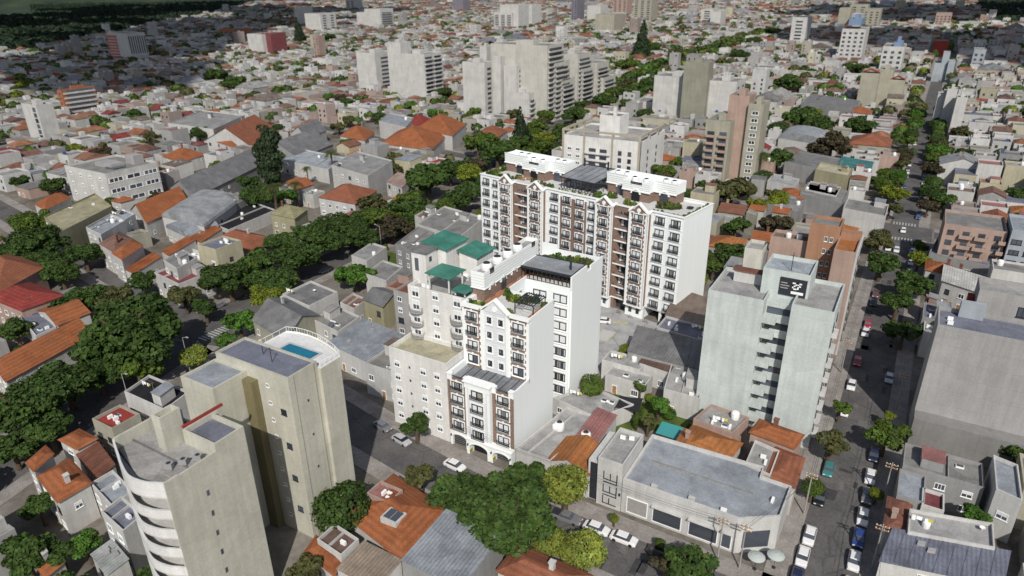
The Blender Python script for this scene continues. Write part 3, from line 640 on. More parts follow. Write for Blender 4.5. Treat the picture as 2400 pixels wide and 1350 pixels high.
TOWERS = [
    ('slab_tower', 'white slab apartment tower with three stepped blank blocks and dark balconies', 'W', [(-369.2, 420.1, 18.8, 22, 32.1, 'r1'), (-339.6, 415.3, 12.8, 12.1, 40.7, ''), (-317.7, 414.0, 25.1, 22, 33.6, 'rb2')]),
    ('stepped_tower', 'white stepped apartment complex with tall slab end walls and striped window slots', 'W', [(-240.2, 373.8, 16.5, 10.7, 34.8, 'r1'), (-249.7, 391.6, 5, 6.9, 42.7, ''), (-229.9, 376.0, 5, 22, 38.8, ''), (-219.6, 378.0, 9.1, 12.2, 33.3, 'r1'), (-209.7, 376.2, 16.0, 13.5, 17.9, 'rb1')]),
    ('terraced_tower', 'cream terraced apartment block stepping down in balconies beside the white stepped complex', 'C', [(-200.9, 382.9, 40, 22, 45.4, 'rb1'), (-200.1, 391.3, 20.6, 21.1, 34.9, 'rb1'), (-198.9, 399.8, 16.1, 18.0, 23.9, 'rb1')]),
    ('terraced_tower', 'second cream terraced block with dark roof slab and pink stepped wing', 'C', [(-210.3, 446.3, 18.3, 22, 34.9, 'rb1'), (-209.0, 451.0, 17.9, 19.5, 24.7, 'rb1'), (-207.8, 473.5, 27.3, 22, 26.9, 'rb1'), (-204.7, 479.2, 10.7, 22, 16.1, 'rb1')]),
    ('slab_tower', 'blank white tower with olive stair core behind the beige-framed building', 'W', [(-121.8, 423.2, 25.2, 22, 26.7, ''), (-140.8, 438.7, 24.2, 20.8, 8.1, ''), (-112.0, 415.8, 14.6, 10.2, 36.4, 'olive'), (-96.2, 421.2, 16.6, 22, 25.9, 'r2')]),
    ('balcony_tower', 'cream tower with salmon pink core and rows of pink corner balconies', 'C', [(-66.5, 288.5, 10.1, 18.0, 26.9, 'fb2'), (-61.9, 296.5, 8.2, 12.6, 36.3, 'pink'), (-55.5, 294.5, 6.0, 12.6, 33.7, 'f1')]),
    ('gabled_tower', 'pair of cream end-wall towers with red gable trim beside the tree-lined street', 'C', [(-29.2, 532.6, 10.9, 19.9, 23.1, ''), (-21.8, 546.3, 8.9, 17.7, 23.7, ''), (-13.8, 546.4, 8.9, 12.7, 18.0, 'r1')]),
    ('slab_tower', 'grey-white twin slab tower on the east side of the tree-lined street', 'W', [(13.2, 470.6, 7.1, 9.9, 19.3, ''), (15.0, 464.7, 5, 8.2, 23.2, ''), (20.0, 451.3, 5, 11.1, 20.7, '')]),
    ('slab_tower', 'small bluish slab tower with tall central core, nearer to the dark hills', 'LB', [(8.0, 705.0, 6.7, 16.3, 14.6, ''), (11.1, 707.0, 5, 13.5, 23.1, ''), (16.2, 703.4, 5, 12.4, 16.8, '')]),
    ('dome_tower', 'white tower with blue stepped roof crown and bay windows', 'W', [(-65.8, 827.7, 22.4, 40, 33.4, 'f4'), (-72.2, 833.7, 11.8, 40, 43.2, 'blue')]),
    ('dome_tower', 'lower white tower with bright blue roof lantern and dark corner balconies', 'W', [(-23.9, 712.1, 16.8, 40, 26.0, 'f3'), (-26.6, 718.1, 6.4, 30.3, 29.7, 'blue')]),
    ('slab_tower', 'pale tower with dotted window line and rounded blue-grey top', 'W', [(-152.7, 1020.4, 18.5, 40, 35.7, 'f1')]),
    ('slab_tower', 'large beige tower cluster at the top beyond the blue-crowned tower', 'C', [(-142.1, 1410.4, 18.5, 40, 34.9, ''), (-98.1, 1454.9, 27.4, 40, 32.4, 'f3'), (-122.4, 1486.3, 29.9, 40, 38.4, 'f2')]),
    ('slab_tower', 'white block pair with small window rows in the distance right of centre', 'W', [(-396.8, 1462.9, 24.0, 40, 30.0, 'f1'), (-375.0, 1439.5, 19.7, 40, 26.3, '')]),
    ('tower_block', 'pinkish high-rise far away in front of the dark green hills', 'P', [(12.3, 1533.0, 24.4, 40, 23.6, 'f4')]),
    ('tower_block', 'dark red block next to the small bluish slab tower', 'RED', [(10.9, 936.7, 14.5, 36.5, 16.6, '')]),
    ('tower_block', 'grey-blue slab standing alone at the right under the hills', 'LB', [(41.2, 813.8, 9.8, 22.0, 18.2, 'f2')]),
    ('tower_block', 'white block with striped windows below the top edge, left of centre', 'W', [(-692.6, 1177.7, 40, 40, 31.2, 'fb3'), (-682.3, 1183.7, 40, 40, 44.3, '')]),
    ('tower_block', 'narrow white tower with one dark slot near the top edge', 'W', [(-724.9, 1313.1, 40, 40, 40.5, 'f1'), (-705.2, 1319.1, 40, 40, 1.7, '')]),
    ('tower_block', 'dusky purple-grey tower at the top edge right of centre', 'PG', [(-688.5, 1446.6, 12.3, 40, 51.4, 'f2')]),
    ('tower_block', 'pink apartment tower crossing the top edge', 'P', [(-745.4, 1880.6, 40, 40, 42.8, 'f3')]),
    ('tower_block', 'beige tower with window grid at the top edge', 'C', [(-537.6, 1496.1, 40, 40, 50.4, 'f3')]),
    ('tower_block', 'white gabled tower with cream side near the top', 'W', [(-638.5, 1461.3, 31.5, 40, 35.1, ''), (-597.1, 1467.3, 31.5, 40, 20.0, 'f2')]),
    ('tower_block', 'beige flat-topped tower with pale side beside the conifer grove', 'C', [(-473.0, 1140.3, 34.4, 40, 31.3, '')]),
    ('hotel_tower', 'long white hotel slab with red-pink end panel and tall white fins', 'W', [(-805.5, 495.7, 40, 22, 31.9, 'hotel')]),
    ('brick_tower', 'orange brick apartment tower with white balcony bands', 'OB', [(-487.6, 246.7, 5, 22, 18.7, 'brick')]),
    ('slab_tower', 'narrow white slab tower with dark window slot at the left edge', 'W', [(-417.2, 196.3, 15.7, 8.7, 21.5, 'slot')]),
    ('slab_tower', 'white four-panel slab tower in the upper left middle', 'W', [(-988.0, 984.5, 40, 40, 33.2, 'r2'), (-1111.1, 1047.9, 10.8, 40, 41.4, '')]),
    ('slab_tower', 'small white tower pair with dark balconies left of centre', 'W', [(-986.8, 1123.4, 39.1, 40, 30.4, ''), (-950.1, 1107.2, 40, 40, 37.5, 'rb1')]),
    ('slab_tower', 'white building with dark red stair block in the upper left', 'W', [(-726.6, 620.7, 26.8, 34.7, 25.3, ''), (-717.2, 626.7, 17.3, 24.3, 26.2, 'redcore')]),
    ('slab_tower', 'white tower cut by the top edge, left of centre', 'W', [(-1757.9, 1919.7, 40, 40, 35.4, 'f2')]),
    ('tower_block', 'dark grey glass box at the top edge', 'PG', [(-1328.9, 1952.4, 40, 40, 35.2, '')]),
    ('tower_block', 'orange brick block with grid windows in the far left', 'OB', [(-1019.9, 812.6, 34.8, 38.5, 14.8, 'f3')]),
    ('office_block', 'white three-storey office with ribbon windows and roof plant', 'W', [(-267.5, 143.3, 28.5, 22, 13.8, 'ribbon')]),
    ('tower_block', 'beige house block with grey top behind the olive-yellow building', 'C', [(-216.1, 119.1, 5, 6.4, 4.5, '')])]
for key, label, wc, boxes in TOWERS:
    X, Y = boxes[0][0], boxes[0][1]
    root = thing(key, label, 'tower' if 'house' not in label else 'building', (X, Y, 0), 0, TGROUP)
    small = Y > 600
    if key == 'terraced_tower': wc = 'CW'
    for (x, y, w, d, h, o) in boxes:
        lx, ly = x-X, y-Y
        c = {'olive': 'OLI', 'pink': 'SAL', 'redcore': 'RD2'}.get(o, wc)
        claim(x-w, x, y, y+d)
        if o == 'blue':
            b = MB(); b.box(lx-w, lx, ly, ly+d, h-6, h); b.box(lx-w*.7, lx-w*.3, ly+d*.3, ly+d*.7, h, h+4); part(root, 'roof_crown', b, PL, (.19, .27, .40)); continue
        tbox(root, lx-w, lx, ly, ly+d, h, c)
        fh = 3.0 if not small else 4.2
        cells = int(o[-1]) if o and o[-1].isdigit() else 0
        if o.startswith('fb'):
            n = int(h/fh)
            for k in range(1, n):
                for i in range(cells):
                    xx = lx-w*(i+.5)/cells; put(root, BALC, 'balcony', xx, ly, k*fh, 'f', w/cells*.7, 1, 'SAL' if key == 'balcony_tower' else wc); put(root, SLOT, 'window', xx, ly, k*fh+1.3, 'f', w/cells*.6, 1.8)
        elif o.startswith('f'): win_grid(root, 'f', lx-w, lx, 2, h-1, ly-.01, cells, fh, w/cells*.45, fh*.5, None if not small else SLOT)
        elif o.startswith('rb'):
            n = int(h/fh); q = max(1, cells)
            for k in range(1, n):
                for i in range(q):
                    yy = ly+d*(i+.5)/q; put(root, BALC, 'balcony', lx, yy, k*fh, 'r', d/q*.85, 1, wc); put(root, SLOT, 'window', lx, yy, k*fh+1.3, 'r', d/q*.75, 1.9)
        elif o.startswith('r') and o != 'redcore' and o != 'ribbon': win_grid(root, 'r', ly, ly+d, 2, h-1, lx+.01, cells, fh, d/cells*.4, fh*.5, SLOT)
        elif o == 'slot':
            for k in range(int(h/fh)): put(root, SLOT, 'window', lx-w*.22, ly-.01, k*fh+1.5, 'f', w*.2, fh*.8)
        elif o == 'hotel':
            n = 8; b = MB(); b.box(lx-w-.4, lx-w*.55, ly-.4, ly, 2, h-2); 
            part(root, 'end_panel', b, PL, (.5, .16, .13))
            for i in range(n):
                yy = ly+d*(i+.5)/n; put(root, SLOT, 'window', lx, yy, h*.62, 'r', d/n*.5, h*.6)
            for i in range(9): put(root, SLOT, 'window', lx, ly+d*(i+.5)/9, 6, 'r', d/9*.5, 1.8)
            for k in range(8): put(root, BALC, 'balcony', lx-w*.75, ly, 4+k*3.2, 'f', w*.4, 1, 'W')
        elif o == 'brick':
            for k in range(6):
                b = MB(); b.box(lx-.5, lx+.5, ly+1, ly+d, 1.6+k*3, 2.7+k*3); part(root, 'balcony', b, PL, 'W'); put(root, SLOT, 'window', lx+.01, ly+d*.55, 3.4+k*3, 'r', d*.8, 1.3)
            for k in range(6): put(root, SLOT, 'window', lx-w*.5, ly-.01, 2+k*3, 'f', 1.2, 1.5)
        elif o == 'ribbon':
            for k in range(3):
                for i in range(3): put(root, WIN[0 if i % 2 else 3], 'window', lx+.01, ly+d*(i+.5)/3, 3+k*4.2, 'r', d/3*.82, 1.7)
                for i in range(4): put(root, WIN[2], 'window', lx-w*(i+.5)/4.2-1, ly-.01, 4+k*4.0, 'f', 1.5, 1.3)
            b = MB(); b.box(lx-w*.7, lx-w*.3, ly+d*.35, ly+d*.6, h, h+1.6); b.box(lx-w*.45, lx-w*.25, ly+d*.75, ly+d*.95, h, h+3.4); part(root, 'roof_plant', b, PL, 'LG')
            b = MB()
            for i in range(4): b.box(lx-w*.2-i*1.6-1.2, lx-w*.2-i*1.6, ly+d*.3, ly+d*.55, h+.5, h+.62)
            part(root, 'solar_panel', b, GLASS)
        if h > 15 and not small and o not in ('ribbon', 'hotel', 'blue'):
            b = MB(); b.box(lx-w*.65, lx-w*.35, ly+d*.35, ly+d*.75, h, h+2.6); part(root, 'lift_room', b, PL, c)
    if key == 'gabled_tower':
        for (x, y, w, d, h, o) in boxes[::2]:
            b = MB(); lx, ly = x-X, y-Y; b.wallprism([(lx-w, h+.8), (lx-w, h), (lx-w/2, h+2.2), (lx, h), (lx, h+.8), (lx-w/2, h+3.1)], ly-.3, ly); part(root, 'gable_trim', b, PL, 'RED')
            b = MB(); b.wallprism([(lx-w, h), (lx, h), (lx-w/2, h+2.2)], ly, ly+.4); part(root, 'gable', b, PL, wc)

# ---- the framed white building behind the car park
def framed_tower(x, y, w, d, h):
    root = thing('framed_tower', 'white apartment building with beige roof frame and central lift tower', 'tower', (x, y, 0), 0, TGROUP)
    claim(x-w, x, y, y+d)
    tbox(root, -w, 0, 0, d, h-2.6, 'WW', roof='LG')
    b = MB(); t = .9
    for xx in (-w, -w*.72, -w*.36, -t): b.box(xx, xx+t, -.25, .65, 0, h)
    b.box(-w, 0, -.25, .65, h, h+.8); b.box(-w, -w+t, .65, d, h, h+.8); b.box(-t, 0, .65, d, h, h+.8); b.box(-w, 0, d-.65, d, h, h+.8)
    for yy in (d*.35, d*.7): b.box(-w, -w+t, yy, yy+t, h-2.6, h); b.box(-t, 0, yy, yy+t, h-2.6, h)
    part(root, 'roof_frame', b, PL, (.42, .38, .31))
    tbox(root, -w*.62, -w*.36, d*.28, d*.62, h+5.5, 'WW', h-2.5, roof='GR2', name='lift_tower')
    b = MB(); b.box(-w*.5, -w*.46, d*.42, d*.46, h+5.5, h+9); part(root, 'antenna_mast', b, PL, 'WW')
    for k in range(int((h-4)/3)):
        z = 2.6+3*k
        for xx in (-w*.9, -w*.79): put(root, WIN[2], 'window', xx, -.01, z, 'f', 2.0, 1.8)
        for xx in (-w*.6, -w*.46): put(root, WIN[1], 'window', xx, -.01, z, 'f', 3.2, 1.5)
        b = MB(); b.box(-w*.69, -w*.37, -1.0, -.0, z-1.5, z-1.35); b.box(-w*.69, -w*.37, -1.0, -.92, z-1.35, z-.55); part(root, 'balcony', b, PL, 'WW')
        for xx in (-w*.25, -w*.13): put(root, WIN[1], 'window', xx, -.01, z, 'f', 1.6, 1.7)
        put(root, WIN[1], 'window', .01, d*.3, z, 'r', 1.2, 1.4); put(root, WIN[1], 'window', .01, d*.65, z, 'r', 1.2, 1.4)
framed_tower(-97, 268.5, 36, 30, 21.9)

# ---- wavy balcony tower, lower left
def wavy_tower():
    h = 27.6; x0, y0 = -67.0, 33.8
    root = thing('balcony_tower', 'cream tower with wavy white balcony bands at the lower left corner', 'tower', (x0, y0, 0), 0, TGROUP)
    claim(x0-15, x0, y0-2, y0+14)
    w, d = 13.0, 9.0
    b = MB(); b.box(-w, 0, 1.6, d, 0, h-1.2); b.box(-.3, 0, -.3, 1.6, 0, h); part(root, 'wall', b, PL, 'CT')
    key = [(-13.4, 1.7), (-11.6, .9), (-9.6, .05), (-7.6, -.8), (-4.9, -1.6), (-2.4, -1.35), (-.9, -.7), (0, -.3)]
    pts = []
    for i in range(len(key)-1):
        p0, p1, p2, p3 = key[max(i-1, 0)], key[i], key[i+1], key[min(i+2, len(key)-1)]
        for k in range(5):
            u = k/5; pts.append(tuple(.5*(2*p1[j]+(p2[j]-p0[j])*u+(2*p0[j]-5*p1[j]+4*p2[j]-p3[j])*u*u+(3*p1[j]-p0[j]-3*p2[j]+p3[j])*u**3) for j in (0, 1)))
    pts.append(key[-1])
    def band(z0, z1, name, th=.28):
        b = MB()
        for (xa, ya), (xb, yb) in zip(pts, pts[1:]):
            b.add([(xa,ya,z0),(xb,yb,z0),(xb,yb+th,z0),(xa,ya+th,z0),(xa,ya,z1),(xb,yb,z1),(xb,yb+th,z1),(xa,ya+th,z1)], [(0,1,5,4),(4,5,6,7),(2,3,7,6),(3,2,1,0)])
        return part(root, name, b, PL, (.66, .66, .65))
    def slab(z, th=.2, col='W', name='balcony_slab', mt=None, off=.0): b = MB(); b.prism([(x, y+off) for x, y in pts]+[(-.002, 1.6), (-13.4, 1.75)], z, z+th); part(root, name, b, mt or PL, col)
    for k in range(8):
        z = 1.2+k*3.0; slab(z); band(z+.2, z+1.45, 'balcony_band')
        for i in range(3): put(root, WIN[1], 'window', -w*(i+.5)/3, 1.59, z+1.8, 'f', 3.0, 2.2)
    slab(h-2.2); band(h-2.0, h+.1, 'parapet_band'); slab(h-1.3, .12, 'G2', 'roof_gutter', RF, .3)
    b = MB(); b.box(-w, -w+.3, 1.7, d, h-1.2, h+.5); b.box(-w+.3, -7.8, d-.3, d, h-1.2, h+.5); b.box(-.25, 0, 1.6, 6.8, h-1.2, h-.1); part(root, 'parapet', b, PL, 'CT')
    b = MB(); b.box(-w+.3, -.25, 1.7, d-.3, h-1.2, h-1.15); part(root, 'roof', b, RF, 'G2')
    b = MB(); b.box(-w+.3, -.25, 3.7, 3.85, h-1.15, h-.95); part(root, 'roof_joint', b, RF, 'GR')
    for k in range(7): put(root, SLOT, 'window', .012, 4.6, 3.5+k*3.2, 'r', .35, .8)
    tbox(root, -6.2, .014, 6.8, 11.2, h+.2, 'CT', roof='BG2', name='stair_tower'); b = MB(); b.box(-6.5, -6.2, 7.0, 13.0, h+1.0, h+1.35); part(root, 'red_rail', b, PL, 'RED')
    b = MB(); b.box(-9.3, -6.6, 9.0, 12.8, 0, h-.6); part(root, 'rear_wing', b, PL, 'CT')
    tbox(root, -8.4, -6.7, 4.6, 7.4, h+3.0, 'CT', h-1.2, roof='Y', name='tank_tower'); tbox(root, -9.4, -8.4, 6.0, 8.6, h+1.4, 'CT', h-1.2, roof='Y', name='tank_tower')
    for (x, y, q) in ((-3.4, 2.6, 'nearest the wavy edge'), (-2.6, 4.0, 'in the middle of three'), (-1.7, 5.4, 'nearest the grey stair deck')):
        t = thing('air_conditioner', f'grey air conditioner on the wavy tower roof, {q}', 'air conditioner', (x0+x, y0+y, h-1.15), .5, 'air conditioners on the wavy tower roof')
        b = MB(); b.box(-.5, .5, -.35, .35, .1, .9); part(t, 'casing', b, OBJ, 'G'); b = MB(); b.lathe([(.28, .9), (.28, .93)], n=12); part(t, 'fan_grille', b, DARK)
        b = MB(); b.box(-.5, -.4, -.35, .35, 0, .1); b.box(.4, .5, -.35, .35, 0, .1); part(t, 'foot', b, DARK)
wavy_tower()

# ---- pool tower, left of centre
def pool_tower():
    x0, y0 = -69.6, 55.0
    root = thing('pool_tower', 'tall cream apartment tower with blue rooftop pool behind the wavy balcony tower', 'tower', (x0, y0, 0), 0, TGROUP)
    claim(x0-17, x0+2, y0-7, y0+13)
    def deckbox(xa, xb, ya, yb, z, col, name='wall'):
        b = MB(); b.box(xa, xb, ya, yb, 0, z); part(root, name, b, PL, 'CT')
        b = MB(); t = .3; b.box(xa, xb, ya, ya+t, z, z+.35); b.box(xa, xb, yb-t, yb, z, z+.35); b.box(xa, xa+t, ya+t, yb-t, z, z+.35); b.box(xb-t, xb, ya+t, yb-t, z, z+.35); part(root, 'parapet', b, PL, 'CT')
        b = MB(); b.box(xa+t, xb-t, ya+t, yb-t, z, z+.03); part(root, 'roof', b, RF, col)
    deckbox(-15.5, 0, 0, 5.6, 29.2, 'BG2'); deckbox(-15.8, -8.7, -6.0, .0, 28.0, 'BG')
    b = MB(); b.box(-8.68, -6.6, -1.2, 0, 0, 27.4); part(root, 'recess_wall', b, PL, 'BRO')
    pts = [(.6, 5.6), (.6, 9.6), (-1.2, 10.5), (-3.6, 11.3), (-6.2, 11.9), (-8.8, 12.1), (-11, 11.9), (-12.8, 11.3), (-12.8, 5.6)]
    b = MB(); b.prism(pts, 0, 28.4); part(root, 'terrace_wing', b, PL, 'CT')
    b = MB(); b.prism([(x*.97-.1, 5.65+(y-5.65)*.95) for x, y in pts], 28.4, 28.5); part(root, 'pool_deck', b, PL, (.72, .72, .72))
    b = MB(); gl = MB()
    for (xa, ya), (xb, yb) in zip(pts[:-1], pts[1:]):
        xa, xb = xa*.985, xb*.985; b.bar((xa, ya, 29.5), (xb, yb, 29.5), .04); b.bar((xa, ya, 28.4), (xa, ya, 29.5), .035); b.add([(xa,ya,28.4),(xb,yb,28.4),(xb,yb,28.75),(xa,ya,28.75)], [(0,1,2,3)])
        for k in (1, 2, 3): x, y = xa+(xb-xa)*k/4, ya+(yb-ya)*k/4; b.bar((x, y, 28.4), (x, y, 29.5), .02)
    part(root, 'deck_railing', b, WHITE)
    pb = MB(); pb.box(-9.2, -2.2, 6.3, 6.55, 28.5, 28.75); pb.box(-9.2, -2.2, 8.6, 8.85, 28.5, 28.75); pb.box(-9.2, -8.95, 6.55, 8.6, 28.5, 28.75); pb.box(-2.45, -2.2, 6.55, 8.6, 28.5, 28.75); part(root, 'pool_rim', pb, PL, 'W')
    pb = MB(); pb.box(-8.95, -2.45, 6.55, 8.6, 28.5, 28.66); part(root, 'pool_water', pb, WATER)
    for k in range(9):
        put(root, WIN[0], 'window', -4.6, -.012, 3.0+k*3.0, 'f', .6, .6)
        if k % 2: put(root, WIN[1], 'window', -2.0, -.012, 2.2+k*3.0, 'f', 1.1, 1.0); put(root, SLOT, 'window', .012, 3.0, 3.2+k*3, 'r', .3, .4)
    b = MB(); b.box(.0, .04, 4.9, 5.0, 0, 29.5); b.box(.0, .04, 1.0, 1.08, 0, 29.5); part(root, 'wall_joint', b, PL, 'OLI')
    b = MB(); b.bar((-6, 2.5, 29.2), (-6, 2.5, 31.7), .06); b.bar((-6.6, 2.5, 31.3), (-5.4, 2.5, 31.3), .04); b.bar((-9, 3.5, 29.2), (-9, 3.5, 30.7), .06); part(root, 'aerial', b, DARK)
pool_tower()

# ---- white apartments with green roofs, left of the new tower
def green_roof_block():
    x0, y0 = -65.3, 86.2
    root = thing('apartment_block', 'white apartment block with green roofs and curved balconies beside the brick-trimmed tower', 'building', (x0, y0, 0), 0, TGROUP)
    claim(x0-14, x0+.2, y0, y0+40)
    tbox(root, -13.4, 0, 0, 7, 16.4, 'WW', roof='Y3'); tbox(root, -13.4, 0, 7, 24, 26.6, 'WW', roof='LG')
    for k in range(5):
        for xx in (-11.6, -8.6, -5.4, -2.2):
            put(root, SLOT if xx in (-8.6,) else WIN[2], 'window', xx, -.012, 2.4+k*2.9, 'f', 1.3 if xx != -8.6 else .4, 1.3 if xx != -8.6 else .5)
        if k: 
            put(root, SLOT, 'window', -13.42, 3.0, 1.6+k*2.9, 'l', 2.2, 1.8); put(root, BALC, 'balcony', -13.4, 3.0, .6+k*2.9, 'l', 3, 1, 'WW')
    def curved(x, z):
        b = MB(); n = 10
        pts = [(x+1.6*math.cos(math.pi+math.pi*i/n), -1.25*math.sin(math.pi*i/n)) for i in range(n+1)]
        b.prism([(p[0], 7+p[1]-.02) for p in pts], z-.14, z)
        for (xa, ya), (xb, yb) in zip(pts, pts[1:]):
            for zz in (.3, .6, .95): b.bar((xa, 6.98+ya, z+zz), (xb, 6.98+yb, z+zz), .035)
            b.bar((xa, 6.98+ya, z), (xa, 6.98+ya, z+.95), .03)
        part(root, 'balcony', b, PL, 'G2')
    for k in range(4):
        z = 16.8+k*2.75
        for xx in (-11.6, -1.9):
            put(root, WIN[2], 'window', xx, 6.988, z+1.2, 'f', 1.7, 2.0)
            if k < 3: curved(xx, z+.0)
        put(root, WIN[2], 'window', -6.9, 6.988, z+1.3, 'f', 1.4, 1.5)
    # roof storey: stair box, three green roofs
    tbox(root, -14.4, -11.0, 10, 13.6, 33.0, 'WW', 22, cap=False, name='stair_tower'); b = MB(); b.box(-14.6, -10.8, 9.8, 13.8, 33.01, 33.3); part(root, 'roof_slab', b, RF, 'GR')
    put(root, SLOT, 'window', -13.2, 9.98, 30.6, 'f', .9, 2.6); put(root, SLOT, 'window', -10.98, 11.5, 31.6, 'r', .8, 1)
    def shed(x0_, x1_, y0_, y1_, z0_, z1_, za, zb, walls=True):
        if walls:
            b = MB(); b.add([(x0_,y0_,z0_),(x1_,y0_,z0_),(x1_,y1_,z0_),(x0_,y1_,z0_),(x0_,y0_,za),(x1_,y0_,zb),(x1_,y1_,zb),(x0_,y1_,za)], [(0,1,5,4),(1,2,6,5),(2,3,7,6),(3,0,4,7)]); part(root, 'roof_room', b, PL, 'WW')
        else:
            b = MB()
            for xx, zz in ((x0_+.2, za), (x1_-.2, zb)):
                for yy in (y0_+.2, y1_-.2): b.box(xx-.12, xx+.12, yy-.12, yy+.12, z0_, zz)
            part(root, 'post', b, PL, 'WW')
        b = MB(); e = .4; b.add([(x0_-e,y0_-e,za),(x1_+e,y0_-e,zb),(x1_+e,y1_+e,zb),(x0_-e,y1_+e,za),(x0_-e,y0_-e,za+.15),(x1_+e,y0_-e,zb+.15),(x1_+e,y1_+e,zb+.15),(x0_-e,y1_+e,za+.15)], [(4,5,6,7),(0,1,5,4),(1,2,6,5),(2,3,7,6),(3,0,4,7),(3,2,1,0)]); part(root, 'green_roof', b, MET, (.07, .25, .19))
    shed(-14.6, -9.2, 14.2, 21.5, 22, 33, 33.6, 32.8); shed(-8.7, -3.8, 7.4, 12.2, 27.4, 30, 30.6, 30.4, False); shed(-8.4, -4.2, 17.5, 23.6, 22, 30, 31.8, 31.0); shed(-2.8, -.3, 7.4, 10.2, 27.4, 27, 28.3, 28.3, False)
    tbox(root, -13.4, -.2, 24, 38, 22, 'WW', roof='G2')
    link('air_conditioner', AC, root, (-11, 9, 26.6)); link('air_conditioner', AC, root, (-9.8, 9, 26.6), .4); link('water_tank', TANK, root, (-6, 16, 26.6))
green_roof_block()

# ---- mint tower on the side street
def mint_tower():
    x0, y0 = -5.9, 117.5
    root = thing('mint_tower', 'pale mint green apartment tower with stepped dark balcony recess on the side street', 'tower', (x0, y0, 0), 0, TGROUP)
    w = 21.6; claim(x0-w, x0, y0, y0+20)
    tbox(root, -w, -11.6, 0, 13, 27.2, 'MINT', roof='LG'); tbox(root, -7.0, 0, 0, 14, 27.6, 'MINT', roof='LG')
    b = MB(); b.box(-w+2.6, -12.6, 8.0, 9.6, 27.3, 29.6); part(root, 'roof_room', b, PL, 'W'); b = MB(); b.box(-w+2.3, -12.3, 7.7, 9.9, 29.61, 29.8); part(root, 'roof_slab', b, TILE, 'RUST')
    tbox(root, -13.4, -5.2, 5.2, 13.5, 31.4, 'MINT', roof='LB', name='core')
    b = MB(); b.box(-11.58, -7.02, 2.6, 5.2, 0, 27.0); part(root, 'recess_wall', b, PL, 'MINT')
    for k in range(8):
        z = 2.6+k*3.0
        b = MB(); b.box(-11.6, -9.3, .3, 2.6, z-.1, z+1.0); part(root, 'balcony', b, PL, 'MINT')
        put(root, SLOT, 'window', -9.2, 2.58, z+1.75, 'f', 4.3, 1.3)
        b = MB(); b.box(-9.3, -8.6, 1.6, 2.6, z-.1, z+.9); part(root, 'balcony', b, PL, 'MINT')
        put(root, WIN[1], 'window', .012, 3, z+.6, 'r', 1.4, 1.4); put(root, WIN[1], 'window', .012, 8, z+.6, 'r', 1.4, 1.4)
        b = MB(); b.box(.003, .9, 1.8, 4.4, z-.9, z-.1); part(root, 'balcony', b, PL, 'W')
    # billboard on the core
    b = MB(); b.box(-10.2, -5.6, 5.0, 5.18, 27.7, 31.1); bd = part(root, 'billboard', b, DARK)
    def strokes(segs, t, ox, oz, s, y0_, y1_):
        q = MB()
        for (xa, za, xb, zb) in segs:
            q.box(ox+min(xa,xb)*s-t, ox+max(xa,xb)*s+t, y0_, y1_, oz+min(za,zb)*s-t, oz+max(za,zb)*s+t)
        return q
    q = strokes([(0,2,1,2),(1,2,1,1),(0,1,1,1),(0,1,0,0),(0,0,1,0),(1.6,2,2.4,2),(1.6,2,1.6,0.2),(1.6,1.1,2.2,1.1)], .13, -7.9, 29.2, .55, 4.96, 5.0); q.box(-8.1, -6.0, 4.96, 5.0, 28.2, 28.7); q.M = None
    part(bd, 'lettering', q, WHITE)
    q = MB()
    for i, (a, c) in enumerate(((-10.0, -8.9), (-10.05, -8.5), (-10.0, -8.7))): q.box(a, c, 4.97, 5.0, 30.0-i*.5, 30.2-i*.5)
    part(bd, 'small_print', q, GREYB)
    b = MB(); b.bar((-9, 8, 31.4), (-9, 8, 35), .07); b.bar((-9.6, 8, 34.4), (-8.4, 8, 34.4), .04); part(root, 'aerial', b, DARK)
mint_tower()

# ---- salmon and orange tower behind the mint one
def salmon_tower():
    x0, y0 = -6.2, 158
    root = thing('salmon_tower', 'salmon pink and orange apartment block with white side behind the mint tower', 'tower', (x0, y0, 0), 0, TGROUP)
    claim(x0-25, x0, y0-3, y0+18)
    tbox(root, -4.5, 0, 0, 13, 24.8, 'SAL', roof='O'); b = MB(); b.box(-4.4, -.1, 10, 12.7, 24.83, 26.6); part(root, 'roof_room', b, PL, 'ORB')
    b = MB(); b.box(.003, .35, 0, 13, 0, 25.6); part(root, 'side_wall', b, PL, 'W')
    for k in range(8): put(root, WIN[1], 'window', .36, 4, 3+k*2.8, 'r', 1.4, 1.5); put(root, WIN[1], 'window', .36, 10, 3+k*2.8, 'r', 1.4, 1.5)
    tbox(root, -11.0, -4.52, 8, 15, 27.6, 'ORB', roof='GR2')
    for k in range(7): put(root, WIN[0], 'window', -7.2, 7.988, 7+k*3, 'f', .7, 1.2); put(root, WIN[0], 'window', -6.0, 7.988, 7+k*3, 'f', .7, 1.2)
    tbox(root, -19.6, -11.02, 10, 16, 22.2, 'SAL', roof='BR3'); tbox(root, -24.6, -20.3, 6, 13, 19.6, (.56,.55,.49), roof='LG'); b = MB(); b.box(-20.28, -19.62, 8, 12, 0, 19); part(root, 'recess_wall', b, PL, 'GR')
    link('water_tank', TANK, root, (-16, 13, 22.2)); link('water_tank', TANK, root, (-13.5, 13, 22.2))
salmon_tower()

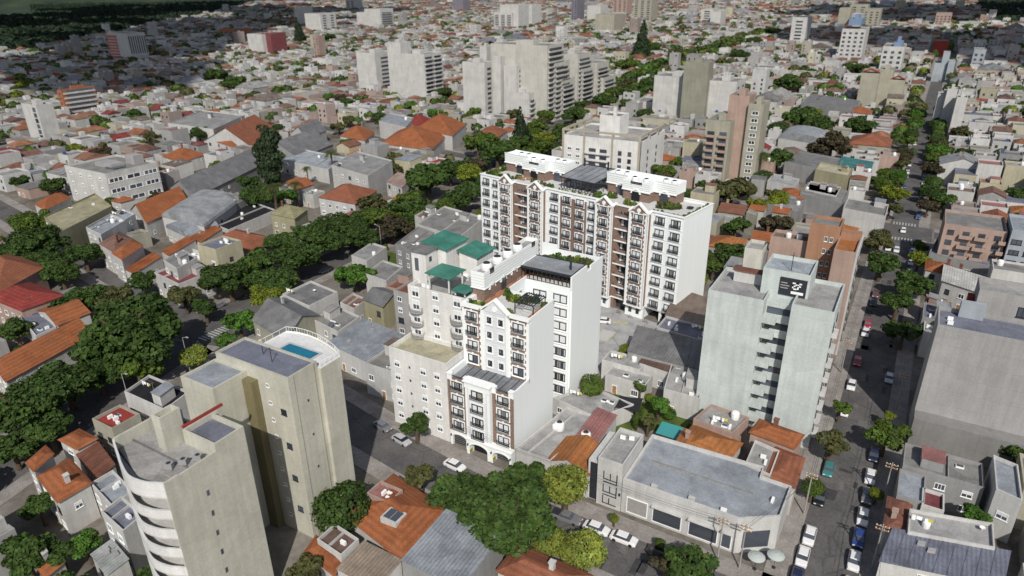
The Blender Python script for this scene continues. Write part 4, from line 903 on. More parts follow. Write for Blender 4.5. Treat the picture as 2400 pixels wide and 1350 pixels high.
# ---- blank grey tower on the right
def grey_tower():
    x0, y0 = 27.5, 130.5
    root = thing('grey_tower', 'big blank grey tower wall on the east side of the street', 'tower', (x0, y0, 0), 0, TGROUP)
    w = 17.6; claim(x0-w, x0, y0, y0+22)
    tbox(root, -w, 0, 0, 9, 23.5, 'LG', roof='BG2'); b = MB(); b.box(-w+.02, -.02, -3.2, 0, 0, 6.5); part(root, 'plinth', b, PL, 'GR2')
    tbox(root, -w+5.5, -1.5, 9, 16, 28, 'G2', roof='LG', name='stair_tower'); b = MB(); b.box(-w+3.2, -w+7, 7, 8.8, 23.6, 26.4); part(root, 'roof_room', b, PL, 'LB')
    put(root, WIN[1], 'window', -5.0, 8.98, 25.8, 'f', 1.6, 1.9); b = MB(); b.box(-w+4.4, -w+5.4, 12, 14, 23, 26); part(root, 'red_panel', b, PL, 'RED')
    link('air_conditioner', AC, root, (-w+2, 3, 23.5)); link('air_conditioner', AC, root, (-w+2, 5, 23.5))
grey_tower()

# ---- east side apartment block with pink balconies, and blue-grey neighbour
def pink_block():
    x0, y0 = 27.0, 222.0
    root = thing('apartment_block', 'brownish pink apartment block with toothed corner balconies east of the street', 'building', (x0, y0, 0), 0, TGROUP)
    w = 15; claim(x0-w, x0, y0, y0+16); tbox(root, -w, 0, 0, 16, 15.5, 'P', roof='GR2')
    for k in range(5):
        for i in range(4): put(root, SLOT, 'window', -w*(i+.5)/4, -.012, 2+3*k, 'f', 1.7, 1.6)
        for i in (1, 2): put(root, BALC, 'balcony', -w*(i+.5)/4, 0, 1+3*k, 'f', 3.2, 1, 'P')
        put(root, BALC, 'balcony', -.8, 0, 1+3*k, 'f', 1.6, 1, 'P', sy=1.6)
    root = thing('apartment_block', 'blue-grey glazed apartment block next to the pink balcony block', 'building', (x0+14, y0-2, 0), 0, TGROUP)
    claim(x0+.5, x0+14, y0-2, y0+14); tbox(root, -13.4, 0, 0, 16, 17, 'LB', roof='BG')
    for k in range(5):
        for i in range(4): put(root, WIN[1], 'window', -13.4*(i+.5)/4, -.012, 2.4+3*k, 'f', 2.4, 1.4)
pink_block()

# ---- sign tower and showroom on the street corner
def sign_tower():
    x0, y0, w, d, h = -30.0, 84.7, 4.3, 9.4, 8.7
    root = thing('sign_tower', 'white rendered shop tower with tall vertical outline lettering', 'building', (x0, y0, 0), 0, None)
    claim(x0-w-2, x0, y0, y0+d+1)
    tbox(root, -w, 0, 0, d, h, 'W', roof='LG')
    b = MB(); b.box(-w-1.9, -w-.02, .6, d, 0, 8.0); part(root, 'side_wing', b, PL, 'W'); b = MB(); b.box(-w-1.5, -w-.05, .5, .6, .2, 7.6); part(root, 'dark_panel', b, DARK)
    # letters F L E L E, turned a quarter and read upwards
    L = {'F': [((0,0),(0,1)), ((0,1),(.62,1)), ((0,.52),(.5,.52))], 'L': [((0,1),(0,0)), ((0,0),(.6,0))], 'E': [((0,0),(0,1)), ((0,1),(.62,1)), ((0,.5),(.55,.5)), ((0,0),(.62,0))]}
    q = MB(); H = 2.3; z = .7; t = .075
    for ch, adv in (('F', 1.75), ('L', .6), ('E', 2.0), ('L', .6), ('E', 1.6)):
        for (a, b_), (c, e) in L[ch]:
            # (u along text, v letter height): text runs up (z), letter tops point left (-x)
            u0, u1 = min(a, c)*2.3, max(a, c)*2.3; v0, v1 = min(b_, e)*H, max(b_, e)*H
            q.box(-.85-v1-t, -.85-v0+t, -.07, .0, z+u0-t, z+u1+t)
        z += adv
    part(root, 'lettering', q, DARK)
    b = MB(); b.box(-.4, -.1, -.15, 0, 3.2, 3.7); part(root, 'wall_lamp', b, DARK)
    link('air_conditioner', AC, root, (-3.0, 7.5, h)); link('air_conditioner', AC, root, (-1.6, 8, h), .3)
sign_tower()
def showroom():
    root = thing('showroom', 'white corner showroom with wide blue-grey roof and dark shop windows', 'building', (0, 0, 0), 0, None)
    h = 6.2; P = [(-29.9, 84.8), (-11.5, 84.9), (-6.2, 88.6), (-6.0, 96.4), (-10.8, 96.6), (-10.9, 99.2), (-29.9, 98.6)]
    claim(-30.5, -6, 84, 97.5)
    b = MB(); n = len(P)
    b.prism(P, 0, h-.4); part(root, 'wall', b, PL, 'W')
    cx = sum(p[0] for p in P)/n; cy = sum(p[1] for p in P)/n
    ins = [(x+(cx-x)*.03, y+(cy-y)*.05) for x, y in P]
    b = MB()
    for i in range(n):
        p, q_, r_, s = P[i], P[(i+1) % n], ins[(i+1) % n], ins[i]
        v = [(*p, h-.4), (*q_, h-.4), (*r_, h-.4), (*s, h-.4), (*p, h+.6), (*q_, h+.6), (*r_, h+.6), (*s, h+.6)]; b.add(v, [(0,1,5,4),(4,5,6,7),(2,3,7,6)])
    part(root, 'parapet', b, PL, 'W')
    b = MB(); b.prism(ins, h-.4, h-.05); part(root, 'roof', b, RF, 'BG')
    b = MB(); b.add([(-27.6, 91.6, h-.045), (-11, 92.2, h-.045), (-11, 92.5, h+.12), (-27.6, 91.9, h+.12)], [(0,1,2,3)]); b.box(-27.6, -11, 92.1, 92.3, h-.05, h+.14); part(root, 'roof_step', b, RF, 'GR2')
    for i, (x, w_) in enumerate(((-27.2, 3.6), (-22.2, 4.8), (-16.4, 4.6), (-12.8, 1.6))):
        b = MB(); b.frame(x-w_/2, x+w_/2, 84.7, 84.84, .5, 3.6, .14); f = part(root, 'shop_window', b, WHITE); b = MB(); b.box(x-w_/2+.14, x+w_/2-.14, 84.77, 84.83, .64, 3.46); part(f, 'pane', b, GLASS if i else GREYB)
        b = MB(); b.box(x-w_/2-.1, x+w_/2+.1, 84.1, 84.79, 3.7, 3.85); part(root, 'canopy', b, PL, 'W') if i else None
    b = MB(); b.add([(-10.6, 85.45, 1), (-7.2, 87.85, 1), (-7.2, 87.85, 4.2), (-10.6, 85.45, 4.2)], [(0,1,2,3)]); part(root, 'corner_window', b, GLASS)
    for x, y in ((-25, 86), (-19, 86.2)):
        b = MB(); b.box(x-.5, x+.5, y-.25, y+.25, h-.05, h+.5); part(root, 'roof_vent', b, PL, 'W')
    link('air_conditioner', AC, root, (-14, 86, h-.05)); link('air_conditioner', AC, root, (-8, 92, h-.05), 1.5)
    for (x, y) in ((-8.0, 83.2), (-5.6, 84.9)):
        t = thing('cafe_parasol', ('pale round parasol at the showroom corner, on the shop window side' if x < -7 else 'pale round parasol at the showroom corner, nearer to the long street'), 'parasol', (x, y, .13), 0, 'round parasols at the showroom corner')
        b = MB(); b.lathe([(1.25, 2.45), (.7, 2.7), (.05, 2.85)], n=16); part(t, 'canopy', b, OBJ, (.42, .46, .44)); b = MB(); b.bar((0,0,0), (0,0,2.9), .04); b.lathe([(.3,0),(.3,.08)], n=10); part(t, 'pole', b, DARK)
showroom()
# ------------------------------------------------------------------ the new brick-trimmed white towers
def arch_pts(cx, hw, spring, rise, n=10):
    return [(cx+hw*math.cos(math.pi*i/n), spring+rise*math.sin(math.pi*i/n)) for i in range(n+1)]
def arch_panel(b, x0, x1, z0, z1, cx, hw, spring, rise, y0, y1, m=0):
    """wall slab with an arched opening cut out"""
    b.box(x0, cx-hw, y0, y1, z0, spring, m); b.box(cx+hw, x1, y0, y1, z0, spring, m)
    pts = arch_pts(cx, hw, spring, rise)
    b.box(x0, cx-hw, y0, y1, spring, z1, m); b.box(cx+hw, x1, y0, y1, spring, z1, m)
    for (xa, za), (xb, zb) in zip(pts, pts[1:]):
        b.add([(xb,y0,zb),(xa,y0,za),(xa,y0,z1),(xb,y0,z1),(xb,y1,zb),(xa,y1,za),(xa,y1,z1),(xb,y1,z1)], [(0,1,2,3),(0,4,5,1),(3,2,6,7)], m)
def arch_ring(b, cx, hw, spring, rise, t, y0, y1, z0=None, m=0):
    a = arch_pts(cx, hw, spring, rise); o = arch_pts(cx, hw+t, spring, rise+t)
    for i in range(len(a)-1):
        p, q, r_, s = a[i], a[i+1], o[i+1], o[i]
        b.add([(p[0],y0,p[1]),(q[0],y0,q[1]),(r_[0],y0,r_[1]),(s[0],y0,s[1]),(p[0],y1,p[1]),(q[0],y1,q[1]),(r_[0],y1,r_[1]),(s[0],y1,s[1])], [(0,1,2,3),(2,3,7,6),(0,1,5,4)], m)
    if z0 is not None: b.box(cx-hw-t, cx-hw, y0, y1, z0, spring, m); b.box(cx+hw, cx+hw+t, y0, y1, z0, spring, m)
# french window family: frame > pane, railing, surround
def french(w, h, n_leaf=2):
    f = MB(); f.frame(-w/2, w/2, -.05, .04, 0, h, .15); 
    for i in range(1, n_leaf): x = -w/2+w*i/n_leaf; f.box(x-.07, x+.07, -.05, .0, .11, h-.11)
    return f.mesh('window', [DARK])
def pane_mesh(w, h, style):
    b = MB(); b.box(-w/2+.11, w/2-.11, -.01, .03, .11, h-.11, 0); y0, y1 = -.03, -.012
    a, c = -w/2+.24, w/2-.24; z0, z1 = .2, h-.28
    if style == 0: b.box(a, -.14, y0, y1, z0, z1, 1); b.box(.14, c, y0, y1, z0, z1, 1)
    elif style == 1: b.box(a, -.2, y0, y1, z0, z1, 1); b.box(.1, c, y0, y1, z0, z1, 2)
    elif style == 2: b.box(a, a+.42, y0, y1, z0, z1, 1); b.box(c-.38, c, y0, y1, z0, z1, 1); b.box(-.3, .25, y0, y1, z0, z1, 2)
    elif style == 3: b.box(a, a+.32, y0, y1, z0, z1, 1); b.box(-.35, .35, y0, y1, z0, z1, 2); b.box(c-.16, c, y0, y1, z0, z1, 1)
    elif style == 4: b.box(a, -.2, y0, y1, z0+.25, z1, 1)
    return b.mesh('pane', [GLASS, CURT, GREYB])
def rail_mesh(w):
    b = MB(); y = -.42; b.box(-w/2-.12, w/2+.12, y-.03, y+.03, .82, .9); b.box(-w/2-.12, w/2+.12, y-.02, y+.02, .05, .11); b.box(-w/2-.12, w/2+.12, y-.015, y+.015, .55, .59)
    n = int(w/.17)
    for i in range(n+1): x = -w/2-.1+(w+.2)*i/n; b.box(x-.032, x+.032, y-.02, y+.02, .11, .82)
    for x in (-w/2-.1, w/2+.1): b.box(x-.025, x+.025, y+.03, 0, .82, .88); b.box(x-.02, x+.02, y+.02, 0, .06, .1)
    return b.mesh('railing', [DARK])
def surround_mesh(w, h, key=True):
    b = MB(); b.frame(-w/2-.22, w/2+.22, -.09, .03, -.24, h+.22, .22)
    if key: b.box(-.2, .2, -.15, -.09, h, h+.5)
    b.box(-w/2-.3, w/2+.3, -.2, -.09, -.24, -.14); return b.mesh('surround', [WHITE])
def plain_surround(w, h):
    b = MB(); b.frame(-w/2-.2, w/2+.2, -.07, .03, -.2, h+.2, .2); b.box(-w/2-.28, w/2+.28, -.16, -.07, h+.2, h+.3); b.box(-w/2-.28, w/2+.28, -.16, -.07, -.3, -.2); return b.mesh('surround', [WHITE])
class Fam:
    def __init__(s, w, h, sur, rail=True):
        s.f = french(w, h); s.p = [pane_mesh(w, h, i) for i in range(5)]; s.r = rail_mesh(w) if rail else None
        s.s = surround_mesh(w, h) if sur == 'brick' else plain_surround(w, h) if sur == 'white' else None
    def put(s, root, x, y, z, k, face='f', rail=True):
        rz = {'f': 0, 'r': math.pi/2, 'l': -math.pi/2}[face]
        o = link('window', s.f, root, (x, y, z), rz); link('pane', s.p[k % 5], o)
        if s.r and rail: link('balcony_railing', s.r, o)
        if s.s: link('surround', s.s, o)
STY = [0, 0, 2, 1, 0, 3, 2, 0, 1, 2, 3, 0]
def quoins(root, x, z0, z1, y, side, step=.62):
    """white toothed corner blocks up the edge of a brick bay"""
    b = MB(); k = 0; z = z0
    while z < z1-.2:
        e = .42 if k % 2 else .2
        xa, xb = (x, x+e) if side > 0 else (x-e, x)
        b.box(xa, xb, y-.06, y+.02, z+.015, min(z+step-.03, z1)); z += step; k += 1
    part(root, 'quoins', b, WHITE, kind='stuff')
def rustication(root, x0, x1, z0, z1, y, step=.62, name='rusticated_facing'):
    b = MB(); z = z0
    while z < z1-.1: b.box(x0, x1, y-.05, y+.02, z+.075, min(z+step, z1)); z += step
    part(root, name, b, PLC, (.66, .68, .70), kind='stuff')
PALE = make_ground('pale_terrace', (.50,.50,.495), (.62,.62,.61), .8)
CGW = (.80, .835, .835); CGP = (.65, .67, .69)

def front_tower():
    root = thing('residential_tower', 'slim white tower with brown brick bays, gable front and roof garden facing the street', 'tower', (-51, 86, 0), 0, 'new white towers with brown brick bays')
    claim(-65.4, -50.8, 84.8, 123)
    X0, X1, XA, XB = -14.0, 0.0, -9.6, -4.4      # bay limits
    def wall(mb, col=CGW, name='wall'): return part(root, name, mb, PLC, col)
    # lower block
    b = MB(); b.box(X0, X1, .5, 5.7, 0, 14.4); b.box(X0, XA, .06, .5, 3.3, 14.4); b.box(XB, X1, .06, .5, 3.3, 14.4); b.box(XA, XB, -.85, .5, 3.3, 15.0); wall(b)
    b = MB(); b.box(X0, XA-.002, 0, .06, 3.3, 15.0); b.box(XB+.002, X1-.002, 0, .06, 3.3, 15.0); part(root, 'brick_facing', b, BRICK)
    rustication(root, XA+.5, XB-.5, 3.9, 14.2, -.86)
    # ground floor with arches
    b = MB(); arch_panel(b, X0, XA, 0, 3.3, -11.9, 1.55, 1.9, .75, 0, .5); arch_panel(b, XA, XB, 0, 3.3, -7.0, 1.95, 1.75, 1.0, -1.0, .5); arch_panel(b, XB, X1, 0, 3.3, -2.15, 1.75, 1.75, .95, -1.0, .5); wall(b, name='arcade')
    b = MB(); b.box(X0, XA, -.1, 0, 3.1, 3.3); b.box(XA-.1, X1+.1, -1.15, .05, 3.28, 3.6); b.box(XB, X1, -.98, -.003, 3.6, 3.75); part(root, 'cornice', b, WHITE)
    b = MB(); arch_ring(b, -11.9, 1.55, 1.9, .75, .3, -.08, .0, 0); arch_ring(b, -7.0, 1.95, 1.75, 1.0, .3, -1.08, -1.0, 0); arch_ring(b, -2.15, 1.75, 1.75, .95, .3, -1.08, -1.0, 0); part(root, 'arch_surround', b, WHITE)
    for cx, hw, y, mt in ((-11.9, 1.55, .46, DARK), (-7.0, 1.95, .46, BLACKIN), (-2.15, 1.75, .46, DARK)):
        b = MB(); b.box(cx-hw, cx+hw, y, y+.03, 0, 2.75); d = part(root, 'garage_door', b, mt)
        if mt is DARK:
            b = MB()
            for i in range(6): b.box(cx-hw, cx+hw, y-.03, y, .15+.42*i, .2+.42*i)
            part(d, 'door_rib', b, GREYB)
    for cx in (-8.95, -3.9):      # black and yellow guards on the garage jambs
        b = MB()
        for i in range(6): b.box(cx-.06, cx+.06, -1.03, -.2, .2+.16*i, .36+.16*i, i % 2)
        part(root, 'jamb_guard', b, [DARK, YEL])
    for cx in (-13.7, -9.3, -4.2, -.2):
        b = MB(); b.box(cx-.1, cx+.1, -1.25 if cx > -9.5 else -.25, -1.0 if cx > -9.5 else 0, 2.0, 2.4); part(root, 'wall_lamp', b, DARK)
    FL = Fam(2.4, 1.85, 'brick'); FC = Fam(2.5, 1.85, 'white')
    for k in range(4):
        z = 3.95+2.83*k
        FL.put(root, -11.9, -.0, z, STY[k+2]); FL.put(root, -2.15, 0, z, STY[k]); FC.put(root, -7.0, -.9, z, STY[k+5])
    b = MB(); arch_ring(b, -7.0, 1.5, 14.15, .75, .28, -.98, -.9, 12.4); part(root, 'window_arch', b, WHITE)
    # parapet with railing notches, ribbed roof
    b = MB(); b.box(X0, -13.0, -.1, .5, 14.4, 15.6); b.box(-10.4, XA, -.1, .5, 14.4, 15.6); b.box(XA-.1, XB+.1, -1.0, .5, 14.4, 15.7); b.box(XB+.1, -3.6, -.1, .5, 14.4, 15.6); b.box(-1.0, X1, -.1, .5, 14.4, 15.6)
    b.box(-.3, X1, .5, 5.7, 14.4, 15.5); b.box(X0, X0+.5, .5, 5.7, 14.4, 15.8); wall(b, name='parapet')
    b = MB(); b.box(XA-.3, XB+.3, -1.3, .7, 15.7, 15.9); b.box(X0-.05, -13.0, -.25, .6, 15.6, 15.78); b.box(-10.4, XA-.3, -.25, .6, 15.6, 15.78); b.box(XB+.3, -3.6, -.25, .6, 15.6, 15.78); b.box(-1.0, X1+.05, -.25, .6, 15.6, 15.78); part(root, 'parapet_cap', b, WHITE)
    for a, c in ((-13.0, -10.4), (-3.6, -1.0)):
        b = MB(); b.box(a, c, .05, .12, 15.3, 15.4)
        for i in range(12): x = a+(c-a)*(i+.5)/12; b.box(x-.03, x+.03, .06, .11, 14.4, 15.3)
        part(root, 'terrace_railing', b, DARK)
    b = MB(); b.box(X0+.5, -.3, .5, 5.7, 14.4, 14.55); part(root, 'terrace_roof', b, MET, (.235, .25, .275))
    b = MB()
    for i in range(1, 8): x = X0+.5+(13.2)*i/8; b.box(x-.05, x+.05, .5, 5.7, 14.55, 14.63)
    part(root, 'roof_seam', b, DARK)
    # upper block
    b = MB(); b.box(X0, X1, 5.7, 15.0, 14.4, 26.4); b.box(X0, -10.0, 15.0, 22.5, 0, 26.4); b.box(X0, X1, 22.5, 37, 0, 26.4); wall(b)
    b = MB(); b.box(-.45, X1, 15.0, 15.02, 0, 14.4); b.box(X0, X1, 5.7, 15, 0, 14.39); wall(b)
    b = MB(); b.box(X0+.45, -9.95, 5.62, 5.7, 14.6, 26.9); b.box(-4.05, -.45, 5.62, 5.7, 14.6, 26.9); part(root, 'brick_facing', b, BRICK)
    quoins(root, X0+.45, 14.7, 26.2, 5.62, 1); quoins(root, -9.95, 14.7, 26.2, 5.62, -1); quoins(root, -4.05, 14.7, 26.2, 5.62, 1); quoins(root, -.45, 14.7, 26.2, 5.62, -1)
    b = MB(); b.box(X0, X0+.45, 5.5, 5.7, 14.6, 26.9); b.box(-.45, X1, 5.5, 5.7, 14.6, 26.9); b.box(-9.95, -9.3, 5.45, 5.7, 14.6, 27.0); b.box(-4.7, -4.05, 5.45, 5.7, 14.6, 27.0); part(root, 'pilaster', b, WHITE)
    rustication(root, -9.3, -4.7, 14.6, 26.9, 5.66)
    b = MB(); b.wallprism([(-9.6, 26.9), (-4.4, 26.9), (-7.0, 29.2)], 5.5, 6.0); part(root, 'gable', b, PLC, CGP)
    b = MB(); b.lathe([(.5, 0), (.5, .08), (.38, .1), (.38, .05)], n=16); o = part(root, 'gable_disc', b, WHITE, loc=(-7.0, 5.5, 27.7)); o.rotation_euler = (math.pi/2, 0, 0)
    for sgn in (-1, 1):
        b = MB(); xa, xb = (-10.1, -7.0) if sgn < 0 else (-3.9, -7.0)
        b.add([(xa,5.2,26.8),(xb,5.2,29.3),(xb,6.2,29.3),(xa,6.2,26.8),(xa,5.2,27.2),(xb,5.2,29.7),(xb,6.2,29.7),(xa,6.2,27.2)], [(0,1,5,4),(4,5,6,7),(2,3,7,6),(0,3,2,1),(3,0,4,7)]); part(root, 'gable_cornice', b, WHITE)
    b = MB(); b.box(X0-.15, -9.9, 5.2, 6.1, 26.9, 27.4); b.box(-4.1, X1+.1, 5.2, 6.1, 26.9, 27.4); b.box(X0-.1, X0+.6, 6.1, 15.5, 26.4, 27.5); part(root, 'roof_cornice', b, WHITE)
    b = MB(); b.box(-.25, X1, 6.1, 15.0, 26.4, 27.4); b.box(-10.0, X1, 14.75, 15.0, 26.4, 27.2); b.box(-10.25, -10.0, 14.75, 22.5, 26.4, 27.2); b.box(-10.0, -.3, 22.25, 22.5, 0, 26.6); b.box(-.3, X1, 22.25, 29.2, 26.4, 29.0); b.box(-.3, X1, 29.2, 31, 26.4, 27.6); b.box(-.3, X1, 31, 37, 26.4, 28.4); b.box(-10.5, -.3, 36.6, 37, 26.4, 28.0); b.box(X0, -10.5, 36.6, 37, 26.4, 29.0); wall(b, name='parapet')
    FW = Fam(2.25, 1.85, 'brick'); FS = Fam(.95, 1.25, 'white', rail=False)
    for k in range(4):
        z = 15.4+2.95*k
        FW.put(root, -11.95, 5.62, z, STY[k+3] if k else 4, rail=k > 0); FW.put(root, -2.25, 5.62, z, STY[k+4] if k else 4, rail=k > 0)
        for x in (-8.2, -5.8): FS.put(root, x, 5.6, z+.35, 4)
    # light well windows
    WB = Fam(3.0, 1.85, 'white', rail=False)
    for k in range(8):
        z = 2.6+2.93*k
        WB.put(root, -6.9, 22.25, z, 0 if k > 4 else 4); WB.put(root, -2.4, 22.25, z, 0 if k > 3 else 3)
    WB.put(root, -9.99, 18.8, 23.1, 3, 'r')
    # terraces
    b = MB(); b.box(X0+.4, -.25, 6.1, 14.75, 26.4, 26.46); b.box(X0+.4, -10.25, 14.75, 22.5, 26.4, 26.46); b.box(X0+.4, -.3, 22.5, 36.6, 26.4, 26.46); part(root, 'terrace_paving', b, PALE)
    b = MB(); b.box(-11.6, -10.4, 9.0, 30, 26.461, 26.5); b.box(-1.6, -.4, 7.0, 13.5, 26.461, 26.5); part(root, 'tile_walk', b, ORG)
    # head house along the left edge
    hx0, hx1, hy0, hy1 = -14.2, -11.7, 9.6, 29.8
    b = MB(); b.box(hx0, hx1, hy0, hy1, 26.4, 29.2); hb = part(root, 'head_house', b, BRICK)
    b = MB(); b.box(hx0-.2, hx1+.2, hy0-.2, hy1+.2, 29.0, 31.2); b.box(hx0-.3, hx1+.3, hy0-.3, hy1+.3, 28.9, 29.1); b.box(hx0-.2, hx0, hy0-.2, hy1+.2, 31.2, 32.2); b.box(hx1, hx1+.2, hy0-.2, hy0+1.8, 31.2, 32.2); b.box(hx1, hx1+.2, hy0+3.4, hy1-2.6, 31.2, 32.2); b.box(hx1, hx1+.2, hy1-1.0, hy1+.2, 31.2, 32.2); b.box(hx0, hx1, hy0-.2, hy0, 31.2, 32.2); b.box(hx0, hx1, hy1, hy1+.2, 31.2, 32.4); part(hb, 'water_room', b, PLC, CGW)
    b = MB()
    for i in range(5): b.box(hx0-.23, hx1+.23, hy0-.23, hy1+.23, 29.35+.55*i, 29.37+.55*i)
    part(hb, 'facing_joint', b, GREYB, kind='stuff')
    for yy in (hy0+1.8, hy1-2.6):
        b = MB(); b.box(hx1+.05, hx1+.15, yy, yy+1.6, 31.25, 32.3); part(hb, 'rail_panel', b, DARK)
    for i, yy in enumerate((12.2, 16.2, 20.2, 24.6)):
        b = MB(); arch_ring(b, 0, .85, 28.3, .8, .28, -.3, .0); arch = part(hb, 'arch', b, WHITE, loc=(hx1, yy, 0), rz=math.pi/2)
        b = MB(); pts = arch_pts(0, .85, 28.3, .8); b.wallprism([(-.85, 26.5), (.85, 26.5)]+pts, -.26, -.2); part(hb, 'arch_door', b, GLASS if i == 1 else BRICK, loc=(hx1, yy, 0), rz=math.pi/2)
        if i == 1:
            b = MB()
            for xx in (-.8, -.3, .25, .75): b.box(xx, xx+.06, -.3, -.27, 26.5, 28.7)
            for zz in (27, 27.6, 28.2, 28.7): b.box(-.8, .8, -.3, -.27, zz, zz+.06)
            part(hb, 'glazing_bar', b, DARK, loc=(hx1, yy, 0), rz=math.pi/2)
    for i, yy in enumerate((12.6, 16.4, 20.2, 24.0)):
        t = thing('water_tank', ['white round water tank nearest the street on the slim tower head house', 'second white round water tank from the street on the slim tower head house', 'third white round water tank from the street on the slim tower head house', 'rearmost white round water tank on the slim tower head house'][i], 'water tank', (-51-12.95, 86+yy, 31.2), 0, 'round water tanks on the slim tower')
        b = MB(); b.lathe([(.9,0),(1.05,.5),(1.08,1.1),(.95,1.5),(.7,1.7)], n=18); part(t, 'body', b, TANKM); b = MB(); b.lathe([(.72,1.68),(.55,1.85),(.1,1.95)], n=18); part(t, 'lid', b, DARK)
    # glass pavilion on the rear roof
    px0, px1, py0, py1, z0, z1 = -11.4, -.3, 22.9, 29.0, 26.5, 29.0
    pav_ = thing('roof_pavilion', 'black framed glass pavilion with grey roof on top of the slim tower', 'pavilion', (-51, 86, 0), 0, 'glass roof pavilions')
    b = MB(); b.box(px0-.3, px1, py0-.3, py1+.3, z1-.3, z1); b.frame(0,0,0,0,0,0,0) if False else None; part(pav_, 'roof_frame', b, DARK)
    b = MB(); b.box(px0-.3, px1, py0-.3, py0-.12, z1, z1+.16); b.box(px0-.3, px1, py1+.12, py1+.3, z1, z1+.2); b.box(px0-.3, px0-.12, py0, py1, z1, z1+.16); b.box(px1-.18, px1, py0, py1, z1, z1+.16); part(pav_, 'roof_edge', b, DARK)
    b = MB(); b.box(px0-.1, px1-.2, py0-.1, py1+.1, z1, z1+.05); part(pav_, 'roof', b, RF, (.30, .315, .335))
    for i in range(13):
        x = px0+(px1-.1-px0)*i/12; b = MB(); b.box(x-.05, x+.05, py0-.05, py0+.05, z0, z1-.3); part(pav_, 'mullion', b, DARK)
    for i in range(5):
        y = py0+(py1-py0)*(i+1)/5; b = MB(); b.box(px0-.05, px0+.05, y-.05, y+.05, z0, z1-.3); part(pav_, 'mullion', b, DARK)
    b = MB(); b.box(px0, px1, py0-.03, py0+.03, z0+.02, z0+.1); b.box(px0, px1, py0-.03, py0+.03, z0+1.9, z0+1.98); part(pav_, 'glazing_rail', b, DARK)
    b = MB(); b.box(px0+.3, px1-.3, py1-.2, py1, z0, z1-.3); part(pav_, 'back_wall', b, BRICK)
    b = MB(); b.lathe([(.22,z1),(.22,z1+1.6)], cx=-1.9, cy=25.6, n=12); part(pav_, 'flue', b, DARK)
    for i in range(4):
        t = thing('dining_table', ['leftmost long timber table inside the slim tower pavilion', 'second timber table from the left inside the slim tower pavilion', 'third timber table from the left inside the slim tower pavilion', 'rightmost long timber table inside the slim tower pavilion'][i], 'table', (-51+px0+2+2.4*i, 86+py0+1.6, 26.47), 0, 'timber tables in the glass pavilion')
        b = MB(); b.box(-1.0, 1.0, -.45, .45, .7, .78); part(t, 'table_top', b, WOOD)
        for a, c in ((-.9,-.35),(.9,-.35),(-.9,.35),(.9,.35)): b = MB(); b.box(a-.04, a+.04, c-.04, c+.04, 0, .7); part(t, 'leg', b, DARK)
    # black pergola over the front terrace
    t = thing('pergola', 'black slatted pergola on the front roof terrace of the slim tower', 'pergola', (-51-4.4, 86+8.0, 26.46), 0, None)
    w_, d_ = 3.9, 4.6
    for a, c in ((.1,.1),(w_-.1,.1),(.1,d_-.1),(w_-.1,d_-.1)): b = MB(); b.box(a-.07, a+.07, c-.07, c+.07, 0, 2.2); part(t, 'post', b, DARK)
    b = MB(); b.box(0, w_, 0, .14, 2.2, 2.36); b.box(0, w_, d_-.14, d_, 2.2, 2.36); b.box(0, .14, .14, d_-.14, 2.2, 2.36); b.box(w_-.14, w_, .14, d_-.14, 2.2, 2.36); part(t, 'beam', b, DARK)
    for i in range(1, 8): x = w_*i/8; b = MB(); b.box(x-.06, x+.06, -.15, d_+.15, 2.37, 2.47); part(t, 'slat', b, DARK)
    for i in range(1, 4): y = d_*i/4; b = MB(); b.box(0, w_, y-.05, y+.05, 2.24, 2.36); part(t, 'cross_slat', b, DARK)
    t = thing('outdoor_sofa', 'white outdoor sofa under the black pergola', 'sofa', (-51-2.4, 86+9.8, 26.46), 0, None)
    b = MB(); b.box(-1, 1, -.4, .4, .1, .45); part(t, 'seat', b, OBJ, 'W'); b = MB(); b.box(-1, 1, .25, .45, .45, .85); part(t, 'backrest', b, OBJ, 'W')
front_tower()

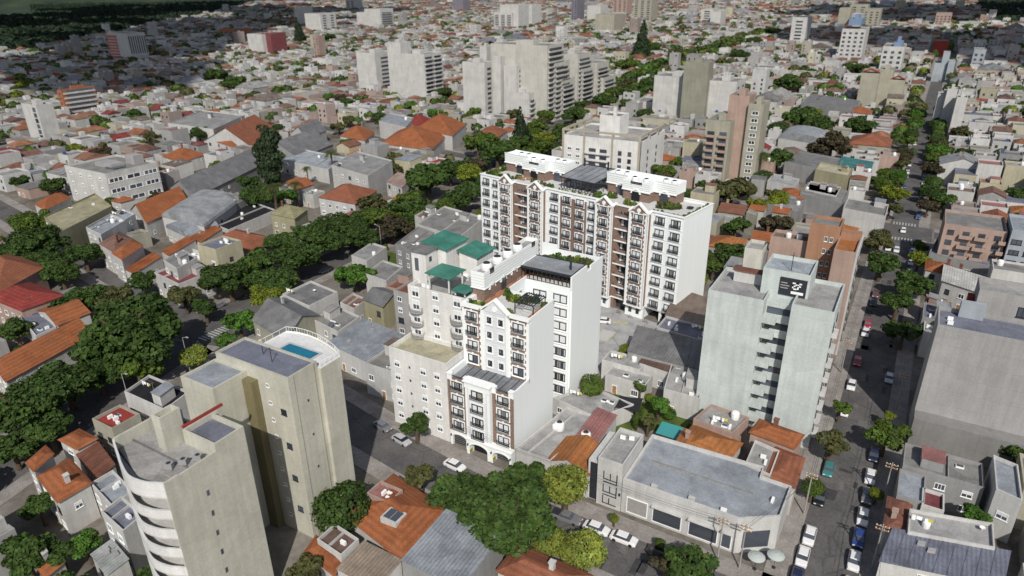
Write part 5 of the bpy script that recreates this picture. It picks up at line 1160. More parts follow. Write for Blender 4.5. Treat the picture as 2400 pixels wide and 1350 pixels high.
def far_tower():
    root = thing('residential_tower', 'wide white apartment block with four gabled brick bays and rooftop garden behind the car park', 'tower', (-43.3, 153.0, 0), R(-10.5), 'new white towers with brown brick bays')
    claim(-112, -40, 150, 186)
    LW, D, TOP, DK = 66.2, 15.2, 28.9, 28.3       # length, depth, parapet, deck
    bays = [(8.9, 14.1), (19.2, 24.3), (41.8, 47.0), (52.9, 58.0)]; recs = [(14.1, 19.2), (47.0, 52.9)]
    FH, Z0 = 3.19, 3.75                              # storey height, sill of the first row
    z_top = TOP+1.1
    def wall(mb, col=CGW, name='wall'): return part(root, name, mb, PLC, col)
    # body in pieces so that the recesses are real
    b = MB()
    for u0, u1, v in ((0, 8.9, 0), (8.9, 14.1, 0), (14.1, 19.2, 1.6), (19.2, 24.3, 0), (24.3, 41.8, 0), (41.8, 47.0, 0), (47.0, 52.9, 1.6), (52.9, 58.0, 0), (58.0, LW, 0)):
        zb = 3.4 if (u1 <= 8.95 or u0 >= 57.9) else 0
        b.box(-u1, -u0, v, D, zb, DK)
    b.box(-LW, 0, 5, D, 0, 3.4); wall(b)
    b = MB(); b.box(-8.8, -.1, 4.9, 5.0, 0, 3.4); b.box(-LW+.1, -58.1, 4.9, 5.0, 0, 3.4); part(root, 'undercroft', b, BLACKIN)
    for u in (.6, 4.5): b = MB(); b.box(-u-.3, -u+.3, .4, 1.0, 0, 3.4); wall(b, name='column')
    # string courses on the plain wings
    b = MB()
    for u0, u1 in ((0, 8.9), (24.3, 28.0), (36.6, 41.8), (58.0, LW)):
        for k in range(8): z = Z0+FH*k-.55; b.box(-u1, -u0, -.05, .02, z-.03, z+.08)
    part(root, 'string_course', b, PLC, CGP, kind='stuff')
    b = MB(); b.box(-36.6, -28.0, -.08, 0, 3.4, DK-.6); part(root, 'brick_facing', b, BRICK)
    FB = Fam(2.5, 2.0, 'brick'); FP = Fam(2.6, 2.05, 'white'); FR = Fam(2.2, 2.1, None, rail=False)
    n = 0
    for k in range(8):
        z = Z0+FH*k
        for u, fam, v in ((2.1, FP, 0), (6.3, FP, 0), (26.0, FP, 0), (30.1, FB, -.08), (34.4, FB, -.08), (38.6, FP, 0), (59.9, FP, 0), (63.9, FP, 0)):
            fam.put(root, -u, v, z, STY[(n*5+k*3) % 12]); n += 1
        for (u0, u1) in bays: FB.put(root, -(u0+u1)/2, -1.43, z, STY[(n*7+k) % 12]); n += 1
        for (u0, u1) in recs:
            uc = (u0+u1)/2
            FR.put(root, -uc-.6, 1.58, z-.2, 1 if k % 2 else 4)
            bb = MB(); bb.box(-u1+.1, -u0-.1, .05, 1.6, z-.55, z-.35); bb.box(-u1+.02, -u0-.02, -.16, .05, z-.6, z-.25); o = part(root, 'balcony', bb, WHITE)
            bb = MB(); bb.box(-u1+.05, -u0-.05, -.02, .05, z-.35, z+.45); part(o, 'brick_apron', bb, BRICK)
    for (u0, u1) in recs:
        b = MB(); arch_panel(b, -u1, -u0, DK-3.3, DK+.4, -(u0+u1)/2, (u1-u0)/2-.7, DK-1.9, .9, 0, .35); part(root, 'loggia_arch', b, BRICK)
        b = MB(); b.box(-u1, -u1+.9, -.02, 1.6, 0, DK-3.3); b.box(-u0-.25, -u0, -.02, 1.6, 0, DK-3.3); part(root, 'brick_pier', b, BRICK)
        b = MB(); b.box(-u1, -u0, -.2, .35, DK+.4, TOP); part(root, 'parapet_cap', b, WHITE)
        b = MB(); arch_ring(b, -(u0+u1)/2, 1.5, 2.2, .9, .6, .6, 1.0, 0); part(root, 'entrance_arch', b, BRICK)
        b = MB(); b.box(-u1+.9, -u0-.25, 1.55, 1.62, 0, 3.1); d = part(root, 'entrance_door', b, GLASS)
        b = MB()
        for i in range(4): x = -u1+1.2+(u1-u0-1.6)*i/3; b.box(x-.06, x+.06, 1.5, 1.55, 0, 3.1)
        part(d, 'door_frame', b, DARK)
    for (u0, u1) in bays:
        b = MB(); b.box(-u1, -u0, -1.35, 0, 3.4, DK+.1); bw = part(root, 'bay', b, PLC, CGW)
        b = MB(); b.box(-u1+.45, -u0-.45, -1.43, -1.35, 3.5, DK); b.box(-u0+.003, -u0+.05, -1.35, -.02, 3.5, DK-.1); b.wallprism([(-u1+.35, DK), (-u0-.35, DK), (-(u0+u1)/2, DK+2.2)], -1.43, -1.0); part(bw, 'brick_facing', b, BRICK)
        b = MB(); b.box(-u1-.08, -u1+.4, -1.5, -1.3, 3.5, DK+.2); b.box(-u0-.4, -u0+.08, -1.5, -1.3, 3.5, DK+.2); b.box(-u0-.1, -u0+.1, -1.5, -1.0, 3.5, DK+.2); part(bw, 'pilaster', b, WHITE)
        quoins(bw, -u1+.4, 3.6, DK-.4, -1.43, 1); quoins(bw, -u0-.4, 3.6, DK-.4, -1.43, -1)
        c = -(u0+u1)/2
        for s in (-1, 1):
            b = MB(); xa = c+s*((u1-u0)/2+.2); xa2 = c
            b.add([(xa,-1.7,DK),(xa2,-1.7,DK+2.2),(xa2,-.7,DK+2.2),(xa,-.7,DK),(xa,-1.7,DK+.45),(xa2,-1.7,DK+2.65),(xa2,-.7,DK+2.65),(xa,-.7,DK+.45)], [(0,1,5,4),(4,5,6,7),(2,3,7,6),(0,3,2,1),(3,0,4,7)]); part(bw, 'gable_cornice', b, WHITE)
            b = MB(); b.box(c+s*1.75-.45, c+s*1.75+.45, -1.6, -1.43, DK-.05, DK+.3); part(bw, 'cornice_return', b, WHITE)
            b = MB(); xa = c+s*((u1-u0)/2+.05); b.add([(xa-.45,-1.4,DK+.4),(xa+.45,-1.4,DK+.4),(xa+.45,.5,DK+.9),(xa-.45,.5,DK+.9)], [(0,1,2,3)]); part(bw, 'side_cap', b, WHITE)
        b = MB(); b.lathe([(.55, 0), (.55, .1), (.3, .14)], n=16); o = part(bw, 'gable_disc', b, WHITE, loc=(c, -1.43, DK+.75)); o.rotation_euler = (math.pi/2, 0, 0)
        b = MB(); b.box(-u1-.1, -u0+.1, -1.75, 0, 3.1, 3.4); part(bw, 'bay_sill', b, WHITE)
        b = MB(); b.add([(-u1,-.9,0),(-u0,-.9,0),(-u0,.3,0),(-u1,.3,0),(-u1,-.5,3.1),(-u0,-.5,3.1),(-u0,.3,3.1),(-u1,.3,3.1)], [(0,1,5,4),(1,2,6,5),(3,0,4,7),(4,5,6,7)]); part(bw, 'bay_base', b, PLC, CGW)
        for s in (-1, 1): b = MB(); b.box(c+s*1.1-.45, c+s*1.1+.45, -.82, -.7, 1.0, 2.6); part(bw, 'base_window', b, GLASS)
    # parapet, deck
    b = MB(); t = .35
    for u0, u1 in ((0, 8.9), (24.3, 41.8), (58.0, LW)): b.box(-u1, -u0, 0, t, DK, TOP+.1)
    b.box(-t, 0, t, D, DK, TOP+.1); b.box(-LW, -LW+t, t, D, DK, TOP+.1); b.box(-LW+t, -t, D-t, D, DK, TOP+.1); wall(b, name='parapet')
    b = MB()
    for u0, u1 in ((0, 8.9), (24.3, 41.8), (58.0, LW)): b.box(-u1-.06, -u0+.06, -.25, t+.1, TOP+.1, TOP+.4)
    b.box(-t-.05, .12, t+.1, D+.1, TOP+.1, TOP+.3); b.box(-LW-.12, -LW+t+.05, t+.1, D+.1, TOP+.1, TOP+.3); b.box(-LW+t, -t, D-t-.1, D+.1, TOP+.1, TOP+.3); part(root, 'parapet_cap', b, WHITE)
    b = MB(); b.box(-LW+t, -t, 2.0, D-t, DK, DK+.06); part(root, 'roof_paving', b, PALE)
    # two head houses
    for u0, u1, s0, s1 in ((7.6, 28.4, 13.6, 21.8), (42.4, 65.0, 47.4, 55.8)):
        ZB, ZT = DK+2.85, DK+5.4
        b = MB(); b.box(-u1+.2, -u0-.2, 9.9, 14.3, DK, ZB); b.box(-s1+.2, -s0-.2, 7.2, 9.9, DK, ZB); hb = part(root, 'head_house', b, BRICK)
        b = MB()
        for a0, a1, v0, v1 in ((u0, s0, 9.6, 14.6), (s1, u1, 9.6, 14.6), (s0, s1, 6.9, 14.6)):
            b.box(-a1, -a0, v0, v1, ZB-.1, ZT-1.0); b.box(-a1, -a0, v0, v0+.25, ZT-1.0, ZT) if (a0, a1) != (s0, s1) else None
            b.box(-a1, -a0, v1-.25, v1, ZT-1.0, ZT+.2)
        b.box(-s1, -s1+2.4, 6.9, 7.2, ZT-1.0, ZT); b.box(-s0-2.4, -s0, 6.9, 7.2, ZT-1.0, ZT); b.box(-s1, -s1+.25, 7.2, 9.6, ZT-1.0, ZT); b.box(-s0-.25, -s0, 7.2, 9.6, ZT-1.0, ZT)
        b.box(-u0-.25, -u0, 9.85, 14.35, ZT-1, ZT); b.box(-u1, -u1+.25, 9.85, 14.35, ZT-1, ZT)
        part(hb, 'water_room', b, PLC, CGW)
        b = MB()
        for a0, a1, v0 in ((u0, s0, 9.6), (s1, u1, 9.6), (s0, s1, 6.9)):
            b.box(-a1-.12, -a0+.12, v0-.15, v0+.1, ZB-.25, ZB-.02); b.box(-a1-.1, -a0+.1, v0-.12, v0+.28, ZT, ZT+.14) if a0 != s0 else None
        part(hb, 'moulding', b, WHITE)
        b = MB()
        for a0, a1, v0 in ((u0, s0, 9.6), (s1, u1, 9.6), (s0, s1, 6.9)):
            for i in range(4): b.box(-a1+.05, -a0-.05, v0-.02, v0, ZB+.3+.5*i, ZB+.36+.5*i)
        part(hb, 'facing_joint', b, GREYB, kind='stuff')
        b = MB(); b.box(-s1+2.4, -s0-2.4, 6.95, 7.1, ZT-1.0, ZT-.35); part(hb, 'rail_panel', b, DARK)
        for cx, v, mt in ((-(u0+s0)/2-.3, 9.6, GLASS), (-(s0+s1)/2, 6.9, BLACKIN), (-(s1+u1)/2+1.2, 9.6, GLASS)):
            b = MB(); arch_ring(b, cx, 1.1, DK+2.0, 1.0, .4, v-.12, v+.3); part(hb, 'arch', b, WHITE)
            b = MB(); b.wallprism([(cx-1.1, DK+.05), (cx+1.1, DK+.05)]+arch_pts(cx, 1.1, DK+2.0, 1.0), v-.08, v+.28); part(hb, 'arch_door', b, mt)
            if mt is GLASS:
                b = MB()
                for i in range(3): b.box(cx-.55+.5*i, cx-.5+.5*i, v-.12, v-.08, DK+.05, DK+2.7)
                for i in range(4): b.box(cx-1.05, cx+1.05, v-.12, v-.08, DK+.6+.6*i, DK+.64+.6*i)
                part(hb, 'glazing_bar', b, DARK)
        for i, (uu, vv) in enumerate(((u0+2.0, 12), (u0+4.4, 12), ((s0+s1)/2-1.6, 9.2), ((s0+s1)/2+1.8, 9.2), (s1+1.8, 12), (s1+4.6, 12))):
            wp = root.matrix_basis @ Vector((-uu, vv, ZT-1.0))
            side = 'right' if u0 < 20 else 'left'
            t = thing('water_tank', f"white water tank number {i+1} from the right on the {side} head house of the wide block".replace('number 1 from the right', 'furthest right').replace('number 6 from the right', 'furthest left').replace('number 2', 'second').replace('number 3', 'third').replace('number 4', 'fourth').replace('number 5', 'fifth'), 'water tank', (0, 0, 0), R(-10.5), f'water tanks on the {side} head house')
            t.location = wp
            b = MB(); b.lathe([(.75,0),(.85,.5),(.85,1.0),(.7,1.35)], n=14); part(t, 'body', b, TANKM); b = MB(); b.lathe([(.6,1.34),(.5,1.45),(.1,1.5)], n=14); part(t, 'lid', b, DARK)
    # glass pavilion
    pv = thing('roof_pavilion', 'wide black framed glass pavilion with grey pitched roof on the wide block', 'pavilion', root.location, R(-10.5), 'glass roof pavilions')
    u0, u1, v0, v1, zt, zb_ = 28.9, 39.8, 4.6, 15.5, DK+3.2, DK+.06
    b = MB(); b.add([(-u1-.3,v0-.3,zt),(-u0+.3,v0-.3,zt),(-u0+.3,v1,zt+1.3),(-u1-.3,v1,zt+1.3),(-u1-.3,v0-.3,zt+.15),(-u0+.3,v0-.3,zt+.15),(-u0+.3,v1,zt+1.45),(-u1-.3,v1,zt+1.45)], [(0,1,5,4),(4,5,6,7),(1,2,6,5),(2,3,7,6),(3,0,4,7),(0,3,2,1)]); part(pv, 'roof', b, RF, (.27, .285, .31))
    b = MB(); b.box(-u1-.4, -u0+.4, v0-.4, v0-.3, zt-.1, zt+.25); b.box(-u1-.4, -u0+.4, v1, v1+.2, zt+1.2, zt+1.7)
    for x in (-u1-.35, -u0+.35): b.add([(x-.08,v0-.3,zt),(x+.08,v0-.3,zt),(x+.08,v1,zt+1.3),(x-.08,v1,zt+1.3),(x-.08,v0-.3,zt+.25),(x+.08,v0-.3,zt+.25),(x+.08,v1,zt+1.6),(x-.08,v1,zt+1.6)], [(0,1,5,4),(4,5,6,7),(1,2,6,5),(3,0,4,7)])
    part(pv, 'roof_edge', b, DARK)
    b = MB()
    for i in range(1, 5):
        x = -u1+(u1-u0)*i/5; b.add([(x-.04,v0-.25,zt+.16),(x+.04,v0-.25,zt+.16),(x+.04,v1,zt+1.46),(x-.04,v1,zt+1.46),(x-.04,v0-.25,zt+.22),(x+.04,v0-.25,zt+.22),(x+.04,v1,zt+1.52),(x-.04,v1,zt+1.52)], [(0,1,5,4),(4,5,6,7),(1,2,6,5),(3,0,4,7)])
    part(pv, 'roof_seam', b, DARK)
    for i in range(12): x = -u1+(u1-u0)*i/11; b = MB(); b.box(x-.06, x+.06, v0-.06, v0+.06, zb_, zt); part(pv, 'mullion', b, DARK)
    for i in range(1, 6):
        for x in (-u1, -u0): y = v0+(v1-v0)*i/5; b = MB(); b.box(x-.06, x+.06, y-.06, y+.06, zb_, zt); part(pv, 'mullion', b, DARK)
    b = MB(); b.box(-u1, -u0, v1-.3, v1-.1, zb_, zt+1); part(pv, 'back_wall', b, BRICK); b = MB(); b.box(-u1, -u0, v0-.03, v0+.03, zb_+.05, zb_+.15); b.box(-u1, -u0, v0-.03, v0+.03, zb_+2.2, zb_+2.28); part(pv, 'glazing_rail', b, DARK)
    for x in (-u1+.6, -u0-2.4): b = MB(); b.lathe([(.25, zt+1.2), (.25, zt+3.6)], cx=x, cy=v1-1.0, n=10); part(pv, 'flue', b, DARK)
    for i in range(5):
        wp = root.matrix_basis @ Vector((-u1+1.4+2.0*i, v0+2.2, DK+.06)); t = thing('exercise_machine', f"{['leftmost', 'second', 'middle', 'fourth', 'rightmost'][i]} dark exercise machine behind the glass of the wide pavilion", 'gym machine', wp, R(-10.5), 'exercise machines in the wide pavilion')
        b = MB(); b.box(-.4, .4, -.8, .8, .1, .25); part(t, 'base', b, DARK); b = MB(); b.bar((-.35,.6,.2), (-.35,.8,1.3), .05); b.bar((.35,.6,.2), (.35,.8,1.3), .05); b.box(-.4, .4, .72, .88, 1.2, 1.4); part(t, 'handlebar', b, DARK)
    # timber benches and a fire bowl on the deck
    for (u, v, L, lab) in ((54, 4.2, 2.6, 'timber bench frame on the left half of the wide roof garden'), (52, 5.4, 2.0, 'smaller timber bench beside the left head house arch')):
        t = thing('bench', lab, 'bench', root.matrix_basis @ Vector((-u, v, DK+.06)), R(-10.5), 'timber benches of the roof garden')
        b = MB(); b.box(-L/2, L/2, -.25, .25, .4, .48); part(t, 'seat', b, WOOD); b = MB(); b.box(-L/2, L/2, .2, .28, .7, .95); part(t, 'backrest', b, WOOD)
        for x in (-L/2+.1, L/2-.1): b = MB(); b.box(x-.06, x+.06, -.22, .26, 0, .4); part(t, 'leg', b, WOOD)
    t = thing('fire_bowl', 'dark round fire bowl on the right end of the wide roof garden', 'fire bowl', root.matrix_basis @ Vector((-3.4, 9.5, DK+.06)), 0)
    b = MB(); b.lathe([(.4,0),(.8,.35),(.9,.5),(.7,.45),(.1,.35)], n=16); part(t, 'bowl', b, DARK); b = MB(); b.lathe([(.45,.0),(.45,.06)], n=12); part(t, 'base', b, DARK)
    return root
FAR = far_tower()

# ---- car park between the two new towers
cp = MB(); cp.quad((-66, 123.4, .02), (-43.6, 123.4, .02), (-42.5, 152, .02), (-66, 158, .02)); struct('car_park_ground', cp, CONC)
claim(-66, -42, 122, 158)
cm = MB()
for (x0, x1, y0, y1) in ((-58.6, -58.45, 138, 143.5), (-55.3, -55.15, 138, 143.5), (-58.6, -55.15, 137.9, 138.05), (-61.8, -61.65, 138, 143.5)): cm.quad((x0,y0,.03),(x1,y0,.03),(x1,y1,.03),(x0,y1,.03))
for i, y in enumerate((148.6, 149.7)):
    s = 1 if i else -1; x = -56.2; cm.quad((x-1.1,y-.1,.03),(x+1.1,y-.1,.03),(x+1.1,y+.1,.03),(x-1.1,y+.1,.03)); cm.add([(x+s*1.1,y-.4,.03),(x+s*2.0,y,.03),(x+s*1.1,y+.4,.03)], [(0,1,2)])
struct('car_park_markings', cm, YEL)
gp = MB(); gp.quad((-58.4, 138.1, .026), (-55.35, 138.1, .026), (-55.35, 143.5, .026), (-58.4, 143.5, .026)); struct('paved_bay', gp, make_ground('pale_cobble', (.42,.42,.42), (.55,.55,.55), 2.5))
t = thing('boundary_wall', 'dark grey boundary wall along the right side of the car park', 'wall', (-43.2, 137, 0), 0); b = MB(); b.box(-.15, .15, -13.5, 13.5, 0, 2.2); part(t, 'wall', b, PL, 'GR'); b = MB(); b.box(-.2, .2, -13.5, 13.5, 2.2, 2.3); part(t, 'coping', b, PL, 'G')
for i, (u, v) in enumerate(((7.0, -2.2), (11.5, -2.4), (15.2, -2.0))):
    t = thing('bicycle', ['bicycle leaning by the right end of the gabled block base', 'bicycle in front of the gabled bay beside the dark entrance', 'bicycle left of the dark arched entrance'][i], 'bicycle', FAR.matrix_basis @ Vector((-u, v, .02)), R(-10.5), 'bicycles parked at the wide block')
    for x in (-.5, .5):
        b = MB(); n = 16
        for k in range(n): a0, a1 = 2*math.pi*k/n, 2*math.pi*(k+1)/n; b.bar((x+.33*math.cos(a0), 0, .34+.33*math.sin(a0)), (x+.33*math.cos(a1), 0, .34+.33*math.sin(a1)), .03, n=4)
        part(t, 'wheel', b, RUBBER)
    b = MB(); b.bar((-.5,0,.34), (-.1,0,.34), .02); b.bar((-.1,0,.34), (.35,0,.75), .02); b.bar((-.2,0,.8), (.35,0,.78), .02); b.bar((-.1,0,.34), (-.22,0,.9), .02); b.bar((.5,0,.34), (.33,0,.95), .02); part(t, 'frame', b, DARK)
    b = MB(); b.box(-.34, -.1, -.07, .07, .88, .95); part(t, 'saddle', b, RUBBER); b = MB(); b.bar((.33,-.25,.97), (.33,.25,.97), .02); part(t, 'handlebar', b, DARK)
# ------------------------------------------------------------------ trees
LC = dict(D=(.046,.088,.022), M=(.07,.118,.022), L=(.14,.185,.024), Y=(.175,.225,.045), G=(.065,.15,.025), O=(.08,.09,.036), X=(.06,.055,.033), C=(.028,.05,.024), P=(.07,.095,.034))
def leaf_quads(P, N, size, rnd, squash=1.0):
    """one small bent leaf clump per point, facing roughly along N"""
    n = len(P); T = rnd.normal(size=(n,3)); T -= (T*N).sum(1)[:,None]*N; T /= np.linalg.norm(T,axis=1)[:,None]+1e-9
    Bn = np.cross(N, T); s = size*rnd.uniform(.6,1.4,size=(n,1)); w = s*rnd.uniform(.55,1.0,size=(n,1))
    V = np.stack([P-T*s, P+Bn*w+N*s*.25, P+T*s, P-Bn*w+N*s*.25], 1); return V.reshape(-1,3)
def quads_mesh(name, V, mt, extra=None, col=None):
    n = len(V)//4; me = bpy.data.meshes.new(name)
    verts = V; F = [tuple(range(4*i, 4*i+4)) for i in range(n)]
    me.vertices.add(len(V)); me.vertices.foreach_set('co', V.astype(np.float32).ravel())
    me.loops.add(4*n); me.loops.foreach_set('vertex_index', np.arange(4*n, dtype=np.int32))
    me.polygons.add(n); me.polygons.foreach_set('loop_start', np.arange(0, 4*n, 4, dtype=np.int32)); me.polygons.foreach_set('loop_total', np.full(n, 4, dtype=np.int32))
    if col is not None:
        a = me.color_attributes.new('Col', 'FLOAT_COLOR', 'CORNER'); c = np.repeat(np.concatenate([col, np.ones((len(col),1))], 1), 4, axis=0).astype(np.float32); a.data.foreach_set('color', c.ravel())
    me.materials.append(mt); me.update(); me.validate(); return me
def crown_points(seed, nl, n, kind='broad'):
    rnd = np.random.default_rng(seed); C = []
    if kind == 'broad':
        for i in range(nl):
            a = rnd.uniform(0, 2*math.pi); rr = rnd.uniform(.12,.78)**.75; z = rnd.uniform(-.32,.5)*(1.1-rr*.6)
            C.append((rr*math.cos(a), rr*math.sin(a), z, rnd.uniform(.18,.38)))
        C.append((0,0,.2,.38))
    elif kind == 'ball':
        C = [(0,0,0,.8)] + [(.45*math.cos(a), .45*math.sin(a), rnd.uniform(-.2,.35), rnd.uniform(.32,.5)) for a in rnd.uniform(0,6.28,10)]
    elif kind == 'cone':
        C = [(rnd.normal()*.06, rnd.normal()*.06, z, .1+.9*(1-(z+1)/2)**.9*.85) for z in np.linspace(-.9,.98,16)]
    elif kind == 'column':
        C = [(rnd.normal()*.15, rnd.normal()*.15, z, .55*math.sin(math.pi*min(1,max(.12,(z+1.12)/2.2)))**.7+.1) for z in np.linspace(-.95,.9,13)]
    C = np.array(C); w = C[:,3]**2; k = rnd.choice(len(C), size=n, p=w/w.sum())
    D = rnd.normal(size=(n,3)); D /= np.linalg.norm(D,axis=1)[:,None]
    flat = np.array([1,1,.8]) if kind in ('broad','ball') else np.array([1,1,.35])
    P = C[k,:3] + D*C[k,3:4]*flat*rnd.uniform(.72,1.08,size=(n,1))
    N = D*.75 + rnd.normal(size=(n,3))*.45 + np.array([0,0,.25]); N /= np.linalg.norm(N,axis=1)[:,None]
    # keep the outer shell only
    keep = np.ones(n, bool)
    for cx, cy, cz, r in C:
        q = (P-np.array([cx,cy,cz]))/flat; keep &= (np.linalg.norm(q,axis=1) > r*.66)
    return P[keep], N[keep], rnd
def crown_mesh(seed, kind, n, size, nl=13):
    P, N, rnd = crown_points(seed, nl, n, kind); return quads_mesh('crown', leaf_quads(P, N, size, rnd), LEAF)
def palm_mesh(seed):
    rnd = np.random.default_rng(seed); V = []
    for i in range(34):
        a = rnd.uniform(0, 6.28); up = rnd.uniform(-.25, 1.0); L = rnd.uniform(.85, 1.1); pts = []
        for t in np.linspace(0, 1, 9): pts.append(np.array([math.cos(a)*t*L*(1-.25*max(up,0)), math.sin(a)*t*L*(1-.25*max(up,0)), up*t*.75-1.0*t*t*.75]))
        side = np.array([-math.sin(a), math.cos(a), 0])
        for j in range(8):
            for s in (-1, 1):
                for q in (0, .5):
                    p = pts[j]*(1-q)+pts[j+1]*q; d = pts[j+1]-pts[j]; l = .2*math.sin(math.pi*min(1,.15+.8*(j+q)/8))
                    tip = p + side*s*l + d*.8 + np.array([0,0,-.07]); V += [p, p+d*.22, tip, tip-d*.12]
    return quads_mesh('crown', np.array(V), LEAF)
HERO = [crown_mesh(11+i, 'broad', 10000, .055, 34) for i in range(3)]
BROAD = [crown_mesh(31+i, 'broad', 3200, .085, 21) for i in range(5)]
BALL = [crown_mesh(51+i, 'ball', 6500, .05) for i in range(2)]; CONE = crown_mesh(61, 'cone', 5200, .06); COLUMN = crown_mesh(71, 'column', 4200, .06); PALM = [palm_mesh(81), palm_mesh(82)]
def trunk_mesh(limbs=True):
    b = MB(); b.bar((0,0,-.02), (.01,0,.55), .06, r2=.042, n=8)
    for i in range(5):
        a = i*1.256+.3; b.bar((.01,0,.42+.03*i), (.24*math.cos(a), .24*math.sin(a), .72+.03*i), .026, r2=.01)
    return b.mesh('trunk', [BARK])
def palm_trunk():
    b = MB(); b.lathe([(.05,-.02),(.038,.3),(.034,.7),(.045,.9),(.06,.94),(.03,1.0)], n=8); return b.mesh('trunk', [BARK])
TRUNK = trunk_mesh(); PTRUNK = palm_trunk()
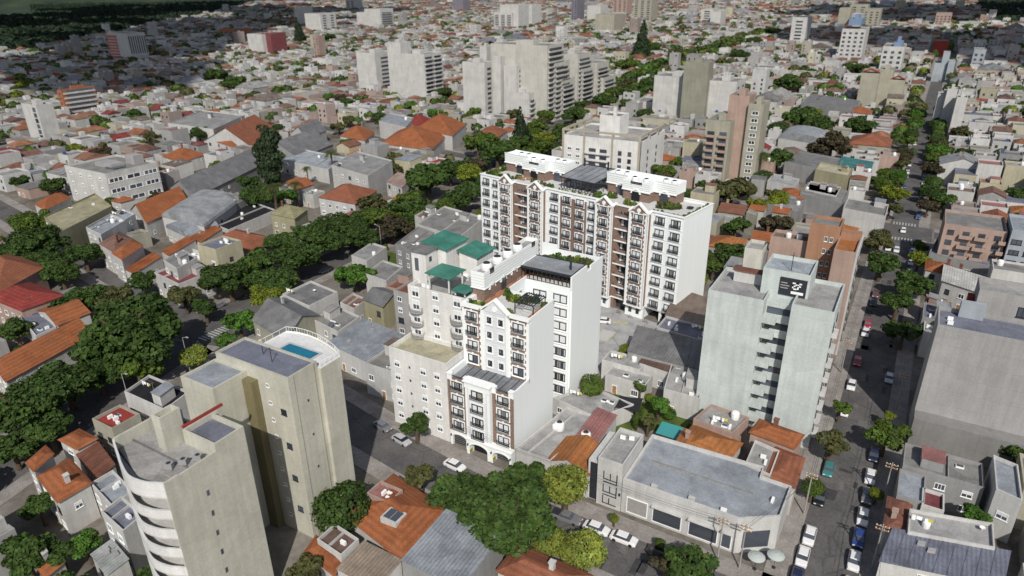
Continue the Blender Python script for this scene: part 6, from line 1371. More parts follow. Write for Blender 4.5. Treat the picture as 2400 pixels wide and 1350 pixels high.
TREES = [
    ('broad', -50.9, 69.7, 4.8, 10.1, 'D', 'broad green tree at the left of the big clump below the slim tower'),
    ('broad', -42.4, 68.2, 6.1, 12.1, 'D', 'largest dark green tree in front of the slim tower entrance'),
    ('broad', -44.6, 78.3, 3.6, 8.1, 'D', 'green tree tucked against the right corner of the slim tower'),
    ('ball', -37.9, 80.2, 4.3, 9.3, 'Y', 'yellow-green round tree in front of the orange tiled roof'),
    ('ball', -34.8, 68.7, 2.9, 6.9, 'Y', 'left of the two yellow-green hedge trees by the street'),
    ('ball', -29.7, 69.1, 3.6, 8.2, 'Y', 'right of the two yellow-green hedge trees by the street'),
    ('broad', -14.7, 73.6, 3.5, 8.1, 'D', 'dark green street tree in front of the showroom at the bottom edge'),
    ('broad', -18.8, 73.7, 2.0, 5.6, 'X', 'dark leafed tree left of the bottom edge street tree'),
    ('broad', -60.5, 71.0, 2.6, 6.7, 'O', 'thin olive tree on the pavement left of the big green clump'),
    ('broad', -70.6, 82.9, 2.5, 6.5, 'D', 'street tree below the white apartments with green roofs'),
    ('ball', -29.5, 80.9, 0.9, 2.6, 'L', 'small lime young tree before the sign tower'),
    ('ball', -21.4, 79.5, 0.9, 2.6, 'M', 'small young tree on the showroom pavement'),
    ('ball', -47.2, 111.3, 2.9, 6.9, 'M', 'clipped round tree beside the white terrace roof'),
    ('ball', -46.8, 130.2, 2.4, 5.6, 'L', 'lime bush at the corner of the car park'),
    ('ball', -44.4, 174.2, 3.4, 7.9, 'L', 'lime green round tree beside the wide white block'),
    ('broad', -48.2, 194.9, 2.9, 7.1, 'M', 'dark tree against the blank end wall of the wide block'),
    ('broad', -40.8, 196.0, 4.9, 10.3, 'D', 'tall green tree right of the wide white block'),
    ('broad', -45.9, 223.9, 4.4, 9.4, 'D', 'green tree crown behind the tall green tree'),
    ('broad', -55.6, 255.3, 8.1, 15.1, 'O', 'spreading olive green tree below the pink balcony tower'),
    ('ball', -38.5, 258.7, 5.0, 10.5, 'L', 'lime green ball shaped tree among grey roofs'),
    ('palm', -55.1, 301.6, 5.4, 14.8, 'P', 'large palm beside the pink balcony tower'),
    ('broad', -52.1, 323.0, 6.7, 13.0, 'D', 'tall dark green tree behind the large palm'),
    ('broad', -64.0, 391.5, 6.4, 12.5, 'D', 'green tree crown above the large palm'),
    ('broad', -39.0, 117.2, 1.3, 4.7, 'M', 'small garden tree by the arched window house'),
    ('broad', -33.2, 112.2, 2.0, 5.8, 'G', 'bright green climbing shrub in the courtyard garden'),
    ('broad', -33.3, 106.5, 1.4, 4.8, 'O', 'olive coloured shrub beside the shade sail'),
    ('column', -36.7, 111.5, 0.7, 3.0, 'M', 'thin young palm-like tree by the shade sail'),
    ('broad', -1.3, 210.4, 4.5, 9.6, 'D', 'round dark tree on the pavement beside the salmon tower'),
    ('broad', 4.3, 184.2, 3.8, 8.4, 'D', 'dark street tree at the near end of the shaded row east of the street'),
    ('broad', 6.5, 197.5, 4.6, 9.8, 'D', 'broad street tree in the middle of the shaded row east of the street'),
    ('broad', 7.9, 220.7, 3.4, 7.9, 'L', 'yellow-green street tree in the shaded row east of the street'),
    ('broad', 6.5, 168.1, 3.7, 8.3, 'D', 'dark street tree beside the courtyard house'),
    ('broad', 8.1, 234.9, 2.7, 6.8, 'M', 'smallest street tree at the far end of the shaded row'),
    ('broad', 6.1, 121.9, 3.1, 7.5, 'M', 'leaning street tree at the foot of the blank grey tower'),
    ('broad', 6.2, 131.5, 1.0, 4.2, 'L', 'lime tipped sapling at the foot of the blank grey tower'),
    ('broad', -2.2, 114.7, 2.8, 7.0, 'O', 'grey-green feathery tree beside the salmon hip roof'),
    ('broad', -2.2, 129.4, 1.6, 5.0, 'M', 'small street tree in front of the mint tower'),
    ('ball', -3.3, 102.5, 2.1, 5.0, 'M', 'clipped round street tree over a dark parked car'),
    ('ball', 6.1, 107.2, 1.3, 3.4, 'L', 'lime green young tree between parked cars'),
    ('broad', -140.9, 71.8, 10.8, 19.3, 'D', 'huge dark spreading tree at the crossing of avenue and street'),
    ('broad', -180.2, 84.1, 4.5, 9.6, 'D', 'street tree left of the huge spreading tree'),
    ('broad', -174.8, 87.8, 4.2, 9.1, 'O', 'olive street tree right behind the huge spreading tree'),
    ('broad', -228.6, 97.6, 7.9, 14.8, 'D', 'dark tree group left of the olive-yellow building'),
    ('broad', -260.0, 110.4, 5.5, 11.1, 'M', 'yellow-green crown left of the olive-yellow building'),
    ('broad', -212.8, 101.6, 4.7, 9.8, 'D', 'round tree in front of the blue-grey two-storey house'),
    ('broad', -203.2, 89.5, 5.1, 10.6, 'D', 'dark street tree between red school roofs and stepped houses'),
    ('broad', -218.0, 91.9, 5.0, 10.3, 'D', 'tree above the red school roof'),
    ('broad', -227.5, 89.7, 6.2, 12.2, 'D', 'dense tree at the left edge above the red school roofs'),
    ('broad', -154.9, 108.8, 6.4, 12.6, 'D', 'big green avenue tree beside the maroon terrace'),
    ('broad', -151.6, 114.9, 3.7, 8.4, 'D', 'dark avenue tree between big tree and long row'),
    ('broad', -149.6, 127.7, 6.6, 12.9, 'D', 'avenue tree, nearest of the long dense row'),
    ('broad', -154.9, 141.6, 7.4, 14.1, 'D', 'avenue tree in the middle of the long dense row'),
    ('broad', -159.9, 158.2, 6.5, 12.6, 'D', 'avenue tree at the far end of the long dense row'),
    ('broad', -166.7, 137.3, 4.9, 10.1, 'D', 'avenue tree beside the terracotta hip roof'),
    ('broad', -168.3, 182.5, 5.2, 10.7, 'O', 'olive avenue tree past the dense row'),
    ('broad', -164.0, 210.9, 9.5, 17.3, 'D', 'huge round green tree left of the wide white block'),
    ('broad', -147.5, 182.6, 7.5, 14.2, 'D', 'lower green crown before the huge round tree'),
    ('broad', -160.5, 235.9, 5.9, 11.8, 'L', 'yellow-green layered tree beside the wide white block'),
    ('broad', -143.7, 204.9, 5.7, 11.5, 'D', 'green tree against the left end of the wide white block'),
    ('broad', -168.3, 271.2, 8.0, 15.0, 'D', 'dark tree behind the left end of the wide white block'),
    ('broad', -188.0, 284.8, 7.4, 14.1, 'M', 'green tree in front of the terracotta hip roof'),
    ('broad', -168.0, 317.6, 5.1, 10.6, 'L', 'light green tree left of the framed building'),
    ('cone', -180.0, 313.8, 4.9, 21.7, 'C', 'tall dark conifer left of the framed building'),
    ('broad', -161.9, 327.7, 6.4, 12.5, 'D', 'dark avenue tree beside the framed building'),
    ('broad', -182.0, 382.5, 6.5, 12.8, 'D', 'avenue tree behind the framed building'),
    ('broad', -183.1, 430.1, 7.8, 14.7, 'D', 'dark avenue tree behind the framed building lift tower'),
    ('broad', -177.5, 465.2, 9.5, 17.3, 'D', 'avenue tree group left of the blank white tower'),
    ('broad', -179.5, 514.0, 9.5, 17.3, 'D', 'avenue tree touching the blank white tower'),
    ('column', -239.7, 198.9, 6.0, 26.5, 'C', 'massive dark cypress above the palm garden'),
    ('palm', -198.5, 164.5, 5.7, 15.5, 'P', 'tall palm with drooping fronds in the palm garden'),
    ('palm', -203.5, 179.0, 4.1, 12.0, 'P', 'smaller palm on the right of the palm garden'),
    ('palm', -224.7, 220.7, 4.7, 13.4, 'P', 'single palm on the roofs left of the white frame-front building'),
    ('palm', -226.0, 206.6, 2.7, 8.9, 'P', 'slim palm at the blue roof'),
    ('broad', -139.2, 107.5, 4.3, 9.3, 'L', 'yellow-green street tree beside the grey roof with skylights'),
    ('broad', -133.6, 94.3, 3.8, 8.5, 'G', 'bright green street tree behind the pool tower'),
    ('broad', -130.2, 87.4, 2.4, 6.4, 'G', 'small bright green tree touching the pool tower'),
    ('ball', -129.4, 78.4, 3.2, 7.4, 'Y', 'round yellow-green tree behind the cream towers'),
    ('broad', -135.3, 46.6, 6.8, 13.2, 'D', 'big dark avenue tree at the left edge'),
    ('broad', -139.9, 56.5, 6.1, 12.1, 'D', 'dark avenue tree along the school wing'),
    ('broad', -139.9, 62.9, 5.2, 10.6, 'D', 'dark avenue tree below the huge spreading tree'),
    ('broad', -127.9, 46.5, 4.2, 9.2, 'D', 'dark avenue tree near the square orange roof'),
    ('broad', -128.9, 40.6, 3.8, 8.4, 'D', 'shaded avenue tree at the left edge, lowest of the row'),
    ('broad', -95.2, 34.4, 2.2, 5.9, 'G', 'long green garden shrub below the blue-grey roof deck'),
    ('broad', -109.9, 35.3, 2.4, 6.2, 'D', 'tree on the pavement left of the square orange roof'),
    ('broad', -100.0, 28.4, 3.5, 8.0, 'D', 'dark tree in the lower left corner'),
    ('broad', -96.2, 31.3, 2.3, 6.2, 'D', 'dark garden tree right of the corner tree'),
    ('broad', -73.3, 40.1, 2.7, 6.8, 'D', 'tree at the foot of the wavy balcony tower'),
    ('broad', -80.1, 35.8, 2.5, 6.4, 'D', 'tree at the bottom edge left of the wavy tower'),
    ('broad', -62.1, 47.2, 2.5, 6.5, 'O', 'olive tree beside the small orange roof at the bottom edge'),
    ('broad', -177.3, 64.8, 3.7, 8.4, 'D', 'dark conifer-like tree in the school yard'),
    ('broad', -162.5, 59.7, 3.2, 7.6, 'D', 'tree between school yard and long orange wing'),
    ('broad', 30.5, 192.9, 3.2, 7.5, 'D', 'dark tree right of the blank grey tower'),
    ('broad', 28.3, 165.0, 3.4, 7.8, 'D', 'tree at the right edge beside the blank grey tower'),
    ('broad', 26.0, 127.4, 2.7, 6.9, 'D', 'shaded tree at the right edge behind the concrete roof'),
    ('broad', 19.4, 106.9, 2.0, 5.7, 'G', 'patch of bright green shrubs in the courtyard at lower right'),
    ('broad', -537.0, 402.4, 9.5, 17.3, 'D', 'dark tree mass in the middle distance left of the blue roofs'),
    ('broad', -486.6, 379.5, 9.5, 17.3, 'D', 'dark tree right of the dark tree mass'),
    ('broad', -431.7, 260.4, 5.6, 11.3, 'D', 'dark cypress-like tree in the middle distance'),
    ('broad', -58.2, 423.0, 9.2, 16.9, 'D', 'dark tree group beside the vaulted roof'),
    ('broad', -33.6, 354.1, 8.8, 16.3, 'X', 'brownish dark tree beside the gabled cream house'),
    ('broad', -46.8, 407.9, 7.6, 14.4, 'D', 'dark tree left of the orange roof near the cream twin towers'),
    ('broad', -27.8, 419.4, 7.3, 13.9, 'D', 'green tree below the orange roof near the cream twin towers'),
    ('ball', -55.5, 454.8, 4.8, 10.2, 'L', 'small lime tree before the grey hall roof'),
    ('broad', -55.3, 690.6, 8.5, 15.8, 'D', 'round dark tree at the foot of the blue-crowned tower'),
    ('broad', -91.4, 570.3, 9.5, 17.3, 'D', 'dark tree group between white towers'),
    ('broad', -202.8, 960.8, 9.5, 17.3, 'D', 'dark wooded avenue beyond the blank white tower'),
    ('broad', -178.1, 779.0, 9.5, 17.3, 'D', 'wooded avenue section behind the olive core'),
    ('broad', -226.7, 1186.8, 9.5, 17.3, 'D', 'far end of the wooded avenue'),
    ('cone', -285.0, 770.6, 9.5, 41.8, 'C', 'dark pointed conifer in the grove right of the terraced block'),
    ('broad', -289.0, 818.4, 9.5, 17.3, 'D', 'dark tree of the conifer grove'),
    ('broad', -246.8, 631.5, 9.5, 17.3, 'M', 'green tree at the pink stepped wing'),
    ('cone', -805.9, 756.6, 8.8, 38.6, 'C', 'dark pointed conifer in front of the four-panel slab tower'),
    ('broad', -798.2, 807.8, 9.5, 17.3, 'D', 'dark tree right of the four-panel slab tower'),
    ('broad', -142.9, 114.3, 5.4, 11.0, 'D', 'avenue tree overhanging the roadway before the dense row'),
    ('broad', -147.7, 153.2, 5.8, 11.5, 'D', 'avenue tree bridging the dense row and the olive tree'),
    ('broad', -153.6, 174.1, 4.9, 10.2, 'M', 'mid green avenue tree before the lower crown'),
    ('broad', -159.1, 97.4, 3.8, 8.5, 'O', 'olive tree in front of the maroon terrace'),
    ('broad', -149.4, 96.3, 3.3, 7.7, 'D', 'street corner tree right of the maroon terrace'),
    ('broad', -178.8, 98.1, 3.7, 8.3, 'D', 'street tree in front of the stepped row of houses'),
    ('broad', -178.6, 78.2, 4.2, 9.1, 'D', 'dark tree between the red roof and the orange hall'),
    ('broad', -169.8, 235.1, 6.4, 12.5, 'D', 'dark tree between huge round tree and wide block'),
    ('broad', -214.4, 169.6, 6.0, 12.0, 'D', 'dark tree at the left side of the palm garden'),
    ('broad', -205.4, 174.0, 4.9, 10.2, 'G', 'bright green tree between the two garden palms'),
    ('broad', -234.7, 183.1, 4.5, 9.6, 'D', 'dark tree behind the palm garden against the long shed'),
    ('broad', -43.3, 187.5, 3.0, 7.3, 'M', 'green tree between lime round tree and tall green tree'),
    ('broad', -308.6, 424.8, 5.8, 11.6, 'D', 'dark tree between the two white tower groups')]
TREE_GROUP = 'trees along streets and in yards'
def tree(kind, x, y, r, h, col, label, seed=0, hero=False, group=TREE_GROUP):
    rnd = random.Random(seed)
    t = thing({'palm': 'palm_tree', 'cone': 'conifer_tree', 'column': 'cypress_tree'}.get(kind, 'tree'), label, 'tree', (x, y, 0), rnd.uniform(0, 6.28), group)
    c = LC[col]; j = rnd.uniform(.85, 1.15); c = tuple(v*j for v in c)
    if kind == 'palm':
        link('trunk', PTRUNK, t, (0,0,0), 0, (h*.9, h*.9, h-r*.2)); link('crown', PALM[seed % 2], t, (0,0,h-r*.25), 0, (r, r, r*.8), c)
    elif kind in ('cone', 'column'):
        link('trunk', TRUNK, t, (0,0,0), 0, (h*.5, h*.5, h*.8)); link('crown', CONE if kind == 'cone' else COLUMN, t, (0,0,h*.5), 0, (r*1.35, r*1.35, h*.5), c)
    else:
        me = BALL[seed % 2] if kind == 'ball' else (HERO[seed % 3] if hero else BROAD[seed % 5])
        k = 1.05 if kind == 'ball' else 1.12
        link('trunk', TRUNK, t, (0,0,0), 0, (max(h,3), max(h,3), h)); link('crown', me, t, (0,0,h-r*.82), 0, (r*k*rnd.uniform(.93,1.07), r*k, r*.92), c)
    return t
for i, (k, x, y, r, h, c, lab) in enumerate(TREES):
    tree(k, x, y, r, h, c, lab, i, r > 4.2 and y < 170)
    if y > 90: claim(x-r*.8, x+r*.8, y-r*.8, y+r*.8)

for i, (k, x, y, r, h, c, lab) in enumerate((('ball', -33.4, 107.6, 1.2, 2.6, 'O', 'rounded garden shrub left of the turquoise awning'), ('ball', -26.0, 111.0, 1.3, 2.7, 'M', 'rounded garden shrub behind the orange roofs of the showroom block'), ('ball', -31.2, 113.4, 1.5, 3.0, 'G', 'bright rounded shrub on the lawn before the mint tower'), ('ball', -37.2, 117.8, 1.1, 2.2, 'L', 'lime garden bush on the lawn by the arched window house'), ('ball', -42.6, 113.0, 1.0, 2.0, 'M', 'small bush between shade sail and clipped round tree'), ('column', -36.0, 107.4, .6, 4.2, 'M', 'slim garden palm trunk in front of the shade sail'))):
    tree(k, x, y, r, h, c, lab, 900+i, group='garden shrubs behind the showroom')
# ------------------------------------------------------------------ roof garden shrubs
def shrub_mesh(seed):
    rnd = np.random.default_rng(seed); n = 260; a = rnd.uniform(0,6.28,n); z = rnd.uniform(0,1,n); rr = .5*np.sqrt(rnd.uniform(0,1,n))*(1.1-.5*z)
    P = np.stack([rr*np.cos(a), rr*np.sin(a), z*.95], 1); N = np.stack([np.cos(a)*.7, np.sin(a)*.7, np.full(n,.6)], 1)+rnd.normal(size=(n,3))*.4; N /= np.linalg.norm(N,axis=1)[:,None]
    return quads_mesh('foliage', leaf_quads(P, N, .11, rnd), LEAF)
SHR = [shrub_mesh(91+i) for i in range(4)]
def planter_row(pts, z, label, group, n, size=(.8,1.3), cols=('M','O','G','L'), seed=0):
    """one bed of leafy plants: a mass nobody could count"""
    rnd = random.Random(seed); rq = np.random.default_rng(seed); VV = []; CC = []
    for i in range(n):
        t = i/(max(1, n-1))*(len(pts)-1); k = min(int(t), len(pts)-2); u = t-k
        x = pts[k][0]*(1-u)+pts[k+1][0]*u+rnd.uniform(-.25,.25); y = pts[k][1]*(1-u)+pts[k+1][1]*u+rnd.uniform(-.25,.25); s = rnd.uniform(*size)
        m_ = 170; a = rq.uniform(0,6.28,m_); zz = rq.uniform(0,1,m_); rr_ = .55*np.sqrt(rq.uniform(0,1,m_))*(1.1-.6*zz)
        P = np.stack([rr_*np.cos(a)*s+x, rr_*np.sin(a)*s+y, zz*s+z], 1); N = np.stack([np.cos(a)*.7, np.sin(a)*.7, np.full(m_,.6)], 1)+rq.normal(size=(m_,3))*.4; N /= np.linalg.norm(N,axis=1)[:,None]
        VV.append(leaf_quads(P, N, .12*s, rq)); CC.append(np.tile(np.array(LC[rnd.choice(cols)])*rnd.uniform(.8,1.3), (m_,1)))
    o = link('planter_shrubs', quads_mesh('planter_shrubs', np.concatenate(VV), LEAFS, col=np.concatenate(CC))); tag(o, label, 'shrubs', None, 'stuff')
def L2(pts, o=(-51, 86)): return [(o[0]+x, o[1]+y) for x, y in pts]
planter_row(L2([(-13.2,7.2),(-10.8,7.4)]), 26.4, 'low leafy shrub in the front left corner planter of the slim tower', 'shrubs in the front left planter of the slim tower', 8, seed=1)
planter_row(L2([(-9.6,14.3),(-8.3,12.6),(-6.4,12.2),(-3.4,13.9)]), 26.4, 'leafy shrub in the curved planter against the light well of the slim tower', 'shrubs in the curved planter of the slim tower', 14, (.9,1.6), seed=2)
planter_row(L2([(-5.6,7.0),(-4.8,7.6)]), 26.4, 'small shrub behind the gable of the slim tower', 'shrubs behind the slim tower gable', 4, seed=3)
planter_row(L2([(-.9,13.6),(-.8,12.4)]), 26.4, 'shrub in the right corner beside the pergola', 'shrubs beside the pergola', 3, (.8,1.2), seed=9)
planter_row(L2([(-11.0,32.5),(-7.5,33.6),(-4,34),(-1.0,34.6)]), 26.4, 'bushy shrub in the rear planter behind the glass pavilion', 'shrubs behind the slim tower pavilion', 26, (1.2,2.3), seed=4)
def FW_(pts): return [tuple((FAR.matrix_basis @ Vector((-u, v, 0)))[:2]) for u, v in pts]
planter_row(FW_([(65.3,2),(65.2,7),(65.2,13)]), 28.35, 'shrub along the left edge planter of the wide roof garden', 'shrubs on the left edge of the wide block', 16, (.8,1.4), seed=5)
planter_row(FW_([(64,3.2),(60,2.6),(57,3.4),(55,5.2)]), 28.35, 'shrub in the left garden bed of the wide roof garden', 'shrubs in the left bed of the wide block', 16, (.8,1.5), seed=6)
planter_row(FW_([(50,4.6),(45,4.0),(42,3.6)]), 28.35, 'shrub in the bed before the left head house of the wide block', 'shrubs before the left head house', 10, (.7,1.3), seed=7)
planter_row(FW_([(39,2.6),(34,2.2),(29,2.6)]), 28.35, 'low shrub in front of the wide glass pavilion', 'shrubs before the wide pavilion', 10, (.6,1.0), seed=8)
planter_row(FW_([(28,3.4),(25,4.6),(23,6.0)]), 28.35, 'shrub between the wide pavilion and the right head house', 'shrubs right of the wide pavilion', 9, (.8,1.6), seed=10)
planter_row(FW_([(18,3.0),(15,2.8)]), 28.35, 'shrub in the middle of the right roof garden', 'shrubs before the right head house', 5, (.8,1.5), seed=11)
planter_row(FW_([(10,5.4),(7.5,6.2),(5.4,8.2)]), 28.35, 'reddish shrub in the oval bed of the right roof garden', 'shrubs in the oval bed', 14, (1.0,1.9), ('O','X','M'), seed=12)
planter_row(FW_([(8.6,1.0),(4,.9),(.9,1.0),(.8,6),(.8,14)]), 28.35, 'shrub along the right edge planter of the wide roof garden', 'shrubs on the right edge of the wide block', 30, (.7,1.1), ('M','G','L'), seed=13)

# ------------------------------------------------------------------ cars
def car_body(kind):
    L, Wd = (4.3, 1.75) if kind == 'car' else (5.1, 1.85)
    b = MB(); hw = Wd/2
    prof = [(-L/2,.35,.62),(-L/2+.12,.28,.78),(-L/2+.55,.22,.86),(-.95,.22,.95),(1.0,.22,.95),(L/2-.35,.24,.9),(L/2-.05,.3,.8),(L/2,.38,.6)]
    vs = []; m_ = 8
    for x, z0, z1 in prof:
        e = .1 if abs(x) > L/2-.2 else 0
        vs += [(x,-hw+e,z0),(x,-hw-.0+e,(z0+z1)/2),(x,-hw+.08+e,z1-.04),(x,-hw+.22+e,z1),(x,hw-.22-e,z1),(x,hw-.08-e,z1-.04),(x,hw-e,(z0+z1)/2),(x,hw-e,z0)]
    fs = [(i*m_+j, i*m_+(j+1)%m_, (i+1)*m_+(j+1)%m_, (i+1)*m_+j) for i in range(len(prof)-1) for j in range(m_)] + [tuple(range(m_)), tuple((len(prof)-1)*m_+j for j in range(m_))]
    b.add(vs, fs)
    # roof skin
    r0, r1 = (-.55, 1.0) if kind == 'car' else (-.5, .75)
    b.add([(r0,-hw+.28,1.4),(r1,-hw+.28,1.4),(r1,hw-.28,1.4),(r0,hw-.28,1.4),(r0-.08,-hw+.22,1.33),(r1+.1,-hw+.22,1.33),(r1+.1,hw-.22,1.33),(r0-.08,hw-.22,1.33)], [(0,1,2,3),(0,1,5,4),(1,2,6,5),(2,3,7,6),(3,0,4,7)])
    g_ = MB(); f0, f1 = (-1.15, 1.6) if kind == 'car' else (-1.1, 1.1)
    g_.add([(f0,-hw+.1,.93),(f1,-hw+.1,.93),(f1,hw-.1,.93),(f0,hw-.1,.93),(r0-.08,-hw+.23,1.33),(r1+.1,-hw+.23,1.33),(r1+.1,hw-.23,1.33),(r0-.08,hw-.23,1.33)], [(0,1,5,4),(1,2,6,5),(2,3,7,6),(3,0,4,7)])
    w = MB(); w.lathe([(.0,-.1),(.31,-.1),(.31,.1),(.0,.1)], n=12); wm = w.mesh('wheel', [RUBBER])
    h = MB(); h.box(-.04,.04,-.18,.18,-.07,.07); hm = h.mesh('headlight', [CURT]); tl = MB(); tl.box(-.04,.04,-.14,.14,-.08,.08); tm = tl.mesh('tail_light', [make_simple('red_lens', (.3,.02,.02), .3)])
    if kind != 'car':
        bed = MB(); bed.box(1.15, L/2-.1, -hw+.15, hw-.15, .951, .96); bm = bed.mesh('load_bed', [DARK])
    else: bm = None
    return b.mesh('body', [PAINT]), g_.mesh('cabin_glass', [GLASS]), wm, hm, tm, bm, L, Wd
CARS = {k: car_body(k) for k in ('car', 'pickup')}
CARC = dict(white=(.75,.75,.75), silver=(.42,.43,.45), grey=(.17,.17,.18), black=(.015,.015,.018), red=(.32,.02,.025), blue=(.03,.06,.22), teal=(.05,.2,.2), brown=(.14,.06,.05), navy=(.02,.025,.06))
def car(x, y, rz, c, label, group, kind='car', rest=.016):
    bo, gl, wm, hm, tm, bm, L, Wd = CARS[kind]
    t = thing('parked_car' if kind == 'car' else 'pickup_truck', label, 'car' if kind == 'car' else 'pickup', (x, y, rest), rz, group)
    link('body', bo, t, col=CARC[c]); link('cabin_glass', gl, t)
    for sx in (-1, 1):
        for sy in (-1, 1): w = link('wheel', wm, t, (sx*L*.31, sy*(Wd/2-.1), .31)); w.rotation_euler = (math.pi/2, 0, 0)
    for sy in (-1, 1): link('headlight', hm, t, (-L/2+.02, sy*.55, .64)); link('tail_light', tm, t, (L/2-.02, sy*.6, .68))
    if bm: link('load_bed', bm, t)
    return t
Fr = math.pi+.02; GR1 = 'cars parked along the street in front of the slim tower'; GR2 = 'cars parked along the long side street'
car(-36.8, 78.7, Fr, 'grey', 'dark grey pickup parked under the yellow-green tree', GR1, 'pickup')
car(-31.6, 78.8, Fr, 'white', 'white hatchback parked behind the dark pickup, below the sign tower', GR1)
car(-27.0, 78.9, Fr, 'white', 'white hatchback parked in front of the first shop window', GR1)
car(-21.0, 78.9, Fr, 'black', 'black car parked before the dark shop windows', GR1)
car(-60.2, 80.4, Fr-.1, 'white', 'white car parked at the kerb before the slim tower garages', GR1)
car(-73.4, 81.6, Fr-.2, 'silver', 'silver-blue car half in shadow below the white apartments', GR1)
car(-79.5, 83.2, Fr-.2, 'grey', 'grey car in the shadow of the pool tower', GR1)
car(-52.0, 73.6, .02, 'silver', 'silver car on the far kerb hidden beside the big green clump', GR1)
PI2 = math.pi/2
for y, x, c, lab in ((84.2,-2.3,'navy','dark navy car at the street corner by the parasols'),(88.9,-2.2,'white','white car nearest to the parasol corner'),(93.9,-2.0,'white','second white car from the parasol corner'),(104,-1.9,'black','black car under the clipped round tree'),(112.6,-1.7,'teal','teal green car below the salmon hip roof'),
    (133.8,-1.5,'white','white car parked in front of the mint tower'),(144.9,-1.4,'white','white car past the mint tower'),(156.5,-1.3,'red','red car alone at the kerb beside the dark roof terrace'),(172.8,-1.2,'white','white car behind a red one near the orange roof house'),(178.1,-1.1,'red','small red car touching a white car'),(192.7,-1.0,'black','black car beside the salmon tower'),(199,-1.0,'brown','brown-red car beside the salmon tower')):
    car(x, y, PI2, c, lab, GR2)
for y, x, c, lab in ((86,4.6,'silver','silver car at the bottom edge on the east kerb'),(91.8,4.6,'white','white van-like car on the east kerb near the bottom edge'),(97.2,4.7,'blue','blue-black car on the east kerb'),(102.6,4.8,'white','white car on the east kerb beside the grass strip'),(108.4,4.9,'grey','grey car on the east kerb beside the lime young tree'),(114,4.9,'white','white car just behind the lime young tree'),(121,4.9,'navy','dark car beside the leaning street tree'),(152,5.4,'silver','silver car in the deep tower shadow')):
    car(x, y, PI2, c, lab, GR2)
rc = random.Random(5); NC = {}
for i in range(26):
    y = 206+i*8.5+rc.uniform(-2,2)
    if 252 < y < 276 or y > 420: continue
    for sd, x in ((-1, -1.6+y*.004), (1, 5.4+y*.004)):
        if rc.random() < .7:
            c = rc.choice(['white','white','silver','grey','black','red','blue']); kk = (c, sd, y < 255); NC[kk] = NC.get(kk, 0)+1
            car(x, y, PI2, c, f"{['first','second','third','fourth','fifth','sixth','seventh','eighth','ninth'][NC[kk]-1]} {c} car on the {'west' if sd<0 else 'east'} kerb, {'before' if y<255 else 'beyond'} the far crossing of the long street", 'cars further up the long side street')
for i, (x, y, c, lab) in enumerate(((2.6,262,'white','white car turning at the far crossing'),(1.8,240,'white','white car driving up the long street before the crossing'),(.6,228,'silver','silver car driving behind the white car'))): car(x, y, PI2, c, lab, 'cars driving on the long street')
car(-60.2, 147, .3, 'white', 'white car in the car park half hidden behind the slim tower', None, rest=.03)
for i in range(14):
    y = 104+i*11; x = -146.4-.04*(y-100)*.9 + (0 if i % 2 else -8.6)
    if rc.random() < .75: c = rc.choice(['white','silver','grey','black','red']); NC[c] = NC.get(c, 0)+1; car(x, y, PI2+.03, c, f"{['first','second','third','fourth','fifth','sixth','seventh'][NC[c]-1]} {c} car parked along the avenue, counted from the near crossing", 'cars parked along the avenue')

# ------------------------------------------------------------------ poles, lamps, garden things
def utility_pole(x, y, label, h=8.5):
    t = thing('utility_pole', label, 'utility pole', (x, y, .1), 0, 'utility poles'); b = MB(); b.bar((0,0,0), (0,0,h), .14, r2=.09, n=8); part(t, 'pole', b, OBJ, (.30,.29,.27))
    for z in (h-.5, h-1.1): b = MB(); b.box(-.9, .9, -.06, .06, z, z+.12); part(t, 'crossarm', b, WOOD)
    b = MB()
    for z in (h-.38, h-.98):
        for xx in (-.8, -.3, .3, .8): b.lathe([(.05, z), (.06, z+.1), (.03, z+.16)], cx=xx, n=6)
    part(t, 'insulator', b, WHITE)
for x, y, lab in ((-13.2,82.0,'utility pole in front of the showroom shop windows'),(-10.0,82.2,'utility pole next to the showroom corner'),(-3.6,99,'utility pole on the pavement beside the showroom'),(7.2,108,'utility pole beside the lime young tree'),(7.0,92,'utility pole near the bottom edge on the east pavement'),(-4.0,150,'utility pole in front of the mint tower'),(7.4,140,'utility pole in the shadow of the grey tower')): utility_pole(x, y, lab)
def cables(pts, label):
    t = thing('overhead_cables', label, 'cables', (0, 0, 0), 0, 'overhead cables')
    for k, (z, o) in enumerate(((8.2, -.3), (8.2, .3), (7.6, 0))):
        b = MB()
        for (xa, ya), (xb, yb) in zip(pts, pts[1:]):
            for i in range(8):
                u, v = i/8, (i+1)/8; sg = lambda q: z-.9*4*q*(1-q)*.5
                b.bar((xa+(xb-xa)*u+o, ya+(yb-ya)*u+o, sg(u)), (xa+(xb-xa)*v+o, ya+(yb-ya)*v+o, sg(v)), .022, n=4)
        part(t, 'cable', b, DARK)
cables([(-62, 82.6), (-40, 82.0), (-13.2, 82.0), (-10.0, 82.2), (-3.6, 99), (-4.0, 150), (-3.8, 200)], 'thin overhead cables strung past the showroom and up the west pavement')
cables([(7.0, 60), (7.0, 92), (7.2, 108), (7.4, 140), (7.8, 180)], 'thin overhead cables along the east pavement of the long street')
def street_lamp(x, y, rz, label, h=9):
    t = thing('street_lamp', label, 'street lamp', (x, y, .1), rz, 'street lamps on the avenue'); b = MB(); b.bar((0,0,0), (0,0,h), .1, r2=.06, n=8); b.bar((0,0,h), (1.6,0,h+.5), .05); part(t, 'pole', b, OBJ, 'LG'); b = MB(); b.box(1.4, 2.1, -.15, .15, h+.42, h+.58); part(t, 'lamp_head', b, OBJ, 'LG')
